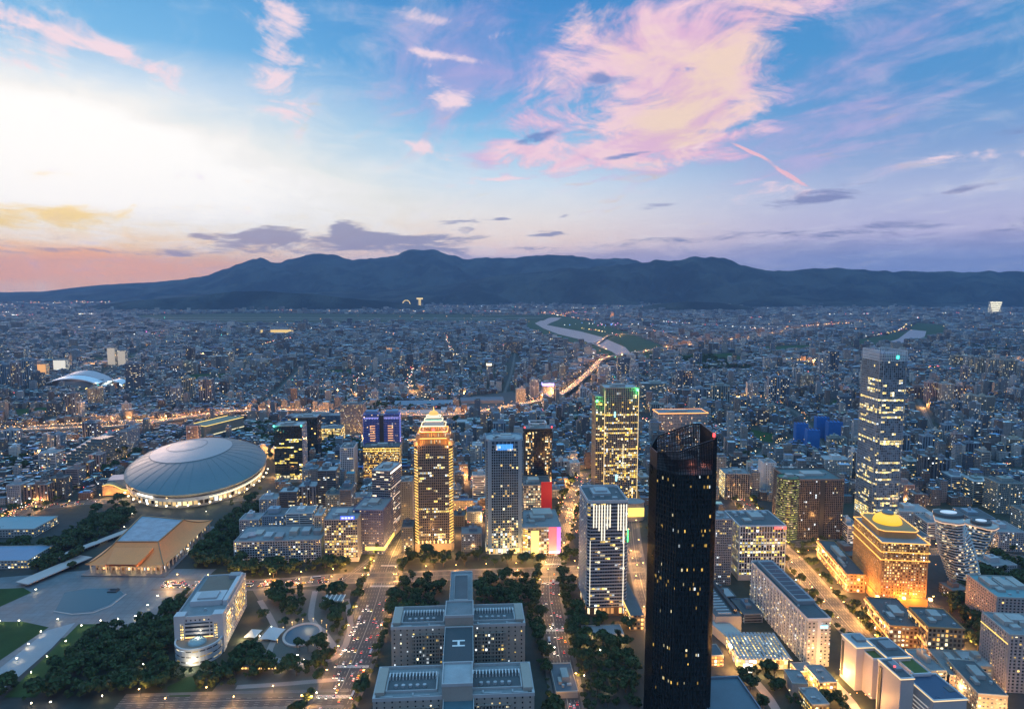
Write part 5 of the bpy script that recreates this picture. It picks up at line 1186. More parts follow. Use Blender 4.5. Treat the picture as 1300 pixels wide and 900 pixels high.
# ------------------------------------------------------------------ office with the round front
def round_front():
    za = 40; Lf, Rf, Rb = P(222, 786, za), P(282, 782, za), P(328, 729, za); w = (Rf-Lf).length; rot = math.atan2((Rf-Lf).y, (Rf-Lf).x)
    d = (Rb-Rf).length; s = Vector((math.cos(rot), math.sin(rot), 0)); nn = Vector((-s.y, s.x, 0)); c = (Lf+Rf)/2+nn*d/2
    f = dict(loc=(c.x, c.y, 0), w=w, d=d, h=za, rot=rot); r = site('round_front_office', 'white office block with a rounded terrace front, oval skylight and lit side windows', 'office block', f, pad=25)
    W, D = w, d; st = mat('office_white', (.5, .5, .52), var=.1, vs=.04)
    b = MB(); b.box(0, 0, W, D, 0, za); b.build('wall', facade('office_side', (.46, .46, .49), glass=(.04, .04, .05), bay=4.6, fh=4.4, wfu=.34, wfv=.36, lit=.25, coh=.1, cool=.05, litcol=(1, .72, .3), strength=1.9), r)
    b = MB()
    for k, (y0, y1, z0, z1) in enumerate(((-.38, -.2, 8, za-4), (-.02, .42, 10, za-3))): b.box(W/2+.3, D*(y0+y1)/2, .7, D*(y1-y0), z0, z1); 
    b.build('lit_bays', facade('amber_bays', (.4, .38, .36), glass=(.2, .12, .05), bay=4.2, fh=4.4, wfu=.42, wfv=.66, lit=.96, coh=0, cool=0, litcol=(1, .6, .1), strength=2.0), r)
    b = MB(); b.box(0, -D/2-.3, W*.78, .8, za-24, za-5); b.build('front_windows', facade('front_bays', (.4, .4, .42), glass=(.03, .04, .06), bay=30, fh=4.6, wfu=.96, wfv=.5, lit=.0), r)
    for sx in (-1, 1): b = MB(); b.box(sx*W*.36, -D/2-.9, 3.4, .6, za-24, za-6); b.build('lit_column', facade('lit_dots', (.3, .3, .3), bay=1.8, fh=3, wfu=.6, wfv=.6, lit=1, coh=0, cool=0, strength=2.2), r)
    strip(r, [(-W*.3, -D/2-1.2, za-21), (W*.3, -D/2-1.2, za-21)], .6, .9, E_WARM)
    for sx in (-1, 1): b = MB(); b.box(sx*(W/2-4.5), -D/2+4.5, 11, 11, 0, za+3.5); b.build('corner_tower', st, r)
    roof_kit(r, rectpts(W, D), za, M_ROOFG, st, 2.4, 6, False, 33)
    for (x, y, ww, dd, h_, m_) in ((0, D*.25, W*.72, D*.4, 3, mat('roof_garden', (.12, .11, .09), var=.3, vs=.1)), (0, -D*.12, W*.7, D*.24, 6, st), (0, -D*.13, W*.42, D*.16, 8, M_ROOFL), (W*.42, D*.1, W*.1, D*.7, 6, st), (W*.3, D*.4, W*.25, D*.1, 7, C_GREY)):
        b = MB(); b.box(x, y, ww, dd, za, za+h_); b.build('roof_block', m_, r)
    q = ell(W*.49, 24, 40, 0, -D/2-2)
    b = MB(); b.prism(q, 0, 17); b.build('round_terrace', facade('round_wall', (.46, .46, .49), glass=(.05, .05, .06), bay=7, fh=6, wfu=.8, wfv=.2, lit=.3, coh=.2, strength=1), r)
    b = MB(); b.face([(*p, 17.1) for p in q]); b.build('terrace_deck', mat('terracotta_deck', (.27, .19, .15), var=.2, vs=.1), r)
    b = MB(); ringpar(b, q, 17, 1.6, .9); b.build('terrace_parapet', st, r)
    b = MB()
    for k in range(4):
        a, c_ = math.cos(k*.35), math.sin(k*.35); a2, c2 = math.cos((k+1)*.35), math.sin((k+1)*.35)
        b.prism(ell(W*.2*a, 10*a, 24, 0, -D/2-8), 17.2+c_*4, 17.2+c2*4, ell(W*.2*a2, 10*a2, 24, 0, -D/2-8), cap=k == 3)
    b.build('oval_skylight', mat('skylight_glass', (.25, .34, .36), rough=.2, var=.3, vs=.3), r)
    lamp(r, (0, -D/2-34, 5), 12000, (1, .85, .55), 2); lamp(r, (W/2+14, -D*.3, 5), 12000, (1, .7, .35), 2); lamp(r, (0, -D/2-6, 24), 2600, (1, .85, .6), 1)
round_front()
# ------------------------------------------------------------------ blocks of the left middle
f = fit(298, 408, 714, 687, 62); r = site('apartment_block', 'long blue-grey apartment block with a grid of windows and cluttered grey roofs', 'apartment block', f); W, D, hh = f['w'], f['d'], f['h']
shell(r, rectpts(W, D), 0, hh, G_RES, mat('pale_blue_frame', (.34, .38, .42), var=.15, vs=.05), 3.6, 3.4, (.9, .6), (1.1, .5))
roof_kit(r, rectpts(W, D), hh, M_ROOFG, C_GREY, 1.4, 6, False, 41)
for k in range(7):
    b = MB(); b.box(-W*.42+k*W*.14, D*rnd.uniform(-.3, .3), W*.09, D*.3, hh, hh+rnd.uniform(3, 8)); b.build('roof_house', [C_GREY, C_STONE, M_ROOFL][k % 3], r)
b = MB(); b.prism(ell(9, 9, 18, -W*.36, -D*.1), hh, hh+3); b.build('round_roof', mat('pinkish_roof', (.38, .3, .32), var=.2), r)
f = fit(413, 455, 713, 660, 56); r = tower('blue_sign_office', 'office block with yellow lit floors and a bright blue sign on its roof', f, facade('signlit', (.1, .1, .1), glass=(.03, .035, .045), bay=3.3, fh=3.8, wfu=.95, wfv=.7, lit=.55, coh=.5, cool=.05, litcol=(1, .66, .15), strength=1.4), C_GREY, 3.3, 3.8, (.8, .6), (.8, .4), units=8, base=6)
b = MB(); b.box(f['w']*.2, -f['d']/2-.4, f['w']*.42, 1.2, f['h']+1, f['h']+5.6); b.build('sign_board', emit('deep_blue', (.02, .06, 1), 1.8), r)
b = MB()
for k in range(4): b.box(f['w']*.06+k*f['w']*.095, -f['d']/2-1.2, f['w']*.06, .3, f['h']+2.2, f['h']+4.4)
b.build('sign_letters', emit('pale_letters', (.5, .6, 1), 2.2), r)
f = fit(449, 487, 703, 648, 60, R(-4)); r = tower('gold_corner_block', 'dark blue-lit office with a strong yellow light band along its avenue corner', f, facade('purple_dim', (.1, .1, .16), glass=(.03, .03, .07), lit=.22, coh=.4, litcol=(1, .75, .35), strength=1.2), mat('blue_wall', (.13, .15, .26), var=.2), 3.4, 3.8, (.8, .4), (1.2, .4), units=6)
strip(r, [(-f['w']*.1, -f['d']/2-1.2, 9), (f['w']/2+1.2, -f['d']/2-1.2, 9), (f['w']/2+1.2, f['d']*.5, 9)], 1.2, 5.0, E_YEL, 'light_band')
for y in (-.4, 0, .4): lamp(r, (f['w']/2+14, f['d']*y, 8), 15000, (1, .55, .14), 2)
lamp(r, (f['w']*.2, -f['d']/2-10, 8), 16000, (1, .55, .14), 2)
# long curved office and big square block behind the blue hotel
f = fit(366, 437, 545, 528, 40, R(2)); r = tower('long_glass_office', 'long low glass office with softly lit yellow end, behind the dark teal tower', f, G_BLUE, C_BLUE, 4, 4, (.5, .3), (1.0, .4), units=6)
f = fit(433, 462, 556, 514, 44, R(2)); r = tower('ribbed_hotel_block', 'square beige block with a dense window grid, just left of the blue tower', f, facade('beigegrid', (.1, .1, .1), glass=(.05, .05, .06), bay=3, fh=3.4, lit=.2, coh=.1, strength=1), mat('rosy_beige', (.38, .33, .31), var=.1), 3.0, 3.4, (.9, .5), (1.0, .35), roofm=M_ROOFD, units=4)
f = fit(405, 434, 562, 544, 40, R(2)); r = site('amber_lit_annex', 'low annex glowing amber among trees below the square beige block', 'annex', f)
b = MB(); b.box(0, 0, f['w'], f['d'], 0, f['h']); b.build('wall', facade('annex_amber', (.2, .17, .13), bay=4, fh=4, wfu=.8, wfv=.6, lit=.85, coh=0, cool=0, litcol=(1, .65, .18), strength=1.6, glass=(.1, .07, .04)), r); roof_kit(r, rectpts(f['w'], f['d']), f['h'], M_ROOFG, C_CONC if False else C_STONE, 1, 3, True, 44)
# stepped wedge block with yellow roof edges behind the stadium
f = fit(241, 262, 560, 545, 130, R(-22)); r = site('yellow_edged_hall', 'long hall with yellow lit roof edges slanting behind the domed stadium', 'hall', f); W, D, hh = f['w'], f['d'], f['h']
b = MB(); b.box(0, 0, W, D, 0, hh*1.3); b.build('wall', mat('hall_olive', (.2, .2, .16), var=.2), r)
b = MB(); b.face([(*p, hh*1.3+.1) for p in rectpts(W, D)]); b.build('roof', mat('olive_roof', (.16, .2, .15), var=.3), r)
strip(r, [(-W/2, D/2, hh*1.3+1), (-W/2, -D/2, hh*1.3+1), (W/2, -D/2, hh*1.3+1), (W/2, D/2, hh*1.3+1)], 1.2, 1.2, E_YEL, 'roof_edge_light'); strip(r, [(W/2+.8, -D/2, hh*.5), (W/2+.8, D/2, hh*.5)], 1, 1.2, E_CREAM, 'wall_light')
# ------------------------------------------------------------------ arena with white arched roofs, far left
f = fit(56, 122, 494, 478, 110, R(2)); r = site('white_arched_arena', 'arena under two white arched roof shells, far left among apartment towers', 'arena', f); W, D, hh = f['w'], f['d'], f['h']
b = MB(); b.prism(ell(W*.48, D*.48, 30), 0, hh*.6); b.build('wall', C_GREY, r)
for nm, y0, y1, k, m_ in (('upper_shell', -.05, .5, 1.0, mat('shell_rose', (.5, .42, .44), rough=.4, var=.08)), ('lower_shell', -.5, -.08, .72, mat('shell_white', (.78, .8, .84), rough=.35, var=.05))):
    b = MB()
    for i in range(20):
        def z_(t): return hh*.45+hh*.75*k*math.sin(math.pi*min(1, max(0, t)))**.8
        x0, x1 = -W*.52+W*1.04*i/20, -W*.52+W*1.04*(i+1)/20; a, c = z_(i/20), z_((i+1)/20)
        b.face([(x0, D*y0, a*.86), (x1, D*y0, c*.86), (x1, D*y1, c), (x0, D*y1, a)])
        b.face([(x0, D*y0, a*.86-3), (x1, D*y0, c*.86-3), (x1, D*y0, c*.86), (x0, D*y0, a*.86)])
    b.build(nm, m_, r, smooth=True)
b = MB()
for k in range(9): b.box(W*.56+k*3.1, -D*.2+k*4, 9, 5, 2, 9)
b.build('lit_stand', emit('stand_glow', (.9, 1, .8), 1.2), r); lamp(r, (W*.75, 0, 18), 400000, (.8, 1, .95), 5)
f = fit(127, 158, 492, 482, 60, R(2)); r = site('arched_warm_up_hall', 'low white arched hall just right of the big arena', 'hall', f)
b = MB(); n_ = 12
for i in range(n_):
    W, D, hh = f['w'], f['d'], f['h']; a, c = i/n_, (i+1)/n_; b.face([(-W/2+W*a, -D/2, 5+hh*math.sin(math.pi*a)*.7), (-W/2+W*c, -D/2, 5+hh*math.sin(math.pi*c)*.7), (-W/2+W*c, D/2, 5+hh*math.sin(math.pi*c)*.7), (-W/2+W*a, D/2, 5+hh*math.sin(math.pi*a)*.7)])
b.build('roof_shell', mat('shell_white', (.78, .8, .84)), r); b = MB(); b.box(0, 0, W, D, 0, 6); b.build('wall', C_GREY, r)
# ------------------------------------------------------------------ railway works: long sheds
for i, (xl, xr, yb, yt, d, nm, lab, m_) in enumerate((
    (497, 566, 529, 523, 46, 'train_shed', 'long grey railway shed, nearest the viaduct', (.26, .3, .34)), (500, 578, 517, 512, 70, 'train_shed', 'widest pale-ribbed railway shed behind the nearest one', (.2, .24, .3)),
    (585, 640, 512, 507, 60, 'train_shed', 'dark railway shed beside the bare yard, right of the widest shed', (.14, .16, .2)), (560, 600, 523, 519, 30, 'train_shed', 'small bright-roofed shed between the railway sheds', (.4, .46, .52)))):
    f = fit(xl, xr, yb, yt, d, R(6)); r = site(nm, lab, 'shed', f, 'railway works sheds'); W, D, hh = f['w'], f['d'], f['h']; hh = max(12, hh)
    b = MB(); b.box(0, 0, W, D, 0, hh*.7); b.build('wall', C_GREY, r); b = MB(); nb = 4
    for k in range(nb):
        y0 = -D/2+D*k/nb; y1 = y0+D/nb; ym = (y0+y1)/2; b.face([(-W/2, y0, hh*.7), (W/2, y0, hh*.7), (W/2, ym, hh), (-W/2, ym, hh)]); b.face([(-W/2, ym, hh), (W/2, ym, hh), (W/2, y1, hh*.7), (-W/2, y1, hh*.7)])
    b.build('roof', mat('shed_roof_%d' % i, m_, var=.2, vs=.03), r)
field('rail_yard', [(575, 524), (600, 503), (650, 497), (682, 511), (640, 519), (600, 527)], .12, mat('rail_ballast', (.06, .055, .055), var=.3, vs=.02))
# ------------------------------------------------------------------ low museum buildings at the left edge
def lowb(name, label, cat, xl, xr, yb, yt, d, rot, wall, roofm, group=None, lights=0, units=3, par=C_STONE):
    f = fit(xl, xr, yb, yt, d, rot); r = site(name, label, cat, f, group); W, D, hh = f['w'], f['d'], max(5, f['h'])
    b = MB(); b.box(0, 0, W, D, 0, hh); b.build('wall', wall, r); roof_kit(r, rectpts(W, D), hh, roofm, par, .9, units, units > 1, int(xl*7))
    for k in range(lights): lamp(r, (W*(-.4+.8*k/max(1, lights-1)), -D/2-10, 6), 18000, (1, .6, .25), 2)
    return r, f
G_LOW = facade('low_windows', (.36, .36, .36), glass=(.04, .04, .05), bay=4.5, fh=4, wfu=.6, wfv=.45, lit=.3, coh=.1, strength=1.3)
lowb('exhibition_shed', 'long flat teal-roofed exhibition shed at the left edge of the picture', 'shed', -30, 44, 682, 672, 60, R(2), G_LOW, mat('teal_sheet', (.2, .32, .36), var=.15), units=0)
lowb('exhibition_shed', 'low blue-roofed shed below the long teal-roofed one at the left edge', 'shed', -40, 36, 722, 712, 55, R(2), G_LOW, mat('blue_sheet', (.14, .24, .36), var=.15), units=0)
f = fit(68, 76, 712, 702, 150, R(-21)); r = site('covered_walkway', 'long thin pale roofed walkway running up to the road beside the woods', 'walkway', f); b = MB(); b.box(0, 0, f['w'], f['d'], 4.5, 5.6); b.build('roof', mat('pink_concrete', (.48, .4, .38), var=.1), r)
b = MB()
for k in range(14): b.box(0, -f['d']/2+5+k*(f['d']-10)/13, .7, .7, 0, 4.6)
b.build('posts', C_STONE, r)
f = fit(20, 36, 745, 736, 95, R(-18)); r = site('covered_walkway', 'short pale walkway roof nearer the plaza, left of the woods', 'walkway', f); b = MB(); b.box(0, 0, f['w'], f['d'], 4.5, 5.6); b.build('roof', mat('pink_concrete', (.48, .4, .38)), r); b = MB(); b.box(0, 0, 1, f['d']*.9, 0, 4.5); b.build('spine_wall', C_STONE, r)
# stepped pyramid block
f = fit(64, 118, 592, 584, 100, R(-10)); r = site('terraced_block', 'dark terraced block stepping back like a pyramid below the expressway', 'apartment block', f); W, D = f['w'], f['d']
b = MB()
for k in range(9): b.box(W*.02*k, D*.03*k, W*(1-.09*k), D*(1-.08*k), k*5.5, k*5.5+5.5)
b.build('terraces', facade('terrace_windows', (.13, .15, .15), bay=3, fh=2.75, wfu=.6, wfv=.5, lit=.08, coh=.1), r)
b = MB(); b.beam((-W*.5, -D*.3, 2), (-W*.05, D*.25, 50), 12, 2.5); b.build('sloping_stair', mat('pink_concrete', (.48, .4, .38)), r)
# park: round sunken stage with sails, small glass house, long lit wall
c = P(384, 806); r = empty('round_stage', (c.x, c.y, 0), label='round sunken stage ringed by lamps with two white sail canopies', cat='open-air stage')
b = MB(); b.prism(ell(19, 24, 40), .1, .5); b.build('stage_floor', mat('stage_blue', (.08, .12, .16), var=.1), r)
b = MB(); ringpar(b, ell(21, 26, 40), .3, 1.5, 1.6); b.build('rim_wall', mat('pink_concrete', (.48, .4, .38)), r)
for k in range(11):
    t = k*.45-.8; b = MB(); x, y = 27*math.cos(t), 32*math.sin(t); b.tube((x, y, 0), (x, y, 3.4), .15, .1, 6); b.box(x, y, 1.0, 1.0, 3.4, 4.2); b.build('stage_lamp', E_WARM, r)
for k, (ax, ay, s) in enumerate(((-34, -6, .8), (-56, -4, .55))):
    b = MB(); p = [Vector((ax-14*s, ay-8*s, 2)), Vector((ax+12*s, ay-14*s, 3)), Vector((ax+16*s, ay+16*s, 4)), Vector((ax-2*s, ay+4*s, 15*s))]
    for i in range(3):
        a, c2 = p[i], p[(i+1) % 3]; m1 = (a+c2)/2*.94+p[3]*.06; b.face([a, m1, p[3]]); b.face([m1, c2, p[3]])
    o = b.build('sail_canopy', mat('sail_cloth', (.5, .52, .55), var=.05), r, smooth=False); sm_ = o.modifiers.new('thick', 'SOLIDIFY'); sm_.thickness = .25
    b = MB(); b.tube((p[3].x, p[3].y, 0), tuple(p[3]), .35, .2, 8); b.build('sail_mast', M_STEEL, r); lamp(r, (ax, ay+4, 5), 3500, (1, .72, .35), .8)
for k in range(3): lamp(r, (-20+k*24, 30-k*20, 6), 4200, (1, .62, .28), 1)
occupy([(c.x+x*1.3, c.y+y*1.2) for x, y in ell(22, 27)]); occupy([(c.x-80, c.y-26), (c.x-22, c.y-26), (c.x-22, c.y+16), (c.x-80, c.y+16)])
c = P(425, 764); r = empty('lattice_house', (c.x, c.y, 0), label='small house under a white zigzag lattice roof among the park trees', cat='house')
b = MB(); b.box(0, 0, 22, 16, 0, 6); b.build('wall', G_LOW, r); b = MB()
for k in range(5): b.beam((-11+k*5.5, -9, 6), (-11+k*5.5+2.7, 0, 10), 1.2, .5); b.beam((-11+k*5.5+2.7, 0, 10), (-11+k*5.5, 9, 6), 1.2, .5)
b.build('lattice_roof', M_WHITE, r); b = MB(); b.face([(-12, -9, 5.9), (12, -9, 5.9), (12, 0, 9.4), (-12, 0, 9.4)]); b.face([(-12, 0, 9.4), (12, 0, 9.4), (12, 9, 5.9), (-12, 9, 5.9)]); b.build('roof', M_ROOFG, r)
a, c2 = P(286, 852), P(372, 847); r = empty('lit_retaining_wall', ((a.x+c2.x)/2, (a.y+c2.y)/2, 0), label='long low wall with a row of small square lamps at the park edge', cat='wall')
L = (c2-a).length; b = MB(); b.box(0, 0, L, 2.0, 0, 4.5); b.build('wall', C_GREY, r)
for k in range(15): b = MB(); b.box(-L*.3+k*L*.05, -1.2, 2.0, .5, 1.4, 2.8); b.build('wall_lamp', E_WARM, r)
# plaza pond, paths and lawns
field('pond', [(70, 775), (82, 752), (110, 747), (150, 747), (157, 754), (138, 768), (116, 776), (90, 778)], .18, mat_water('pond_water', (.07, .09, .1), .08), occ=False)
a = PP([(68, 776), (92, 780), (118, 778), (141, 769), (160, 754)]); b = MB()
for i in range(4): b.beam(a[i]+Vector((0, 0, .4)), a[i+1]+Vector((0, 0, .4)), 1.4, .6)
tag(b.build('pond_kerb', mat('pink_concrete', (.48, .4, .38))), kind='structure')
c = P(144, 750); r = empty('pond_platform', (c.x, c.y, 0), label='dark rectangular platform standing in the far corner of the pond', cat='platform'); b = MB(); b.box(0, 0, 12, 9, 0, 1.4); b.box(0, 2, 9, 4, 1.4, 2.6); b.build('deck', C_DARK, r)
field('path', [(60, 800), (96, 790), (66, 822), (20, 862), (-30, 900), (-80, 900), (0, 848)], .16, mat('path_stone', (.24, .27, .3), var=.15, vs=.05))
field('lawn', [(-60, 800), (-60, 870), (0, 838), (62, 796), (30, 789), (-20, 789)], .2, M_GRASS); field('lawn', [(5, 885), (100, 792), (130, 792), (95, 830), (45, 885)], .2, M_GRASS)
field('lawn', [(-60, 750), (-60, 785), (0, 770), (40, 752), (30, 746)], .2, M_GRASS)
field('lawn', [(212, 872), (240, 858), (262, 866), (240, 884), (215, 884)], .2, M_GRASS); field('park_ground', [(320, 748), (446, 748), (420, 884), (262, 886), (300, 840), (345, 790)], .10, mat('park_soil', (.085, .08, .07), var=.4, vs=.03))
for L_ in ([(330, 762), (350, 800), (345, 835), (420, 838), (444, 800), (440, 760)], [(300, 872), (360, 868), (430, 862)], [(400, 750), (395, 785), (410, 800), (430, 830)]): road('park_path', [P(x, y) for x, y in L_], 7, z=.2, m=mat('pink_path', (.26, .22, .21), var=.2, vs=.1), kerb=False, step=12)
# ------------------------------------------------------------------ bottom right
def pale_box(r, f, z=0, wall=None, rim_=True, roofm=M_ROOFL):
    W, D, hh = f['w'], f['d'], f['h']; b = MB(); b.box(0, 0, W, D, 0, hh); b.build('wall', wall or mat('pale_cladding', (.52, .49, .5), rough=.5, var=.08, vs=.04), r)
    b = MB(); b.face([(*p, hh+.1) for p in rectpts(W, D)]); b.build('roof', roofm, r); b = MB(); ringpar(b, rectpts(W, D), hh, 1.4, .7); b.build('parapet', C_WHITE, r)
    if rim_: q = rectpts(W+1, D+1); strip(r, [(*q[3], hh+.3), (*q[0], hh+.3), (*q[1], hh+.3)], .5, .6, emit('rim_amber', (1, .68, .3), 1.3), 'rim_light')
def fitz(xl, xr, yt, z, back, rot):
    """box from the front top edge and one far roof corner, seen at height z"""
    A, B_, C_ = P(xl, yt, z), P(xr, yt, z), P(*back, z); d = max(14, (C_-A).length); m = (A+B_)/2; q = proj((m.x, m.y, 0)); return fit(xl, xr, q[1], yt, d, rot) if False else dict(loc=(m.x-math.sin(rot)*d/2, m.y+math.cos(rot)*d/2, 0), w=(B_-A).length, d=d, h=z, rot=rot)
NAVY = mat('navy_sheet', (.03, .07, .13), rough=.3, var=.15); PINKW = mat('pinkish_cladding', (.5, .45, .44), rough=.5, var=.08, vs=.04)
for i, (xl, xr, yt, z, bk, lab, rm) in enumerate((
    (1087, 1112, 822, 44, (1061, 806), 'windowless pale cube with a lit golden side wall, farthest of the staggered white cubes', M_ROOFL), (1108, 1124, 838, 38, (1086, 823), 'low pale cube with slit windows behind the pinkish one, among staggered white cubes', M_ROOFG),
    (1143, 1161, 862, 50, (1117, 837), 'tall pinkish-white cube with a small red roof lamp, among the staggered cubes', M_ROOFD), (1184, 1229, 889, 38, (1161, 857), 'pale cube with a dark blue sheet roof at the bottom edge', NAVY), (1126, 1157, 835, 44, (1118, 812), 'grey cube with a dark roof behind the grass-roofed blocks', M_ROOFD))):
    f = fitz(xl, xr, yt, z, bk, R(5)); r = site('cube_office', lab, 'building', f, 'staggered white cubes'); pale_box(r, f, roofm=rm, wall=PINKW if i == 2 else None)
    W, D, hh = f['w'], f['d'], f['h']
    if i in (1, 3):
        b = MB()
        for k in range(5): b.box(-W/2-.3, -D*.1, .6, D*.5, hh-10-k*4, hh-9.2-k*4)
        b.build('slit_windows', emit('slit_pale', (1, .9, .8), .35), r)
    b = MB(); b.box(-W/2-.4, D*.36, .8, D*.12, 4, hh-4); b.build('dark_slot', C_DARK, r)
    if i != 3: b = MB(); b.box(W*.1, D*.1, W*.5, D*.4, hh, hh+2.5); b.build('plant_room', C_GREY, r)
    if i == 3: b = MB(); b.box(W*.35, -D*.1, W*.18, D*.2, hh+.1, hh+.5); b.build('roof_hatch', M_ROOFD, r)
    if i == 0: lamp(r, (-W/2-7, D*.1, 8), 16000, (1, .6, .12), 1)
    if i == 2: b = MB(); b.box(-W*.1, 0, 1.4, 1.4, hh+2, hh+3.4); b.build('red_beacon', E_RED, r)
for xl, xr, yt, z, bk, lab in ((1108, 1127, 837, 40, (1098, 819), 'grass-roofed block nearest the golden-walled cube'), (1160, 1183, 856, 40, (1143, 836), 'grass-roofed block just behind the blue-roofed cube')):
    f = fitz(xl, xr, yt, z, bk, R(5)); r = site('green_roof_block', lab, 'building', f); pale_box(r, f, rim_=False, roofm=M_ROOFG)
    b = MB(); b.box(0, 0, f['w']*.86, f['d']*.86, f['h'], f['h']+.6); b.build('grass_roof', mat('roof_turf', (.07, .11, .03), rough=.95, var=.3), r)
G_PINK = facade('pinkish_homes', (.42, .38, .36), glass=(.04, .04, .05), bay=4, fh=3.4, wfu=.5, wfv=.45, lit=.12, coh=.1, cool=.1, strength=1.2)
for xl, xr, yb, yt, d, lab, rm in ((1262, 1322, 812, 760, 60, 'pinkish-white apartment block with balconies at the right edge, farther one', mat('teal_tiles', (.16, .3, .33), var=.2)), (1276, 1345, 880, 808, 46, 'pinkish apartment block with one yellow lit floor line at the right edge, nearer one', M_ROOFG)):
    f = fit(xl, xr, yb, yt, d, R(-6)); r = site('balcony_apartment_block', lab, 'apartment block', f); W, D, hh = f['w'], f['d'], f['h']
    shell(r, rectpts(W, D), 0, hh, facade('pink_glass', (.1, .1, .1), glass=(.05, .05, .06), bay=4, fh=3.4, lit=.12, coh=.1, wfu=.9, wfv=.8), mat('pink_frame', (.42, .37, .36), var=.12, vs=.05), 4, 3.4, (1.8, .7), (1.5, .5)); roof_kit(r, rectpts(W, D), hh, rm, C_STONE, 1.4, 6, True, 51)
    if yb > 850: strip(r, [(-W/2-1, D*.5, hh-9), (-W/2-1, -D*.5, hh-9)], .5, .8, E_YEL)
    for k in range(3): b = MB(); b.box(-W*.3+k*W*.3, D*.1, W*.18, D*.4, hh, hh+5); b.build('roof_house', C_STONE, r)
lowb('brick_low_block', 'low brown block with a teal flat roof below the orange hotel corner', 'building', 1205, 1240, 872, 858, 50, R(-8), facade('brickish', (.3, .2, .15), bay=3.6, fh=4, wfu=.5, wfv=.4, lit=.35, coh=.1), M_ROOFG, lights=2)
lowb('rooftop_court_block', 'low tan block with warm lamps on its terrace at the right bottom corner', 'building', 1240, 1278, 905, 882, 60, R(-8), facade('brickish2', (.34, .26, .2), bay=3.6, fh=4, wfu=.5, wfv=.4, lit=.4, coh=.1), M_ROOFD, lights=2)
lowb('small_pale_house', 'small pale flat-roofed house right behind the nearest white cube', 'house', 1228, 1262, 862, 846, 30, R(-8), G_LOW, M_ROOFL)
# mall strip between black tower and long white hotel
f = fit(908, 941, 802, 782, 120, R(3)); r = site('ribbed_roof_hall', 'long low grey hall with a ribbed glass roof, right behind the black tower', 'hall', f); W, D, hh = f['w'], f['d'], f['h']
b = MB(); b.box(0, 0, W, D, 0, hh); b.build('wall', C_GREY, r); b = MB()
for k in range(16): b.box(-W*.1, -D*.46+k*D*.061, W*.5, 2.2, hh, hh+2.2)
b.build('roof_ribs', M_ROOFL, r); b = MB(); b.face([(*p, hh+.1) for p in rectpts(W, D)]); b.build('roof', M_ROOFD, r); b = MB(); b.box(W*.33, 0, W*.12, D*.9, hh, hh+5); b.build('side_gallery', C_DARK, r)
f = fit(936, 1003, 852, 836, 46, R(-2)); r = site('canopy_mall', 'glowing mall entrance under a wide white slatted canopy and bright screen', 'mall', f); W, D, hh = f['w'], f['d'], f['h']
b = MB(); b.box(0, 2, W*.96, D*.9, 0, hh); b.build('wall', facade('mall_glow', (.35, .3, .22), bay=4, fh=5, wfu=.9, wfv=.8, lit=.85, coh=0, cool=.1, litcol=(1, .66, .2), strength=1.3, glass=(.2, .15, .1)), r)
b = MB()
for k in range(14): b.box(-W*.48+k*W*.074, 0, W*.045, D*1.2, hh+1.5, hh+2.1)
b.box(0, -D*.5, W, 1.4, hh+1, hh+2.2); b.box(0, D*.5, W, 1.4, hh+1, hh+2.2); b.build('canopy', mat('canopy_grey', (.3, .33, .36), var=.2), r)
b = MB(); b.box(-W*.34, -D*.62, 9, 1, 2, 11); b.build('screen', E_WHITE, r)
b = MB(); b.box(-W*.4, D*1.1, W*.4, D*1.1, 0, hh*.8, .3); b.build('side_wing', C_STONE, r)
for x in (-.5, -.1, .3): lamp(r, (W*x, -D/2-10, 6), 11000, (1, .62, .25), 1.5)
f = fit(904, 972, 965, 915, 62, R(4)); r = site('car_park_roof', 'flat rooftop car park with parked cars at the bottom edge', 'car park', f); W, D, hh = f['w'], f['d'], f['h']
b = MB(); b.box(0, 0, W, D, 0, hh); b.build('wall', C_GREY, r); b = MB(); b.face([(*p, hh+.1) for p in rectpts(W, D)]); b.build('roof', mat('deck_blue', (.1, .15, .19), var=.2), r); b = MB(); ringpar(b, rectpts(W, D), hh, 2.2, 1); b.build('parapet', C_BLUE, r)
CARPARK = (r, f)
f = fit(904, 920, 985, 955, 60, R(4)); a, c2 = P(903, 868, 20), P(921, 905, 20); r = empty('red_light_fence', tuple(a), label='red light line along the black tower podium edge', cat='light strip'); strip(r, [(0, 0, 0), tuple(c2-a)], .9, 1.6, E_RED)
lowb('orange_shop', 'tiny shop with orange lit windows tucked beside the black tower', 'shop', 903, 918, 846, 832, 22, R(3), facade('shop_orange', (.3, .15, .08), bay=3, fh=4, wfu=.8, wfv=.7, lit=1, coh=0, cool=0, litcol=(1, .45, .1), strength=1.8), M_ROOFD, units=0)
f = fit(1005, 1025, 884, 868, 24, R(-4)); r = site('pale_gate_house', 'small pink-lit gate house among trees at the bottom', 'gate house', f); b = MB(); b.box(0, 0, f['w'], f['d'], 0, f['h']); b.build('wall', mat('pink_frame', (.42, .37, .36)), r); roof_kit(r, rectpts(f['w'], f['d']), f['h'], M_ROOFG, C_STONE, 1, 2, False)
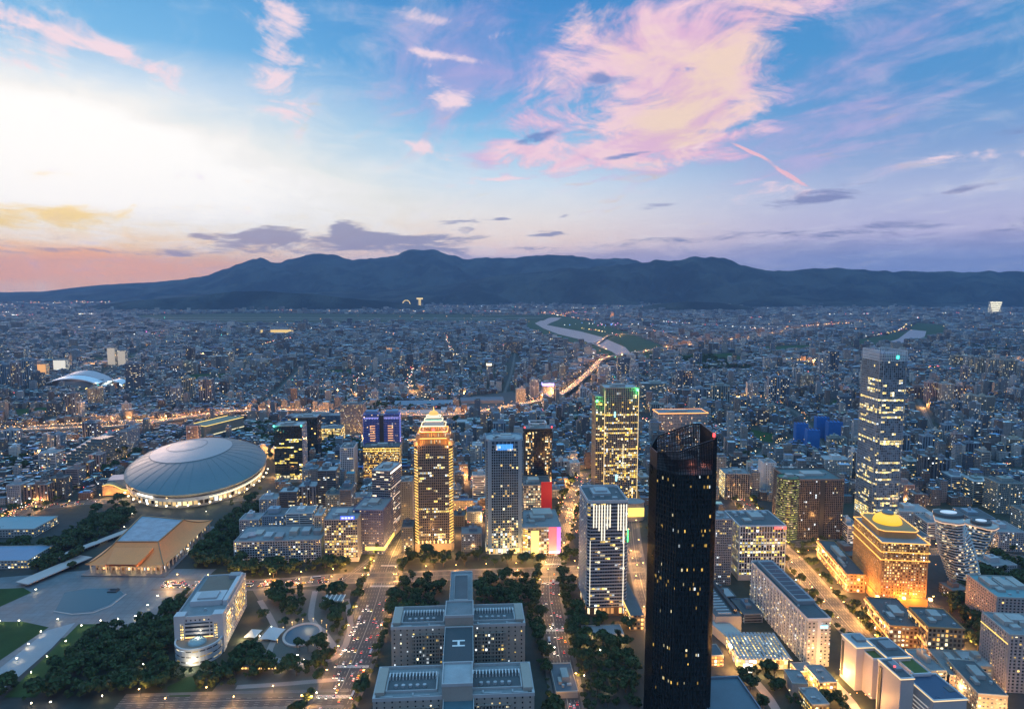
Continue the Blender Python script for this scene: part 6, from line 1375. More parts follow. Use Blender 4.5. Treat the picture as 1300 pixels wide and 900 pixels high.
# row of low gold-lit shops behind the black tower
f = fit(800, 818, 800, 762, 150, R(3)); r = site('gold_edge_arcade', 'long shop arcade with a gold roof edge running behind the black tower', 'arcade', f); W, D, hh = f['w'], f['d'], max(14, f['h']*.5)
b = MB(); b.box(0, 0, W, D, 0, hh); b.build('wall', facade('arcade', (.2, .15, .1), bay=4, fh=5, wfu=.7, wfv=.6, lit=.5, coh=0, cool=0, litcol=(1, .5, .15), strength=1.5), r); b = MB(); b.face([(*p, hh+.1) for p in rectpts(W, D)]); b.build('roof', M_ROOFD, r)
strip(r, [(-W/2-.6, -D/2, hh+.4), (-W/2-.6, D/2, hh+.4)], .8, 1.2, E_YEL, 'roof_edge_light')
for y in (-.4, -.1, .2, .45): lamp(r, (-W/2-10, D*y, 7), 12000, (1, .42, .1), 2)
lowb('skybridge_terrace', 'low terrace with walkways in the garden below the light-fin tower', 'terrace', 742, 792, 812, 806, 22, R(3), C_GREY, mat('walk_grey', (.22, .23, .25), var=.2), units=0, lights=2)
lowb('annex_with_skylights', 'flat dark annex with parked vehicles at the bottom, right of the government building', 'annex', 706, 734, 886, 878, 50, R(4), C_GREY, mat('deck_dark', (.1, .11, .13), var=.3), units=4)
# blue netted building sites
for xl, xr, yb, yt, d, lab in ((1010, 1025, 566, 538, 22, 'leftmost of four blocks wrapped in blue building net'), (1024, 1040, 573, 546, 22, 'lowest and nearest of four blocks wrapped in blue building net'), (1036, 1052, 556, 530, 22, 'tallest of four blocks wrapped in blue building net'), (1051, 1069, 562, 536, 24, 'rightmost of four blocks wrapped in blue building net')):
    f = fit(xl, xr, yb, yt, d, R(-6)); r = site('netted_block', lab, 'building site', f, 'blocks wrapped in blue net'); W, D, hh = f['w'], f['d'], f['h']
    b = MB(); b.box(0, 0, W, D, 0, hh); b.build('net_wrap', mat('blue_net', (.02, .15, .46), rough=.8, var=.25, vs=.15), r); b = MB()
    for k in range(4): b.box(-W*.4+k*W*.26, 0, .5, D*.9, hh, hh+2.5)
    b.build('scaffold', M_STEEL, r)
# lit far landmarks
for xl, xr, yb, yt, d, nm, lab, col, st_ in ((137, 147, 466, 441, 24, 'cream_lit_slab', 'cream lit apartment slab, left one of the bright pair beyond the arena', (.95, .75, .5), .42), (150, 160, 466, 445, 24, 'cream_lit_slab', 'cream lit apartment slab, right one of the bright pair beyond the arena', (.95, .72, .45), .38),
    (48, 59, 478, 462, 22, 'orange_lit_slab', 'small slab glowing orange just left of the white arena', (1, .42, .04), .85), (68, 84, 472, 457, 30, 'white_lit_store', 'white lit store block behind the white arena', (1, .9, .72), .8), (1256, 1271, 399, 383, 40, 'banded_lit_tower', 'far tower with bright white floor bands at the foot of the right hills', (1, .88, .6), .6), (689, 703, 508, 486, 30, 'violet_topped_tower', 'grey tower with a violet lit top beside the expressway bend', (.4, .35, 1), .3),
    (618, 624, 487, 461, 20, 'bright_capped_tower', 'thin tower with a glaring yellow-white cap in the middle distance', (1, .85, .5), .15), (836, 898, 550, 525, 60, 'orange_rimmed_court', 'long apartment court with thin orange lit roof rims beyond black tower', (1, .5, .2), 0), (330, 371, 424, 418.5, 40, 'gold_lit_terminal', 'long low terminal glowing gold beside the airfield', (1, .62, .12), .9)):
    f = fit(xl, xr, yb, yt, d, G0 if xl < 900 else R(-5)); r = site(nm, lab, 'building', f); W, D, hh = f['w'], f['d'], f['h']
    fac = facade(nm+'_wall', (.4, .38, .36), glass=(.04, .04, .05), bay=4 if yb > 430 else 12, fh=4 if yb > 430 else 14, wfu=.6, wfv=.5, lit=max(.12, st_*.9), coh=.2, litcol=col, cool=0, strength=1.4)
    b = MB(); b.box(0, 0, W, D, 0, hh); b.build('wall', fac, r)
    if st_ > .35 and nm != 'banded_lit_tower': b = MB(); b.box(0, -D/2-.6, W*.94, .6, hh*.12, hh*.96); b.build('lit_front', emit(nm+'_glow', col, st_, (.4, .38, .35)), r); 
    if nm in ('violet_topped_tower', 'bright_capped_tower'): b = MB(); b.box(0, 0, W+2, D+2, hh-10, hh-2); b.build('lit_top', emit(nm+'_top', col, 2.4), r)
    if nm == 'orange_rimmed_court': q = rectpts(W+1, D+1); strip(r, [(*p, hh+1) for p in q]+[(*q[0], hh+1)], 1.2, 1.4, E_OR, 'roof_edge_light')
    if nm == 'banded_lit_tower':
        for k in range(5): b = MB(); b.box(0, -D/2-3, W*(.55+.11*k), 4, hh*(.25+.16*k), hh*(.33+.16*k)); b.build('lit_band', emit('far_band', (1, .9, .6), 1.5), r)
    roof_kit(r, rectpts(W, D), hh, M_ROOFG, C_GREY, 1.2, 0, True, 3)
c = P(516, 391.5); r = empty('gold_ferris_wheel', tuple(c), label='small arch-shaped gold lit landmark wheel under the mountains', cat='ferris wheel'); b = MB()
for k in range(24):
    t0, t1 = k*math.pi/12, (k+1)*math.pi/12; b.beam((58*math.cos(t0), 0, 72+58*math.sin(t0)), (58*math.cos(t1), 0, 72+58*math.sin(t1)), 9, 9)
b.build('wheel_rim', emit('wheel_gold', (1, .7, .2), 1.3), r); b = MB(); b.beam((0, 0, 72), (-34, 0, 0), 6, 6); b.beam((0, 0, 72), (34, 0, 0), 6, 6); b.build('wheel_legs', M_STEEL, r)
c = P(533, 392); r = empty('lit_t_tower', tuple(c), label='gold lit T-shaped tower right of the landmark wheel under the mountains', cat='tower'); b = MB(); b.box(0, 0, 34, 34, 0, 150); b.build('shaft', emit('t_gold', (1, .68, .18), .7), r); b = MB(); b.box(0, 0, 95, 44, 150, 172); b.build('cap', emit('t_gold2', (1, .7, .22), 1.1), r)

for i, (xl, xr, yb, yt, d, nm, lab) in enumerate(((1040, 1062, 880, 866, 30, 'garden_pavilion', 'low pavilion with gold lit windows between the canopy mall and white cubes'), (1012, 1034, 862, 852, 16, 'footbridge_hall', 'thin lit link hall beside the foot of the long white hotel'), (1030, 1052, 912, 894, 26, 'garden_pavilion', 'small stepped pavilion at the bottom edge left of the white cubes'))):
    f = fit(xl, xr, yb, yt, d, R(3)); r = site(nm, lab, 'pavilion', f); W, D, hh = f['w'], f['d'], f['h']; b = MB(); b.box(0, 0, W, D, 0, hh); b.build('wall', facade('pavilion_gold', (.2, .17, .13), bay=3.4, fh=4, wfu=.7, wfv=.6, lit=.75, coh=0, cool=.05, litcol=(1, .6, .12), strength=1.4, glass=(.1, .07, .04)), r)
    roof_kit(r, rectpts(W, D), hh, M_ROOFG, C_STONE, .8, 3, False); lamp(r, (0, -D/2-7, 5), 9000, (1, .5, .14), 1)
road('park_path', [P(x, y) for x, y in ((1002, 856), (1040, 852), (1062, 870), (1090, 905), (1110, 960))], 9, z=.2, m=mat('pink_path', (.26, .22, .21)), kerb=False, step=12)
road('park_path', [P(x, y) for x, y in ((960, 866), (985, 900), (1000, 960))], 9, z=.22, m=mat('pink_path', (.26, .22, .21)), kerb=False, step=12)
# zebra crossings
def zebra(a, b_, length=5.0):
    """white bars laid side by side from a to b"""
    A, B_ = P(*a), P(*b_); t = (B_-A).normalized(); s = Vector((-t.y, t.x, 0)); L = (B_-A).length; m = MB(); k = 0.0
    while k < L:
        p = A+t*k; q = A+t*(k+.55); m.face([(*(p-s*length/2)[:2], .3), (*(q-s*length/2)[:2], .3), (*(q+s*length/2)[:2], .3), (*(p+s*length/2)[:2], .3)]); k += 1.3
    o = m.build('road_markings', M_WHITE)
    if o.data.polygons[0].normal.z < 0: o.data.flip_normals()
    tag(o, kind='structure')
for a, b_ in (((428, 846), (468, 846)), ((470, 744), (500, 744)), ((690, 740), (712, 740)), ((484, 718), (512, 718)), ((692, 716), (716, 716)), ((402, 884), (446, 884)), ((694, 800), (716, 800))): zebra(a, b_)
# ------------------------------------------------------------------ ordinary mid-rise blocks, each a thing of its own
KEYS = [s for s in SITES]
SHADES = [('pale grey', (.34, .35, .37)), ('blue-grey', (.2, .26, .32)), ('beige', (.36, .33, .29)), ('brown tiled', (.17, .13, .12)), ('dark grey', (.1, .11, .12)), ('off-white', (.48, .48, .48)), ('rosy', (.32, .24, .23)), ('greenish grey', (.2, .25, .24)), ('sandy', (.3, .27, .21)), ('slate', (.13, .16, .2))]
def gen_mats():
    M = []
    for i, (nm, c) in enumerate(SHADES):
        M.append((facade('block_a_%d' % i, c, glass=(.03, .045, .065), bay=3.2, fh=3.3, wfu=.55, wfv=.5, lit=.15, coh=.1, cool=.3, strength=1.3),
                  facade('block_b_%d' % i, c, glass=(.025, .04, .06), bay=2.6, fh=3.4, wfu=1.0, wfv=.45, lit=.15, coh=.4, cool=.3, group_u=2, strength=1.2),
                  facade('block_c_%d' % i, c, glass=(.02, .03, .05), bay=6.4, fh=3.2, wfu=.45, wfv=.85, lit=.11, coh=.1, cool=.25, strength=1.3),
                  mat('block_trim_%d' % i, tuple(min(1, v*1.25) for v in c), var=.15, vs=.08)))
    return M
GM = gen_mats()
GEN = []
def generic(px, py, w, d, h, rot, sty, shade, kind=0, name='apartment_block'):
    c = P(px, py); cx, cy = c.x, c.y; cc, ss = math.cos(rot), math.sin(rot); cx -= ss*d/2; cy += cc*d/2
    root = empty(name, (cx, cy, 0), rot)
    fp = rectpts(w, d)
    if kind == 1: n_ = w*.12; fp = [(-w/2, -d/2), (-n_, -d/2), (-n_, -d/2+d*.22), (n_, -d/2+d*.22), (n_, -d/2), (w/2, -d/2), (w/2, d/2), (-w/2, d/2)]
    if kind == 2: fp = [(-w/2, -d/2), (-w/6, -d/2), (-w/6, -d/2-2.2), (w/6, -d/2-2.2), (w/6, -d/2), (w/2, -d/2), (w/2, d/2), (-w/2, d/2)]
    A = GM[shade]
    b = MB(); b.prism(fp, 0, h); b.build('wall', A[sty], root)
    b = MB(); b.face([(*p, h+.06) for p in fp]); ro = b.build('roof', [M_ROOFG, M_ROOFD, M_ROOFL][(shade+sty) % 3], root)
    b = MB(); ringpar(b, fp, h, 1.3, .5)
    for k in range(2+int(w > 26)):       # ribs up the front, joined to the parapet
        x = -w/2+.6+(w-1.2)*k/(1+int(w > 26)); b.box(x, -d/2-.35, 1.1, .9, 0, h+1.2)
    b.build('trim', A[3], root)
    b = MB(); x = rnd.uniform(-.15, .15)*w; b.box(x, d*.08, w*rnd.uniform(.25, .5), d*.42, h, h+rnd.uniform(3.5, 8)); b.box(x, d*.08, 3.5, 3.5, h+3.5, h+rnd.uniform(8.5, 10.5)); b.build('stair_house', A[3], ro)
    pts = [(cx+x*cc-y*ss, cy+x*ss+y*cc) for x, y in rectpts(w, d)]; occupy(pts, pad=4)
    q = proj((cx, cy, h*.5)); GEN.append(dict(o=root, x=q[0], y=q[1], w=w, h=h, shade=shade, sty=sty, kind=kind, cy=cy)); return root
def spec(xl, xr, yb, yt, d, shade, sty=0, kind=0, rot=None, name='apartment_block'):
    f = fit(xl, xr, yb, yt, d, rot); c, s = math.cos(f['rot']), math.sin(f['rot'])
    q = proj((f['loc'][0]+s*f['d']/2, f['loc'][1]-c*f['d']/2, 0)); generic(q[0], q[1], f['w'], f['d'], f['h'], f['rot'], sty, shade, kind, name)
# hand-surveyed ones (front left px, right px, foot, top, depth, shade, style, plan)
for a in ((10, 28, 640, 616, 22, 0, 0), (31, 62, 640, 616, 20, 3, 2), (64, 84, 634, 607, 22, 4, 0), (85, 101, 622, 596, 26, 6, 1), (101, 115, 612, 588, 26, 3, 2), (114, 128, 603, 578, 26, 6, 2), (129, 138, 578, 553, 40, 1, 1), (152, 163, 575, 548, 60, 1, 0), (0, 10, 492, 463, 24, 1, 2), (15, 26, 494, 461, 24, 6, 2), (30, 40, 496, 458, 22, 1, 2), (42, 54, 496, 474, 24, 4, 0),
          (160, 180, 496, 462, 30, 9, 1), (84, 98, 534, 500, 24, 9, 2, 1), (98, 104, 533, 512, 20, 5, 0), (253, 270, 516, 482, 24, 9, 2), (232, 246, 512, 480, 22, 7, 2), (218, 230, 516, 492, 22, 1, 1), (60, 74, 528, 512, 26, 4, 0),
          (305, 330, 690, 660, 30, 0, 0), (334, 362, 690, 655, 34, 1, 0), (364, 398, 690, 652, 34, 5, 1), (330, 352, 660, 634, 30, 0, 0), (355, 378, 655, 625, 30, 4, 1), (380, 402, 650, 618, 32, 9, 2), (400, 410, 700, 655, 34, 2, 0), (404, 428, 648, 598, 30, 4, 1), (414, 432, 655, 628, 26, 7, 0),
          (432, 447, 660, 622, 40, 9, 1), (449, 470, 648, 632, 30, 0, 0), (384, 402, 618, 596, 30, 1, 0), (404, 430, 605, 588, 30, 9, 1), (510, 525, 700, 670, 34, 4, 0), (455, 470, 612, 600, 24, 1, 0),
          (585, 600, 575, 552, 26, 1, 0), (600, 612, 590, 566, 26, 5, 0), (580, 612, 548, 536, 40, 7, 1), (582, 594, 610, 590, 22, 3, 0), (600, 616, 640, 604, 24, 5, 1), (586, 612, 700, 678, 30, 9, 0), (700, 714, 566, 548, 24, 3, 0), (704, 722, 602, 586, 26, 0, 2), (724, 736, 605, 588, 24, 5, 0),
          (640, 664, 448, 434, 30, 4, 0), (655, 667, 514, 494, 22, 2, 0), (673, 684, 507, 482, 26, 0, 1), (760, 775, 486, 466, 24, 5, 1), (784, 800, 478, 455, 26, 9, 1), (814, 846, 505, 487, 40, 7, 1), (860, 880, 494, 470, 30, 9, 2), (878, 904, 520, 494, 26, 1, 2), (904, 926, 522, 490, 26, 7, 2), (948, 962, 508, 486, 20, 0, 0),
          (975, 990, 512, 478, 24, 1, 2), (990, 1002, 512, 480, 24, 9, 2), (1040, 1052, 478, 450, 26, 0, 2), (1050, 1064, 476, 446, 26, 9, 2), (1080, 1086, 612, 574, 20, 5, 2), (998, 1016, 620, 598, 30, 5, 1), (1020, 1044, 612, 590, 30, 4, 0), (1046, 1078, 608, 584, 34, 5, 0), (928, 950, 598, 580, 26, 3, 1), (884, 906, 640, 622, 26, 0, 0),
          (1208, 1222, 468, 452, 22, 8, 2), (1226, 1238, 470, 453, 22, 2, 2), (1240, 1252, 474, 455, 22, 8, 2), (1254, 1268, 478, 456, 22, 2, 2), (1272, 1290, 484, 458, 26, 8, 2), (1176, 1190, 512, 486, 24, 6, 2), (1194, 1210, 514, 488, 26, 2, 0), (1212, 1222, 514, 490, 22, 6, 2), (1224, 1240, 522, 502, 24, 2, 1), (1240, 1262, 526, 504, 26, 8, 1), (1150, 1178, 506, 492, 30, 3, 2),
          (1180, 1196, 566, 548, 26, 2, 1), (1198, 1216, 560, 540, 24, 1, 2), (1258, 1272, 570, 546, 20, 9, 2), (1276, 1300, 572, 558, 26, 8, 0), (1244, 1256, 600, 574, 26, 2, 1), (1150, 1166, 612, 586, 30, 7, 1), (1170, 1188, 624, 580, 26, 4, 2), (1190, 1204, 622, 584, 26, 9, 2), (1206, 1230, 632, 606, 40, 1, 1), (1234, 1262, 640, 612, 40, 7, 1), (1264, 1296, 652, 614, 40, 7, 0),
          (1146, 1160, 640, 616, 26, 6, 0), (1160, 1174, 652, 628, 26, 3, 0), (1296, 1320, 690, 650, 30, 7, 0), (1230, 1262, 676, 658, 50, 1, 0), (1266, 1300, 700, 676, 50, 0, 0), (1140, 1180, 672, 650, 40, 5, 0), (1075, 1090, 690, 668, 40, 5, 1), (1176, 1200, 684, 664, 40, 5, 1)):
    xl, xr, yb, yt, d, sh, st = a[:7]; spec(xl, xr, yb, yt, d, sh, st, kind=1 if st == 2 else 0, rot=(G0 if xl < 880 else R(-5)) if len(a) < 9 else a[8])
# ------------------------------------------------------------------ low infill between the towers
def infill():
    b0 = len(GEN)
    L = [  # xl, xr, yb, yt, depth, shade, style
     (636, 662, 660, 648, 30, 4, 1), (700, 712, 632, 622, 30, 0, 0), (702, 716, 652, 640, 26, 9, 0), (742, 756, 640, 622, 40, 0, 1), (736, 752, 606, 596, 30, 5, 0), (715, 728, 560, 546, 26, 4, 0), (744, 764, 660, 648, 40, 7, 0), (800, 822, 700, 684, 34, 3, 1), (802, 820, 730, 716, 30, 4, 0),
     (812, 824, 622, 606, 30, 2, 0), (880, 906, 668, 655, 30, 0, 0), (884, 906, 712, 698, 40, 4, 0), (910, 934, 768, 758, 26, 4, 1), (944, 968, 790, 780, 40, 9, 1), (948, 970, 820, 806, 40, 0, 0), (972, 992, 836, 824, 26, 5, 0), (996, 1022, 692, 684, 20, 3, 0), (1074, 1092, 720, 706, 50, 3, 1), (1058, 1082, 708, 694, 20, 0, 0), (1186, 1206, 706, 694, 26, 1, 0), (1150, 1180, 696, 682, 30, 0, 1), (1208, 1232, 760, 750, 24, 3, 0),
     (1180, 1200, 870, 852, 40, 2, 1), (1240, 1262, 840, 822, 30, 5, 0), (1040, 1060, 892, 880, 30, 4, 0), (1052, 1072, 868, 858, 30, 0, 0), (1256, 1290, 730, 718, 30, 0, 0), (350, 365, 620, 612, 24, 3, 0), (470, 482, 700, 688, 22, 4, 0), (486, 500, 654, 640, 26, 4, 0), (505, 522, 640, 616, 30, 3, 2), (576, 590, 668, 655, 24, 4, 0), (593, 612, 664, 650, 26, 1, 0), (576, 586, 640, 622, 20, 9, 0), (626, 640, 545, 530, 24, 5, 0), (548, 562, 548, 534, 26, 1, 0), (520, 536, 556, 542, 22, 4, 2)]
    for a in L:
        xl, xr, yb, yt, d, sh, st = a; f = fit(xl, xr, yb, yt, d, G0 if xl < 880 else R(-4)); x, y, _ = f['loc']
        if any(taken(np.array([x+i]), np.array([y+j]))[0] for i in (-f['w']*.3, 0, f['w']*.3) for j in (-d*.3, d*.3)): continue
        spec(xl, xr, yb, yt, d, sh, st)
infill()
# the rest of the district's mid-rises
tries = 0
while len(GEN) < 262 and tries < 9000:
    tries += 1
    px = rnd.uniform(-15, 1315); py = 448+152*rnd.random()**1.35
    if rnd.random() > .35+.65*float(vnoise(np.array([px/90]), np.array([py/22]), 5)[0]): continue
    w = rnd.uniform(18, 40); d = rnd.uniform(16, 28); h = rnd.uniform(30, 62)*(1.1 if py < 520 else .9); rot = G0 if px < 780 else R(-5)
    c = P(px, py); ok = True
    for x in (-w/2-6, 0, w/2+6):
        for y in (-6, d/2, d+6):
            if taken(np.array([c.x+x]), np.array([c.y+y]))[0]: ok = False
    if ok:
        st = rnd.choice((0, 1, 2, 2)); generic(px, py, w, d, h, rot, st, rnd.choice((0, 0, 1, 1, 2, 3, 4, 5, 6, 7, 8, 9, 9, 1)), rnd.choice((0, 1, 2)), rnd.choice(('apartment_block', 'apartment_block', 'office_block')))
# labels: look, then the nearest landmark, then which of its neighbours
LM = {'glass_office_tower': 'teal-lamp glass tower', 'blue_lit_hotel': 'blue-lit twin tower', 'striped_office_tower': 'striped tower', 'crowned_tower': 'gold-crowned tower', 'blue_grey_tower': 'blue-grey tower', 'dark_warm_tower': 'orange-windowed dark tower', 'gridded_tower': 'green-beacon tower', 'fin_lit_tower': 'light-fin tower',
      'black_glass_tower': 'black tower', 'dark_grid_office': 'round-cornered dark office', 'blue_glass_skyscraper': 'blue glass skyscraper', 'orange_lit_hotel': 'orange floodlit hotel', 'twisted_tower': 'twisting towers', 'domed_stadium': 'domed stadium', 'memorial_hall': 'orange-roofed hall', 'white_arched_arena': 'white arched arena', 'train_shed': 'railway sheds',
      'netted_block': 'blue netted blocks', 'apartment_block': 'long grid-windowed apartment block', 'violet_topped_tower': 'violet-topped tower', 'orange_rimmed_court': 'orange-rimmed court', 'bright_capped_tower': 'bright-capped thin tower', 'banded_lit_tower': 'far banded tower', 'terraced_block': 'dark terraced block', 'blue_sign_office': 'blue-sign office'}
marks = [(LM[n_], x, y) for n_, l_, x, y, f_ in SITES if n_ in LM]
seen = {}
for g in sorted(GEN, key=lambda q: -q['y']):
    nm, mx, my = min(marks, key=lambda m: math.hypot(g['x']-m[1], (g['y']-m[2])*2.2)); dx, dy = g['x']-mx, (g['y']-my)*2.2
    side = ('right of' if dx > 0 else 'left of') if abs(dx) > abs(dy) else ('behind' if dy < 0 else 'in front of')
    big = 'tall' if g['h'] > 52 else ('low' if g['h'] < 30 else ('slim' if g['w'] < 22 else ('broad' if g['w'] > 33 else 'mid-height')))
    look = {0: 'with square windows', 1: 'with long window bands', 2: 'with upright window strips'}[g['sty']]
    g['key'] = (big, SHADES[g['shade']][0], look, side, nm); g['dist'] = math.hypot(dx, dy); seen.setdefault((big, SHADES[g['shade']][0], side, nm), []).append(g)
ORD = ['nearest', 'second', 'third', 'fourth', 'fifth', 'sixth', 'seventh', 'eighth', 'ninth', 'tenth', 'eleventh', 'twelfth', 'thirteenth']
for k, L in seen.items():
    L.sort(key=lambda q: q['dist'])
    for i, g in enumerate(L):
        big, sh, look, side, nm = g['key']; what = 'office block' if g['o'].name.startswith('office') else 'block'
        lb = f"{big} {sh} {what} {look} {side} the {nm}" if len(L) == 1 else f"{big} {sh} {what}, {ORD[min(i, 12)]} such one {side} the {nm}"
        tag(g['o'], lb, 'office block' if what != 'block' else 'apartment block', 'mid-rise blocks among the houses')
# ------------------------------------------------------------------ trees
def mat_leaf(name, a, b_):
    m = bpy.data.materials.new(name); m.use_nodes = True; n = N(m.node_tree); b = m.node_tree.nodes['Principled BSDF']
    g = n.new('ShaderNodeNewGeometry'); oi = n.new('ShaderNodeObjectInfo')
    v = S(n, n.new('ShaderNodeTexCoord').outputs['Object'])
    k = n.noise(v, .35, 3, .6); r = S(n, g.outputs['Random Per Island'])
    n.put(b.inputs['Base Color'], n.mix(n.sm(k*.6+r*.5+S(n, oi.outputs['Random'])*.25, .3, .9), a, b_)); b.inputs['Roughness'].default_value = .7; b.inputs['Specular IOR Level'].default_value = .25
    return m
LEAF = [mat_leaf('leaf_dark', (.012, .026, .01), (.04, .07, .022)), mat_leaf('leaf_mid', (.018, .036, .012), (.055, .085, .028)), mat_leaf('leaf_olive', (.022, .032, .012), (.065, .075, .028))]
BARK = mat('bark', (.09, .07, .05), var=.3, vs=1.0)
def crown_arrays(rx, rz, n_, seed, lobes=6):
    r = np.random.default_rng(seed); C = r.normal(size=(lobes, 3))*np.array([rx*.42, rx*.42, rz*.32]); C[:, 2] += rz*.1; rad = rx*(.42+.25*r.random(lobes))
    V = []; i = r.integers(0, lobes, n_); d = r.normal(size=(n_, 3)); d /= np.linalg.norm(d, axis=1)[:, None]; d[:, 2] = np.where(d[:, 2] < -.3, -d[:, 2]*.6, d[:, 2])
    p = C[i]+d*(rad[i]*(.72+.36*r.random(n_)))[:, None]; p[:, 2] += 0
    nrm = d+r.normal(size=(n_, 3))*.45; nrm /= np.linalg.norm(nrm, axis=1)[:, None]
    t = np.cross(nrm, r.normal(size=(n_, 3))); t /= np.linalg.norm(t, axis=1)[:, None]; b_ = np.cross(nrm, t); s = (rx*.17*(.6+.8*r.random(n_)))[:, None]
    a1 = p-t*s-b_*s*.8; a2 = p+t*s*1.1-b_*s*.6; a3 = p+t*s*.9+b_*s*.9; a4 = p-t*s*.7+b_*s
    return np.stack([a1, a2, a3, a4], 1).reshape(-1, 3)
PROTO = []
for k, (rx, rz, h, n_) in enumerate(((4.2, 3.6, 8, 300), (5.2, 4.0, 9.5, 360), (3.2, 4.2, 8, 240), (3.6, 3.0, 6.5, 240))):
    V = crown_arrays(rx, rz, n_, 50+k); V[:, 2] += h
    me = bpy.data.meshes.new('crown'); me.from_pydata(V.tolist(), [], np.arange(len(V)).reshape(-1, 4).tolist()); me.materials.append(LEAF[k % 3])
    t = MB(); t.tube((0, 0, 0), (.2, .1, h*.6), .38, .24, 7); r_ = random.Random(k)
    for j in range(5): a = j*1.26; t.tube((.1, 0, h*(.42+.04*j)), (math.cos(a)*rx*.55, math.sin(a)*rx*.55, h*(.85+.1*r_.random())), .18, .06, 5)
    to = t.build('trunk', BARK); COL.objects.unlink(to); PROTO.append((me, to.data, V))
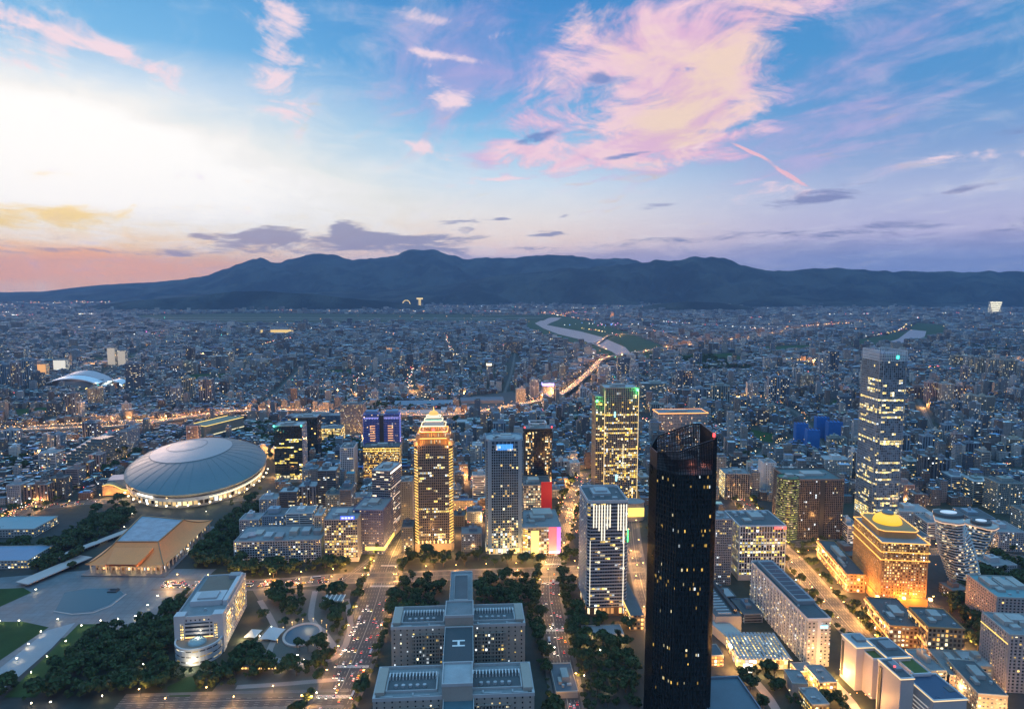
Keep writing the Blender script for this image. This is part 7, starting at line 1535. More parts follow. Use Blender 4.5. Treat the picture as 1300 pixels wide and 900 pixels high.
REG = [ # (name, polygon px, spacing m, individuals?, label)
 ('park_tree', [(330, 748), (446, 748), (436, 800), (424, 876), (330, 880), (300, 874), (320, 820), (345, 795)], 13, 1, 'leafy park tree round the sunken stage'),
 ('avenue_tree', [(503, 740), (560, 740), (558, 782), (494, 790), (476, 850), (468, 866), (462, 862), (478, 800), (490, 760)], 10.5, 1, 'dense dark tree between the wide avenue and the government building'),
 ('garden_tree', [(606, 738), (690, 738), (700, 800), (700, 850), (684, 856), (668, 790), (640, 768), (606, 772)], 10.5, 1, 'dense dark tree right of the government building'),
 ('garden_tree', [(704, 738), (726, 738), (738, 790), (800, 800), (816, 905), (742, 905), (716, 820)], 10.5, 1, 'dark tree in the garden in front of the light-fin tower'),
 ('street_tree', [(520, 706), (760, 706), (760, 719), (520, 723)], 15, 1, 'small street tree along the lit row of tower entrances'),
 ('boulevard_tree', [(1000, 700), (1018, 702), (1058, 752), (1080, 790), (1062, 792), (1030, 745)], 11, 1, 'tree on the orange-lit boulevard by the hotel'),
 ('boulevard_tree', [(1060, 765), (1090, 770), (1130, 800), (1110, 806), (1080, 800)], 12, 1, 'tree on the orange-lit boulevard by the hotel'),
 ('hotel_tree', [(1192, 770), (1246, 740), (1262, 800), (1236, 850), (1222, 800)], 13, 1, 'dark tree in the shadow right of the orange hotel'),
 ('block_tree', [(297, 718), (452, 718), (440, 738), (296, 738)], 11, 1, 'tree in the row before the long apartment block'),
 ('office_tree', [(208, 850), (262, 858), (300, 830), (325, 800), (330, 830), (290, 868), (246, 884), (204, 884)], 11, 1, 'tree beside the round-front office'),
 ('mall_tree', [(940, 856), (985, 858), (1000, 905), (960, 905)], 9, 1, 'tree between the canopy mall and the white cubes'),
 ('mall_tree', [(985, 862), (1060, 880), (1080, 905), (990, 905)], 10, 1, 'tree between the canopy mall and the white cubes'),
 ('woodland', [(345, 748), (446, 748), (440, 785), (400, 780), (352, 785), (335, 800), (318, 800), (335, 770)], 12, 0, ''), ('woodland', [(262, 862), (330, 836), (420, 850), (424, 876), (262, 884)], 10, 0, ''), ('woodland', [(330, 800), (352, 786), (356, 800), (340, 836), (318, 840)], 9, 0, ''), ('woodland', [(404, 800), (440, 790), (432, 850), (400, 846)], 10, 0, ''), ('woodland', [(180, 870), (205, 826), (222, 800), (228, 856), (210, 890)], 9, 0, ''),
 ('woodland', [(500, 700), (526, 706), (526, 716), (500, 716)], 11, 0, ''), ('woodland', [(578, 690), (616, 690), (616, 716), (578, 716)], 13, 0, ''), ('woodland', [(822, 650), (900, 660), (905, 700), (830, 700)], 12, 0, ''), ('woodland', [(1200, 740), (1300, 735), (1330, 752), (1262, 752), (1240, 800)], 10, 0, ''),
 ('woodland', [(100, 700), (60, 700), (0, 705), (0, 690), (70, 690), (120, 655), (140, 650)], 12, 0, ''), ('woodland', [(640, 662), (662, 660), (662, 704), (640, 704)], 12, 0, ''),
 ('woodland', [(30, 742), (60, 705), (100, 676), (132, 655), (178, 650), (148, 676), (108, 700), (98, 728), (60, 738)], 9, 0, ''),
 ('woodland', [(282, 664), (300, 652), (345, 640), (350, 656), (302, 684), (292, 720), (236, 724)], 9.5, 0, ''),
 ('woodland', [(246, 744), (226, 785), (200, 838), (168, 884), (60, 892), (-40, 892), (20, 866), (66, 846), (92, 815), (118, 800), (165, 796), (206, 752)], 9, 0, ''),
 ('woodland', [(140, 634), (240, 638), (330, 634), (320, 642), (200, 648), (140, 650)], 12, 0, ''), ('woodland', [(150, 628), (340, 624), (344, 629), (150, 632)], 12, 0, ''),
 ('woodland', [(268, 546), (345, 540), (350, 560), (346, 600), (336, 566), (280, 554)], 12, 0, ''), ('woodland', [(408, 560), (462, 566), (462, 590), (436, 566), (408, 584)], 11, 0, ''),
 ('woodland', [(1205, 700), (1252, 690), (1330, 712), (1330, 742), (1250, 745), (1238, 730)], 12, 0, ''), ('woodland', [(1010, 690), (1074, 688), (1078, 700), (1022, 702)], 11, 0, ''),
 ('woodland', [(0, 586), (42, 584), (40, 596), (0, 600)], 12, 0, ''), ('woodland', [(430, 512), (520, 508), (522, 522), (450, 524)], 14, 0, ''), ('woodland', [(900, 690), (935, 700), (935, 720), (905, 712)], 12, 0, ''),
 ('woodland', [(905, 560), (950, 575), (985, 590), (960, 592), (910, 572)], 13, 0, ''), ('woodland', [(560, 532), (640, 527), (640, 533), (570, 540)], 13, 0, ''), ('woodland', [(668, 545), (762, 530), (760, 540), (700, 552)], 14, 0, ''),
 ('woodland', [(-40, 755), (60, 748), (90, 742), (40, 736), (-40, 738)], 12, 0, ''), ('woodland', [(1196, 750), (1300, 745), (1256, 830), (1240, 850), (1200, 790)], 14, 0, ''), ('woodland', [(820, 458), (900, 452), (960, 470), (1000, 472), (900, 470)], 16, 0, ''), ('woodland', [(1220, 440), (1330, 436), (1330, 446), (1240, 448)], 20, 0, '')]
TREEPTS = []
WOOD = []
hard = HARD
for nm, poly, sp, ind, lab in REG:
    sp *= .82; p = PP(poly); xs = [q.x for q in p]; ys = [q.y for q in p]; g = np.zeros((GH, GW), bool); occupy(p, True, grid=g)
    x = min(xs)
    while x < max(xs):
        y = min(ys)
        while y < max(ys):
            xx = x+rnd.uniform(-.42, .42)*sp; yy = y+rnd.uniform(-.42, .42)*sp; i = int((yy-GY0)/GC); j = int((xx-GX0)/GC); y += sp
            if 0 <= i < GH and 0 <= j < GW and g[i, j] and not hard[i, j] and rnd.random() > (.3 if sp > 9.6 else .04):
                (TREEPTS if ind else WOOD).append((nm, xx, yy, lab))
        x += sp
# tree rows along the streets
for rn, side, stp, lab in (('avenue', (1, -1), 11, 'roadside tree along the wide avenue'), ('boulevard', (1, -1), 12, 'tree on the orange-lit boulevard by the hotel'), ('road', (1, -1), 12, None)):
    for path, w in ROADS.get(rn, []):
        for s in side:
            E = ribbon(path, w+8)[0 if s == 1 else 1]; acc = 0
            for i in range(len(E)-1):
                L = (E[i+1]-E[i]).length; k = 0
                while acc < L:
                    q = E[i].lerp(E[i+1], acc/L); acc += stp*rnd.uniform(.8, 1.5)
                    if proj((q.x, q.y, 0))[1] < 960: (WOOD if lab is None or rnd.random() < .5 else TREEPTS).append(('street_tree', q.x, q.y, lab))
                acc -= L
rnd.shuffle(TREEPTS); TREEPTS.sort(key=lambda t: t[2])
ind = [t for t in TREEPTS if -20 < proj((t[1], t[2], 8))[0] < 1320 and proj((t[1], t[2], 8))[1] < 905]
rnd.shuffle(ind); WOOD += ind[290:]; ind = ind[:290]
print('TREES', len(ind), 'WOOD', len(WOOD))
for nm, x, y, lab in ind:
    k = rnd.randrange(4) if nm not in ('street_tree',) else rnd.choice((2, 3)); s = rnd.choice((rnd.uniform(.5, .9), rnd.uniform(.85, 1.7)))
    r = empty(nm, (x, y, 0), rnd.uniform(0, 6.28), label=lab, cat='tree', group=lab.replace('tree', 'trees', 1)); r.scale = (s, s, s*rnd.uniform(.85, 1.2))
    for pn, me in (('trunk', PROTO[k][1]), ('crown', PROTO[k][0])): o = bpy.data.objects.new(pn, me); COL.objects.link(o); o.parent = r
VV = []
for nm, x, y, lab in WOOD:
    k = rnd.randrange(4); s = rnd.choice((rnd.uniform(.55, 1.0), rnd.uniform(.95, 1.75))); a = rnd.uniform(0, 6.28); V = PROTO[k][2]
    far = y > 1300; V = V.reshape(-1, 4, 3); V = V[::2] if far else V; V = V.reshape(-1, 3)
    if far: c_ = V.reshape(-1, 4, 3).mean(1, keepdims=True); V = (c_+(V.reshape(-1, 4, 3)-c_)*1.35).reshape(-1, 3)
    VV.append(np.stack([(V[:, 0]*math.cos(a)-V[:, 1]*math.sin(a))*s+x, (V[:, 0]*math.sin(a)+V[:, 1]*math.cos(a))*s+y, V[:, 2]*s-1.2], 1))
if VV:
    V = np.concatenate(VV); nf = len(V)//4; me = bpy.data.meshes.new('woodland'); me.vertices.add(len(V)); me.vertices.foreach_set('co', V.astype(np.float32).ravel())
    me.loops.add(nf*4); me.loops.foreach_set('vertex_index', np.arange(nf*4, dtype=np.int32)); me.polygons.add(nf); me.polygons.foreach_set('loop_start', np.arange(0, nf*4, 4, dtype=np.int32))
    me.polygons.foreach_set('material_index', np.repeat(nr.integers(0, 3, (nf+59)//60), 60)[:nf].astype(np.int32))
    for q in LEAF: me.materials.append(q)
    me.update(); o = bpy.data.objects.new('woodland', me); COL.objects.link(o); tag(o, kind='stuff', label='dark woods and tree belts of the parks, read as one mass', cat='trees')
# ------------------------------------------------------------------ cars
def car_mesh(name, paint, van=False, bus=False):
    b = MB(); L, Wd = (11.5, 2.6) if bus else ((5.0, 2.0) if van else (4.6, 1.9)); hb = 1.0 if not bus else 1.1; ht = 3.2 if bus else (2.1 if van else 1.5)
    b.prism([(-Wd/2, -L/2+.25), (-Wd/2+.25, -L/2), (Wd/2-.25, -L/2), (Wd/2, -L/2+.25), (Wd/2, L/2-.3), (Wd/2-.3, L/2), (-Wd/2+.3, L/2), (-Wd/2, L/2-.3)], .35, hb, m=0, bottom=True)
    if bus or van: bot = rectpts(Wd*.98, L*.96); top = rectpts(Wd*.9, L*.9, 0, -.1)
    else: bot = rectpts(Wd*.94, L*.62, 0, -.2); top = rectpts(Wd*.76, L*.36, 0, -.35)
    b.prism(bot, hb, ht-.06, top, m=1, cap=False); b.prism(top, ht-.06, ht, m=0)
    for sx in (-1, 1):
        for y in (-L*.3, L*.3): b.tube((sx*(Wd/2-.22), y, .34), (sx*(Wd/2+.02), y, .34), .34, n=10, m=4)
        b.box(sx*Wd*.33, L/2+.02, .5, .12, .6, .9, m=2); b.box(sx*Wd*.36, -L/2-.02, .5, .12, .65, .95, m=3)
    return b, [paint, mat('car_glass', (.02, .03, .035), rough=.1, var=.05), emit('headlight', (1, .9, .72), 9), emit('tail_light', (1, .04, .02), 6), mat('tyre', (.02, .02, .02), rough=.9)]
PAINTS = [('white', (.7, .7, .7)), ('silver', (.42, .43, .45)), ('black', (.02, .02, .022)), ('yellow', (.75, .5, .03)), ('dark blue', (.03, .06, .15)), ('red', (.45, .03, .03))]
CP = []
for i, (nm, c) in enumerate(PAINTS):
    b, ms = car_mesh('car', mat('paint_'+nm.replace(' ', '_'), c, rough=.3, var=.04, vs=.3), van=False); o = b.build('car', ms); COL.objects.unlink(o); CP.append((nm, 'car', o.data))
b, ms = car_mesh('bus', mat('paint_bus', (.35, .4, .5), rough=.4, var=.05), bus=True); o = b.build('bus', ms); COL.objects.unlink(o); CP.append(('blue-grey', 'bus', o.data))
NC = 0
def traffic(path, w, name, dens, ymax=905, n_max=70, where='', z=.3, red=0.5):
    global NC; cnt = 0; used = {}
    for i in range(len(path)-1):
        a, c = path[i], path[i+1]; L = (c-a).length; t = (c-a).normalized(); s = Vector((t.y, -t.x, 0))
        lanes = max(1, int(w/2/3.5))
        for side in (1, -1):
            for ln in range(lanes):
                y = rnd.uniform(0, 14)
                while y < L:
                    q = a+t*y+s*side*(1.9+ln*3.5)*min(1, w/14); y += rnd.uniform(6.5, 9) if rnd.random() < dens*.7 else rnd.uniform(14, 60)/max(.2, dens)
                    px, py = proj((q.x, q.y, z)); 
                    if py > ymax or px < 0 or px > 1300 or cnt >= n_max or rnd.random() > dens+.25: continue
                    k = rnd.choices(range(7), (5, 4, 4, 3, 1.5, 1.2, .7))[0]; nm, kd, me = CP[k]
                    fwd = side == 1
                    o = bpy.data.objects.new(kd, me); COL.objects.link(o); o.location = (q.x, q.y, z-.2); o.rotation_euler = (0, 0, math.atan2(t.y, t.x)-math.pi/2+(0 if fwd else math.pi)); cnt += 1
                    g = f"{nm} {kd}s {'driving away' if fwd else 'coming closer'} on the {where}"
                    tag(o, f"{nm} {kd} {'driving away' if fwd else 'coming closer'} on the {where}", kd, g)
    return cnt
n_ = traffic(RA, 40, 'avenue', .34, n_max=64, where='wide avenue by the government building', z=.28)
n_ += traffic(RC, 26, 'street', .95, n_max=96, where='cross street before the towers', z=.3)
n_ += traffic(RD, 26, 'road', .3, n_max=38, where='road right of the government building', z=.29)
n_ += traffic(RF, 26, 'boulevard', .25, n_max=34, where='boulevard left of the orange hotel', z=.28)
n_ += traffic(RH, 22, 'street', .5, n_max=26, where='street before the domed stadium', z=.3); n_ += traffic(RG, 30, 'road', .3, n_max=16, where='diagonal road at the left', z=.3)
r, f = CARPARK
for k in range(9):
    nm, kd, me = CP[k % 6 if k % 6 != 3 else 0]; o = bpy.data.objects.new(kd, me); COL.objects.link(o); cc, ss = math.cos(f['rot']), math.sin(f['rot']); x, y = -f['w']*.42+(k % 3)*3.6, f['d']*(.42-.07*(k//3))
    o.location = (f['loc'][0]+x*cc-y*ss, f['loc'][1]+x*ss+y*cc, f['h']+.15); o.rotation_euler = (0, 0, f['rot']+.1); tag(o, f'{nm} car parked on the rooftop car park', 'car', f'{nm} cars parked on the rooftop car park')
print('CARS', n_)
# ------------------------------------------------------------------ street lamps
def lamp_mesh(h, arm, m):
    b = MB(); b.tube((0, 0, 0), (0, 0, h), .16, .1, 6); b.beam((0, 0, h), (arm, 0, h+.3), .14, .14)
    b.box(arm, 0, 1.5, .7, h+.02, h+.3, m=1); return b.build('street_lamp', [M_STEEL, m]).data
EL_O = emit('lamp_head_warm', (1, .56, .16), 20); EL_Y = emit('lamp_head_white', (1, .86, .6), 24)
LMESH = {'o': lamp_mesh(9, 2.6, EL_O), 'w': lamp_mesh(9, 2.6, EL_Y), 'p': lamp_mesh(4.2, .3, EL_Y)}
for o in [o for o in COL.objects if o.name.startswith('street_lamp')]: bpy.data.objects.remove(o)
LIGHTS = {}
def light_data(k, e, col, r=.6):
    if k not in LIGHTS: L = bpy.data.lights.new('lamp_light', 'POINT'); L.energy = e; L.color = col; L.shadow_soft_size = r; LIGHTS[k] = L
    return LIGHTS[k]
NL = 0
def put_lamp(x, y, z, rot, st, where, e=None, h=9, light=True):
    global NL
    o = bpy.data.objects.new('street_lamp', LMESH[st]); COL.objects.link(o); o.location = (x, y, z); o.rotation_euler = (0, 0, rot)
    kind = {'o': 'tall orange street lamp', 'w': 'tall white street lamp', 'p': 'short park lamp with warm-white head'}[st]
    tag(o, f'{kind} {where}', 'street lamp', f'{kind.replace("lamp", "lamps", 1)} {where}')
    if light:
        L = light_data((st, e), e or 9000, (1, .47, .13) if st == 'o' else (1, .7, .36)); q = bpy.data.objects.new('lamp_light', L); COL.objects.link(q); q.parent = o; q.location = (2.2 if st != 'p' else .2, 0, h-.5 if st != 'p' else 3.9); NL += 1
def lamps_on(path, w, step, st, where, e, z=.2, both=True, ymax=930, ymin=0, off=3.0, skip=1):
    acc = step/2; k = 0
    E = ribbon(path, w+off)
    for i in range(len(path)-1):
        L = (path[i+1]-path[i]).length
        while acc < L:
            for j in ((0, 1) if both else (k % 2,)):
                q = E[j][i].lerp(E[j][i+1], acc/L); px, py = proj((q.x, q.y, 5)); t = (path[i+1]-path[i]).normalized(); a = math.atan2(t.y, t.x)-math.pi/2+(0 if j == 0 else math.pi)
                if 0 < px < 1300 and ymin < py < ymax: put_lamp(q.x, q.y, z, a, st, where, e, light=(k % skip == 0))
            acc += step; k += 1
        acc -= L
lamps_on(RA, 40, 46, 'o', 'on the wide avenue', 13000); lamps_on(RC, 26, 42, 'o', 'on the cross street before the towers', 22000); lamps_on(RD, 26, 44, 'o', 'on the road right of the government building', 14000, both=False)
lamps_on(RF, 26, 40, 'o', 'on the boulevard by the orange hotel', 26000); lamps_on(RH, 22, 44, 'o', 'on the street before the domed stadium', 16000, both=False); lamps_on(RG, 30, 44, 'o', 'on the diagonal road at the left', 20000, both=False)
lamps_on(RJ, 14, 50, 'o', 'behind the orange hotel', 12000, both=False); lamps_on(RI, 18, 60, 'o', 'on the street by the blue glass skyscraper', 12000, both=False); lamps_on(RK, 22, 32, 'o', 'on the bottom road below the park', 12000, both=False, off=-.5); lamps_on(RE, 16, 44, 'o', 'on the street behind the black tower', 9000, both=False)
for x, y in ((36, 822), (52, 806), (74, 790), (22, 840), (60, 838), (84, 818), (104, 798), (40, 858), (128, 792), (150, 790), (172, 786), (188, 772), (200, 760), (215, 748), (46, 752), (0, 792), (24, 792), (207, 815), (196, 822), (172, 860), (182, 848), (128, 870), (65, 896), (40, 898), (130, 888), (158, 672), (238, 700), (240, 668), (168, 655), (150, 700), (130, 690), (95, 712), (60, 722), (300, 668), (262, 652), (402, 884), (386, 842), (378, 836), (356, 852), (330, 812), (344, 800), (312, 845), (436, 800), (438, 830), (1010, 740), (1030, 772), (700, 802), (704, 826), (720, 770), (746, 808), (762, 830), (780, 862), (742, 862), (770, 880)):
    q = P(x, y)
    put_lamp(q.x, q.y, .2, rnd.uniform(0, 6), 'p', 'in the parks and on the plaza', 1500)
FARL = []
def lampput(q, z, a, dist, j, k, w):
    if dist < 1900: put_lamp(q.x, q.y, z, a, 'o', 'on the long elevated expressway', 30000, light=(j == k % 2 and w > 10)); return
    FARL.append((q.x, q.y, z, a))
    if j == k % 2 and dist < 9000 and w > 10 and k % (1 if dist < 3200 else 2) == 0:
        qq = bpy.data.objects.new('lamp_light', light_data(('far', dist > 3200), 80000 if dist < 3200 else 240000, (1, .42, .12))); COL.objects.link(qq); qq.location = (q.x, q.y, z+9)
# expressway lamps: real lamps both sides, a light every third one
for vi, (path, w, zz) in enumerate(VIADUCTS):
    acc = 10; k = 0; E = ribbon(path, w-1)
    for i in range(len(path)-1):
        L = (path[i+1]-path[i]).length; dist = path[i].y; step = 34 if dist < 2600 else (70 if dist < 4300 else 130)
        while acc < L:
            for j in (0, 1):
                q = E[j][i].lerp(E[j][i+1], acc/L); px, py = proj((q.x, q.y, 15)); t = (path[i+1]-path[i]).normalized(); a = math.atan2(t.y, t.x)-math.pi/2+(0 if j == 0 else math.pi)
                if 0 < px < 1300 and (j == k % 2 or (w > 20 and dist < 2600)): lampput(q, zz[i], a, dist, j, k, w)
            acc += step; k += 1
        acc -= L
b = MB()
for x, y, z, a in FARL:
    s_ = max(1.0, y/3600); c_, n2 = math.cos(a), math.sin(a); b.tube((x, y, z), (x, y, z+9), .2*s_, .15*s_, 5, cap=False); b.box(x+c_*2.4, y+n2*2.4, 2.2*s_, 1.1*s_, z+9, z+9+.6*s_, a, m=1)
tag(b.build('expressway_lamps', [M_STEEL, emit('far_lamp_head', (1, .42, .1), 3.6)]), kind='stuff', label='long rows of distant orange expressway lamps', cat='street lamps')
print('LIGHTS', NL, len([o for o in COL.objects if o.name.startswith('street_lamp')]))
# ------------------------------------------------------------------ the city's countless small lights
def city_lights():
    cols = [(1, .42, .09), (1, .68, .3), (1, .95, .85), (1, .72, .12), (1, .12, .1), (.15, .35, 1), (.1, .9, .6), (1, .2, .6)]; wts = [.40, .22, .18, .09, .05, .03, .02, .01]
    ms = [emit('city_light_%d' % i, c, 4.5) for i, c in enumerate(cols)]
    pos = []
    def put(x, y, z, s, c): pos.append((x, y, z, s, c))
    r = np.random.default_rng(4)
    for k in range(8600):
        px = r.uniform(-10, 1310); t = r.random(); py = 383+ (212 if px > 800 or px < 150 else 160)*t**2.1
        q = P(px, py); cl = float(fbm(np.array([q.x/500+40]), np.array([q.y/900+40]), 31, 3)[0])
        if r.random() > np.clip((cl-.42)*7, .05, 1): continue
        i = int((q.y-GY0)/GC); j = int((q.x-GX0)/GC)
        if 0 <= i < GH and 0 <= j < GW and OCC[i, j] and r.random() > .15: continue
        s = q.y*.00046*r.uniform(.4, 1.25)+.2; put(q.x, q.y, r.uniform(13, 22) if r.random() < .7 else r.uniform(5, 14), s, int(r.choice(8, p=wts)))
    # warm strings of lights along the bigger streets of the plain
    for line, n_, c0 in (([(0, 398), (200, 393), (400, 396), (640, 397), (720, 400)], 210, 0), ([(700, 400), (760, 410), (850, 425)], 60, 0), ([(550, 512), (524, 500), (520, 480), (524, 470)], 46, 1), ([(575, 450), (569, 438), (565, 425)], 26, 1), ([(455, 510), (452, 486), (462, 478)], 22, 1), ([(320, 446), (345, 436), (372, 431)], 20, 1), ([(860, 560), (835, 545), (815, 535)], 30, 1), ([(940, 595), (975, 570), (1000, 560)], 30, 1),
                         ([(655, 500), (680, 512), (696, 520)], 30, 1), ([(1080, 432), (1110, 428), (1142, 421), (1150, 414)], 46, 3), ([(735, 418), (770, 424), (790, 430)], 26, 3), ([(0, 664), (40, 645), (90, 620), (125, 602)], 90, 0), ([(960, 505), (1005, 520), (1030, 545)], 22, 0), ([(1180, 575), (1230, 590), (1300, 596)], 20, 1), ([(560, 600), (600, 612), (616, 640)], 60, 0), ([(712, 640), (726, 665), (735, 610)], 50, 0), ([(1085, 420), (1180, 404), (1290, 408)], 60, 0), ([(900, 410), (1000, 402), (1100, 400), (1290, 398)], 120, 2), ([(0, 394), (100, 392), (260, 388)], 110, 1), ([(0, 402), (120, 400)], 50, 2), ([(300, 392), (480, 390), (700, 391)], 110, 1), ([(720, 392), (900, 394)], 60, 2), ([(950, 420), (1080, 412)], 40, 0), ([(130, 555), (170, 548)], 20, 0), ([(0, 620), (60, 600), (110, 580)], 30, 1), ([(0, 388), (130, 384)], 60, 2), ([(320, 412), (470, 410)], 12, 1), ([(840, 410), (980, 420)], 40, 2), ([(1040, 660), (1100, 700), (1080, 690)], 20, 1)):
        q = smooth_path([P(*a) for a in line], 40); tot = len(q)-1
        for k in range(n_):
            f_ = r.uniform(0, tot-.001); i = int(f_); p = q[i].lerp(q[i+1], f_-i); s = p.y*.00052*r.uniform(.6, 1.2)+.25; put(p.x+r.uniform(-9, 9), p.y+r.uniform(-9, 9), r.uniform(6, 13)+min(8, p.y/900), s, int(r.choice([c0, c0, c0, 1, 2, 4])))
    # dense bright knots
    for px, py, n_, sx, sy, cs in ((600, 655, 60, 40, 30, (0, 1, 3, 4)), (570, 455, 30, 60, 50, (1, 3)), (555, 505, 26, 40, 40, (0, 1)), (800, 522, 30, 60, 40, (1, 3)), (935, 510, 26, 70, 40, (0, 3)), (1030, 462, 26, 60, 50, (3, 1)), (50, 582, 40, 60, 40, (1, 2, 0)), (715, 398, 60, 260, 200, (0, 4)), (130, 498, 20, 80, 60, (3, 1)), (860, 466, 12, 40, 40, (1,)), (1180, 472, 14, 60, 40, (4, 3)), (780, 414, 30, 200, 100, (2, 5, 7)), (200, 425, 30, 300, 200, (2, 7, 1)), (725, 655, 46, 16, 60, (0, 4, 1)), (1070, 722, 30, 60, 40, (0,)), (1240, 880, 26, 40, 30, (1, 0)), (1080, 880, 20, 30, 20, (0, 1)), (120, 618, 40, 70, 24, (0, 4, 1, 2))):
        q = P(px, py)
        for k in range(n_): s = q.y*.00055*r.uniform(.5, 1.2)+.2; put(q.x+r.normal()*sx, q.y+r.normal()*sy, r.uniform(3, 16) if q.y < 1600 else r.uniform(12, 24), s, int(r.choice(cs)))
    for vi, (path, w, zz) in enumerate(VIADUCTS):
        for i in range(len(path)-1):
            a_, b_ = path[i], path[i+1]; L = (b_-a_).length; t = (b_-a_).normalized(); s_ = Vector((t.y, -t.x, 0)); dist = a_.y
            n2 = int(L/(8 if dist < 3200 else (34 if dist < 4500 else 42))*(1 if w > 11 else .6))
            if vi == 3: n2 = n2//3
            for _ in range(n2):
                sd = r.uniform(-.44, .44)*w; p = a_.lerp(b_, r.random())+s_*sd; put(p.x, p.y, zz[i]+1.2, .4+dist*.00026, int(r.choice([0, 4, 0, 1]) if sd > 0 else r.choice([1, 0, 0, 2])))
    V = []; Fc = []; Mi = []
    cube = np.array([(-1, -1, -1), (1, -1, -1), (1, 1, -1), (-1, 1, -1), (-1, -1, 1), (1, -1, 1), (1, 1, 1), (-1, 1, 1)], float)*.5
    fcs = [(0, 1, 5, 4), (1, 2, 6, 5), (2, 3, 7, 6), (3, 0, 4, 7), (4, 5, 6, 7)]
    for x, y, z, s, c in pos:
        b0 = len(V)*8; V.append(cube*np.array([s*1.25, s, s*.8])+np.array([x, y, z])); Fc += [tuple(b0+i for i in q) for q in fcs]; Mi += [c]*5
    me = bpy.data.meshes.new('city_lights'); me.from_pydata(np.concatenate(V).tolist(), [], Fc)
    for m in ms: me.materials.append(m)
    me.polygons.foreach_set('material_index', np.array(Mi, np.int32)); o = bpy.data.objects.new('city_lights', me); COL.objects.link(o); tag(o, kind='stuff', label='countless small lit lamps and signs scattered over the plain', cat='lights')
    print('CITYLIGHTS', len(pos))
    # the glow of lit streets on the walls around
    r2 = random.Random(8)
    spots = [(575, 640, 60000), (600, 655, 90000), (590, 612, 60000), (725, 650, 60000), (720, 620, 50000), (735, 600, 50000), (555, 505, 160000), (525, 496, 130000), (570, 455, 220000), (800, 522, 120000), (935, 508, 120000), (1030, 462, 160000), (130, 498, 120000), (452, 500, 100000), (690, 500, 100000), (855, 560, 60000), (985, 590, 40000), (1080, 600, 40000), (50, 580, 50000), (100, 612, 50000), (1240, 700, 30000), (1260, 720, 30000), (1235, 880, 9000), (1270, 860, 9000), (1075, 880, 9000), (1100, 870, 9000), (1070, 722, 26000), (1045, 700, 26000), (1090, 790, 26000), (1015, 725, 20000), (350, 605, 40000), (345, 580, 40000), (505, 640, 26000), (520, 690, 16000), (600, 700, 16000), (560, 710, 16000), (320, 785, 6000), (850, 700, 16000), (960, 880, 9000), (1150, 640, 26000), (1195, 655, 26000)]
    spots += [(x, y, 30000) for x, y in ((585, 655), (600, 640), (612, 665), (580, 680), (566, 650), (630, 700), (655, 708), (690, 716), (540, 716), (512, 668), (500, 700), (470, 716), (440, 722), (727, 640), (722, 668), (715, 690), (735, 622), (745, 640), (806, 700), (812, 740), (818, 775), (826, 800), (1050, 735), (1070, 752), (1092, 772), (1112, 792), (1134, 812), (1000, 705), (1030, 706), (1062, 706), (1100, 712), (1230, 828), (1214, 848), (1236, 862), (955, 815), (925, 830), (930, 850), (1000, 860), (1020, 870), (1090, 900), (1060, 862), (395, 612), (430, 612), (455, 664), (470, 680))]
    spots += [(r2.uniform(0, 1300), r2.uniform(430, 580), 90000) for _ in range(34)]
    for k, (x, y, e) in enumerate(spots):
        q = P(x, y); L = bpy.data.lights.new('street_glow', 'POINT'); L.energy = e*1.5; L.color = (1, .45, .13); L.shadow_soft_size = 2; o = bpy.data.objects.new('street_glow', L); COL.objects.link(o); o.location = (q.x, q.y, 14 if y < 600 else 9)
city_lights()
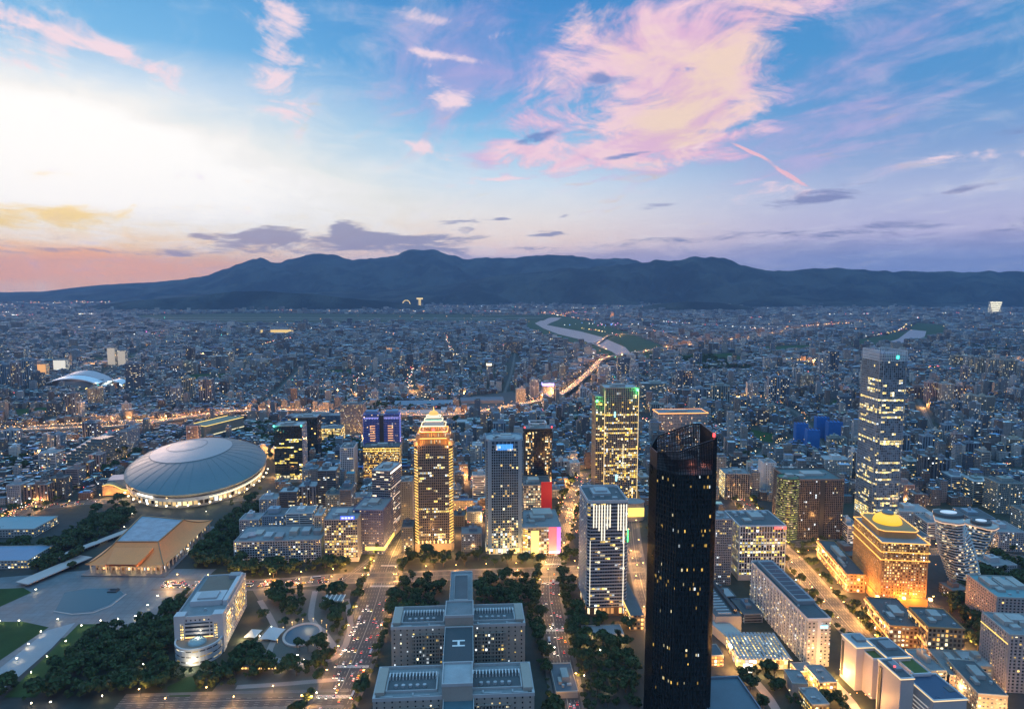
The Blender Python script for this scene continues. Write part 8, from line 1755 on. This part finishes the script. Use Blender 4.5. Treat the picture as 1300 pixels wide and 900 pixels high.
def fabric():
    A = {k: [] for k in 'cx cy w d z0 z1 rot wc rc id'.split()}
    def add(cx, cy, w, d, z0, z1, rot, wc, rc, bid):
        for k, v in zip('cx cy w d z0 z1 rot wc rc id'.split(), (cx, cy, w, d, z0, z1, rot, wc, rc, bid)): A[k].append(v)
    def blocks(y_min, y_max, bw, bd, st, unit, rowd, alley, tall, hbase):
        """lattice in the street grid's own axes"""
        for gi, (rot, xlo, xhi) in enumerate(((G0, -9e9, .17), (R(-5), .17, 9e9))):
            c, s = math.cos(rot), math.sin(rot)
            m_ = y_max*1.05; nx = int(2*m_/bw)+2; ny = int((y_max*1.3)/bd)+2
            bx = (np.arange(nx)-nx/2)*bw; by = np.arange(ny)*bd
            BX, BY = np.meshgrid(bx, by); BX = BX+(np.floor(np.arange(ny)/3)*.37*bw % bw)[:, None]+((np.floor(np.arange(ny)/9)*137) % 40)[:, None]; BX, BY = BX.ravel(), BY.ravel()
            X = BX*c-BY*s; Y = BX*s+BY*c
            ok = (Y > y_min) & (Y <= y_max) & (np.abs(X) < .80*Y+150) & (X/Y > xlo) & (X/Y <= xhi)
            BX, BY = BX[ok], BY[ok]
            nrow = max(1, int((bd-st)//(rowd+alley)))
            for r in range(nrow):
                # units of uneven width across each block
                nu = max(1, int((bw-st)//unit)); cut = nr.random((len(BX), nu))+.55; cut = cut/cut.sum(1, keepdims=True)*(bw-st)
                st_ = np.cumsum(cut, 1)-cut
                yy = BY[:, None]+st/2+r*(rowd+alley)+rowd/2+np.zeros_like(st_); xx = BX[:, None]+st/2+st_+cut/2
                w = (cut-nr.random(cut.shape)*1.2).ravel(); xx = xx.ravel(); yy = yy.ravel()+(nr.random(len(w))-.5)*alley*.7
                X = xx*c-yy*s; Y = xx*s+yy*c
                k = ~(taken(X, Y) | taken(X+w/2*c, Y+w/2*s) | taken(X-w/2*c, Y-w/2*s) | taken(X, Y+rowd/2) | taken(X, Y-rowd/2))
                k &= nr.random(len(w)) > .05
                X, Y, w = X[k], Y[k], w[k]; n_ = len(w)
                dist = 1.0
                q = nr.random(n_); clu = fbm(X/350+50, Y/350+50, 77, 3)
                h = hbase[0]+nr.random(n_)*(hbase[1]-hbase[0])
                mid = q < .05+.5*np.clip((clu-.46)*5, 0, 1); h = np.where(mid, 20+nr.random(n_)*22, h)
                tl = q < tall*np.clip((clu-.42)*9, 0, 2.5); h = np.where(tl, 38+nr.random(n_)*32, h)
                d = rowd*(.8+.25*nr.random(n_)); d = np.where(h > 22, np.minimum(rowd+alley, d*1.15), d)
                ri = nr.integers(0, len(ROOFA), n_); wi = nr.integers(0, len(WALLA), n_)
                wc = WALLA[wi]*(.6+.8*nr.random((n_, 1))**1.5)*np.where(h > 19, 1.15, .8)[:, None]; rc = np.minimum(.75, ROOFA[ri]*np.exp(nr.normal(size=(n_, 1))*.5)*.8)
                bid = nr.random(n_)
                add(X, Y, w, d, np.zeros(n_), h, np.full(n_, rot), wc, rc, bid)
                # sheds and added metal roofs on top
                for rep in range(2 if unit < 24 else 1):
                    k2 = nr.random(n_) < .62; m2 = k2.sum()
                    fx = (.25+.6*nr.random(m2)); fy = (.3+.5*nr.random(m2))
                    ox = (nr.random(m2)-.5)*(1-fx)*w[k2]; oy = (nr.random(m2)-.5)*(1-fy)*d[k2]
                    ri = nr.integers(0, len(ROOFA), m2)
                    add(X[k2]+ox*c-oy*s, Y[k2]+ox*s+oy*c, w[k2]*fx, d[k2]*fy, h[k2]-.01*rep, h[k2]+2.4+nr.random(m2)*1.6+rep*.7, np.full(m2, rot), wc[k2], np.minimum(.8, ROOFA[ri]*np.exp(nr.normal(size=(m2, 1))*.55)), bid[k2])
    blocks(1150, 3000, 104, 84, 12, 14, 14, 5, .035, (10, 18))
    blocks(3000, 5200, 130, 104, 17, 25, 21, 9, .05, (10, 21))
    blocks(5200, 13400, 190, 150, 26, 42, 32, 14, .05, (10, 22))
    a = {k: np.concatenate(v) for k, v in A.items()}
    o = boxes_mesh('city_blocks', a['cx'], a['cy'], a['w'], a['d'], a['z0'], a['z1'], a['rot'], a['wc'], a['rc'], a['id'], [M_FABW, M_ROOFS])
    tag(o, kind='stuff', label='dense carpet of low flat-roofed houses and small blocks filling the plain', cat='houses')
    print('FABRIC', len(a['cx']))
fabric()
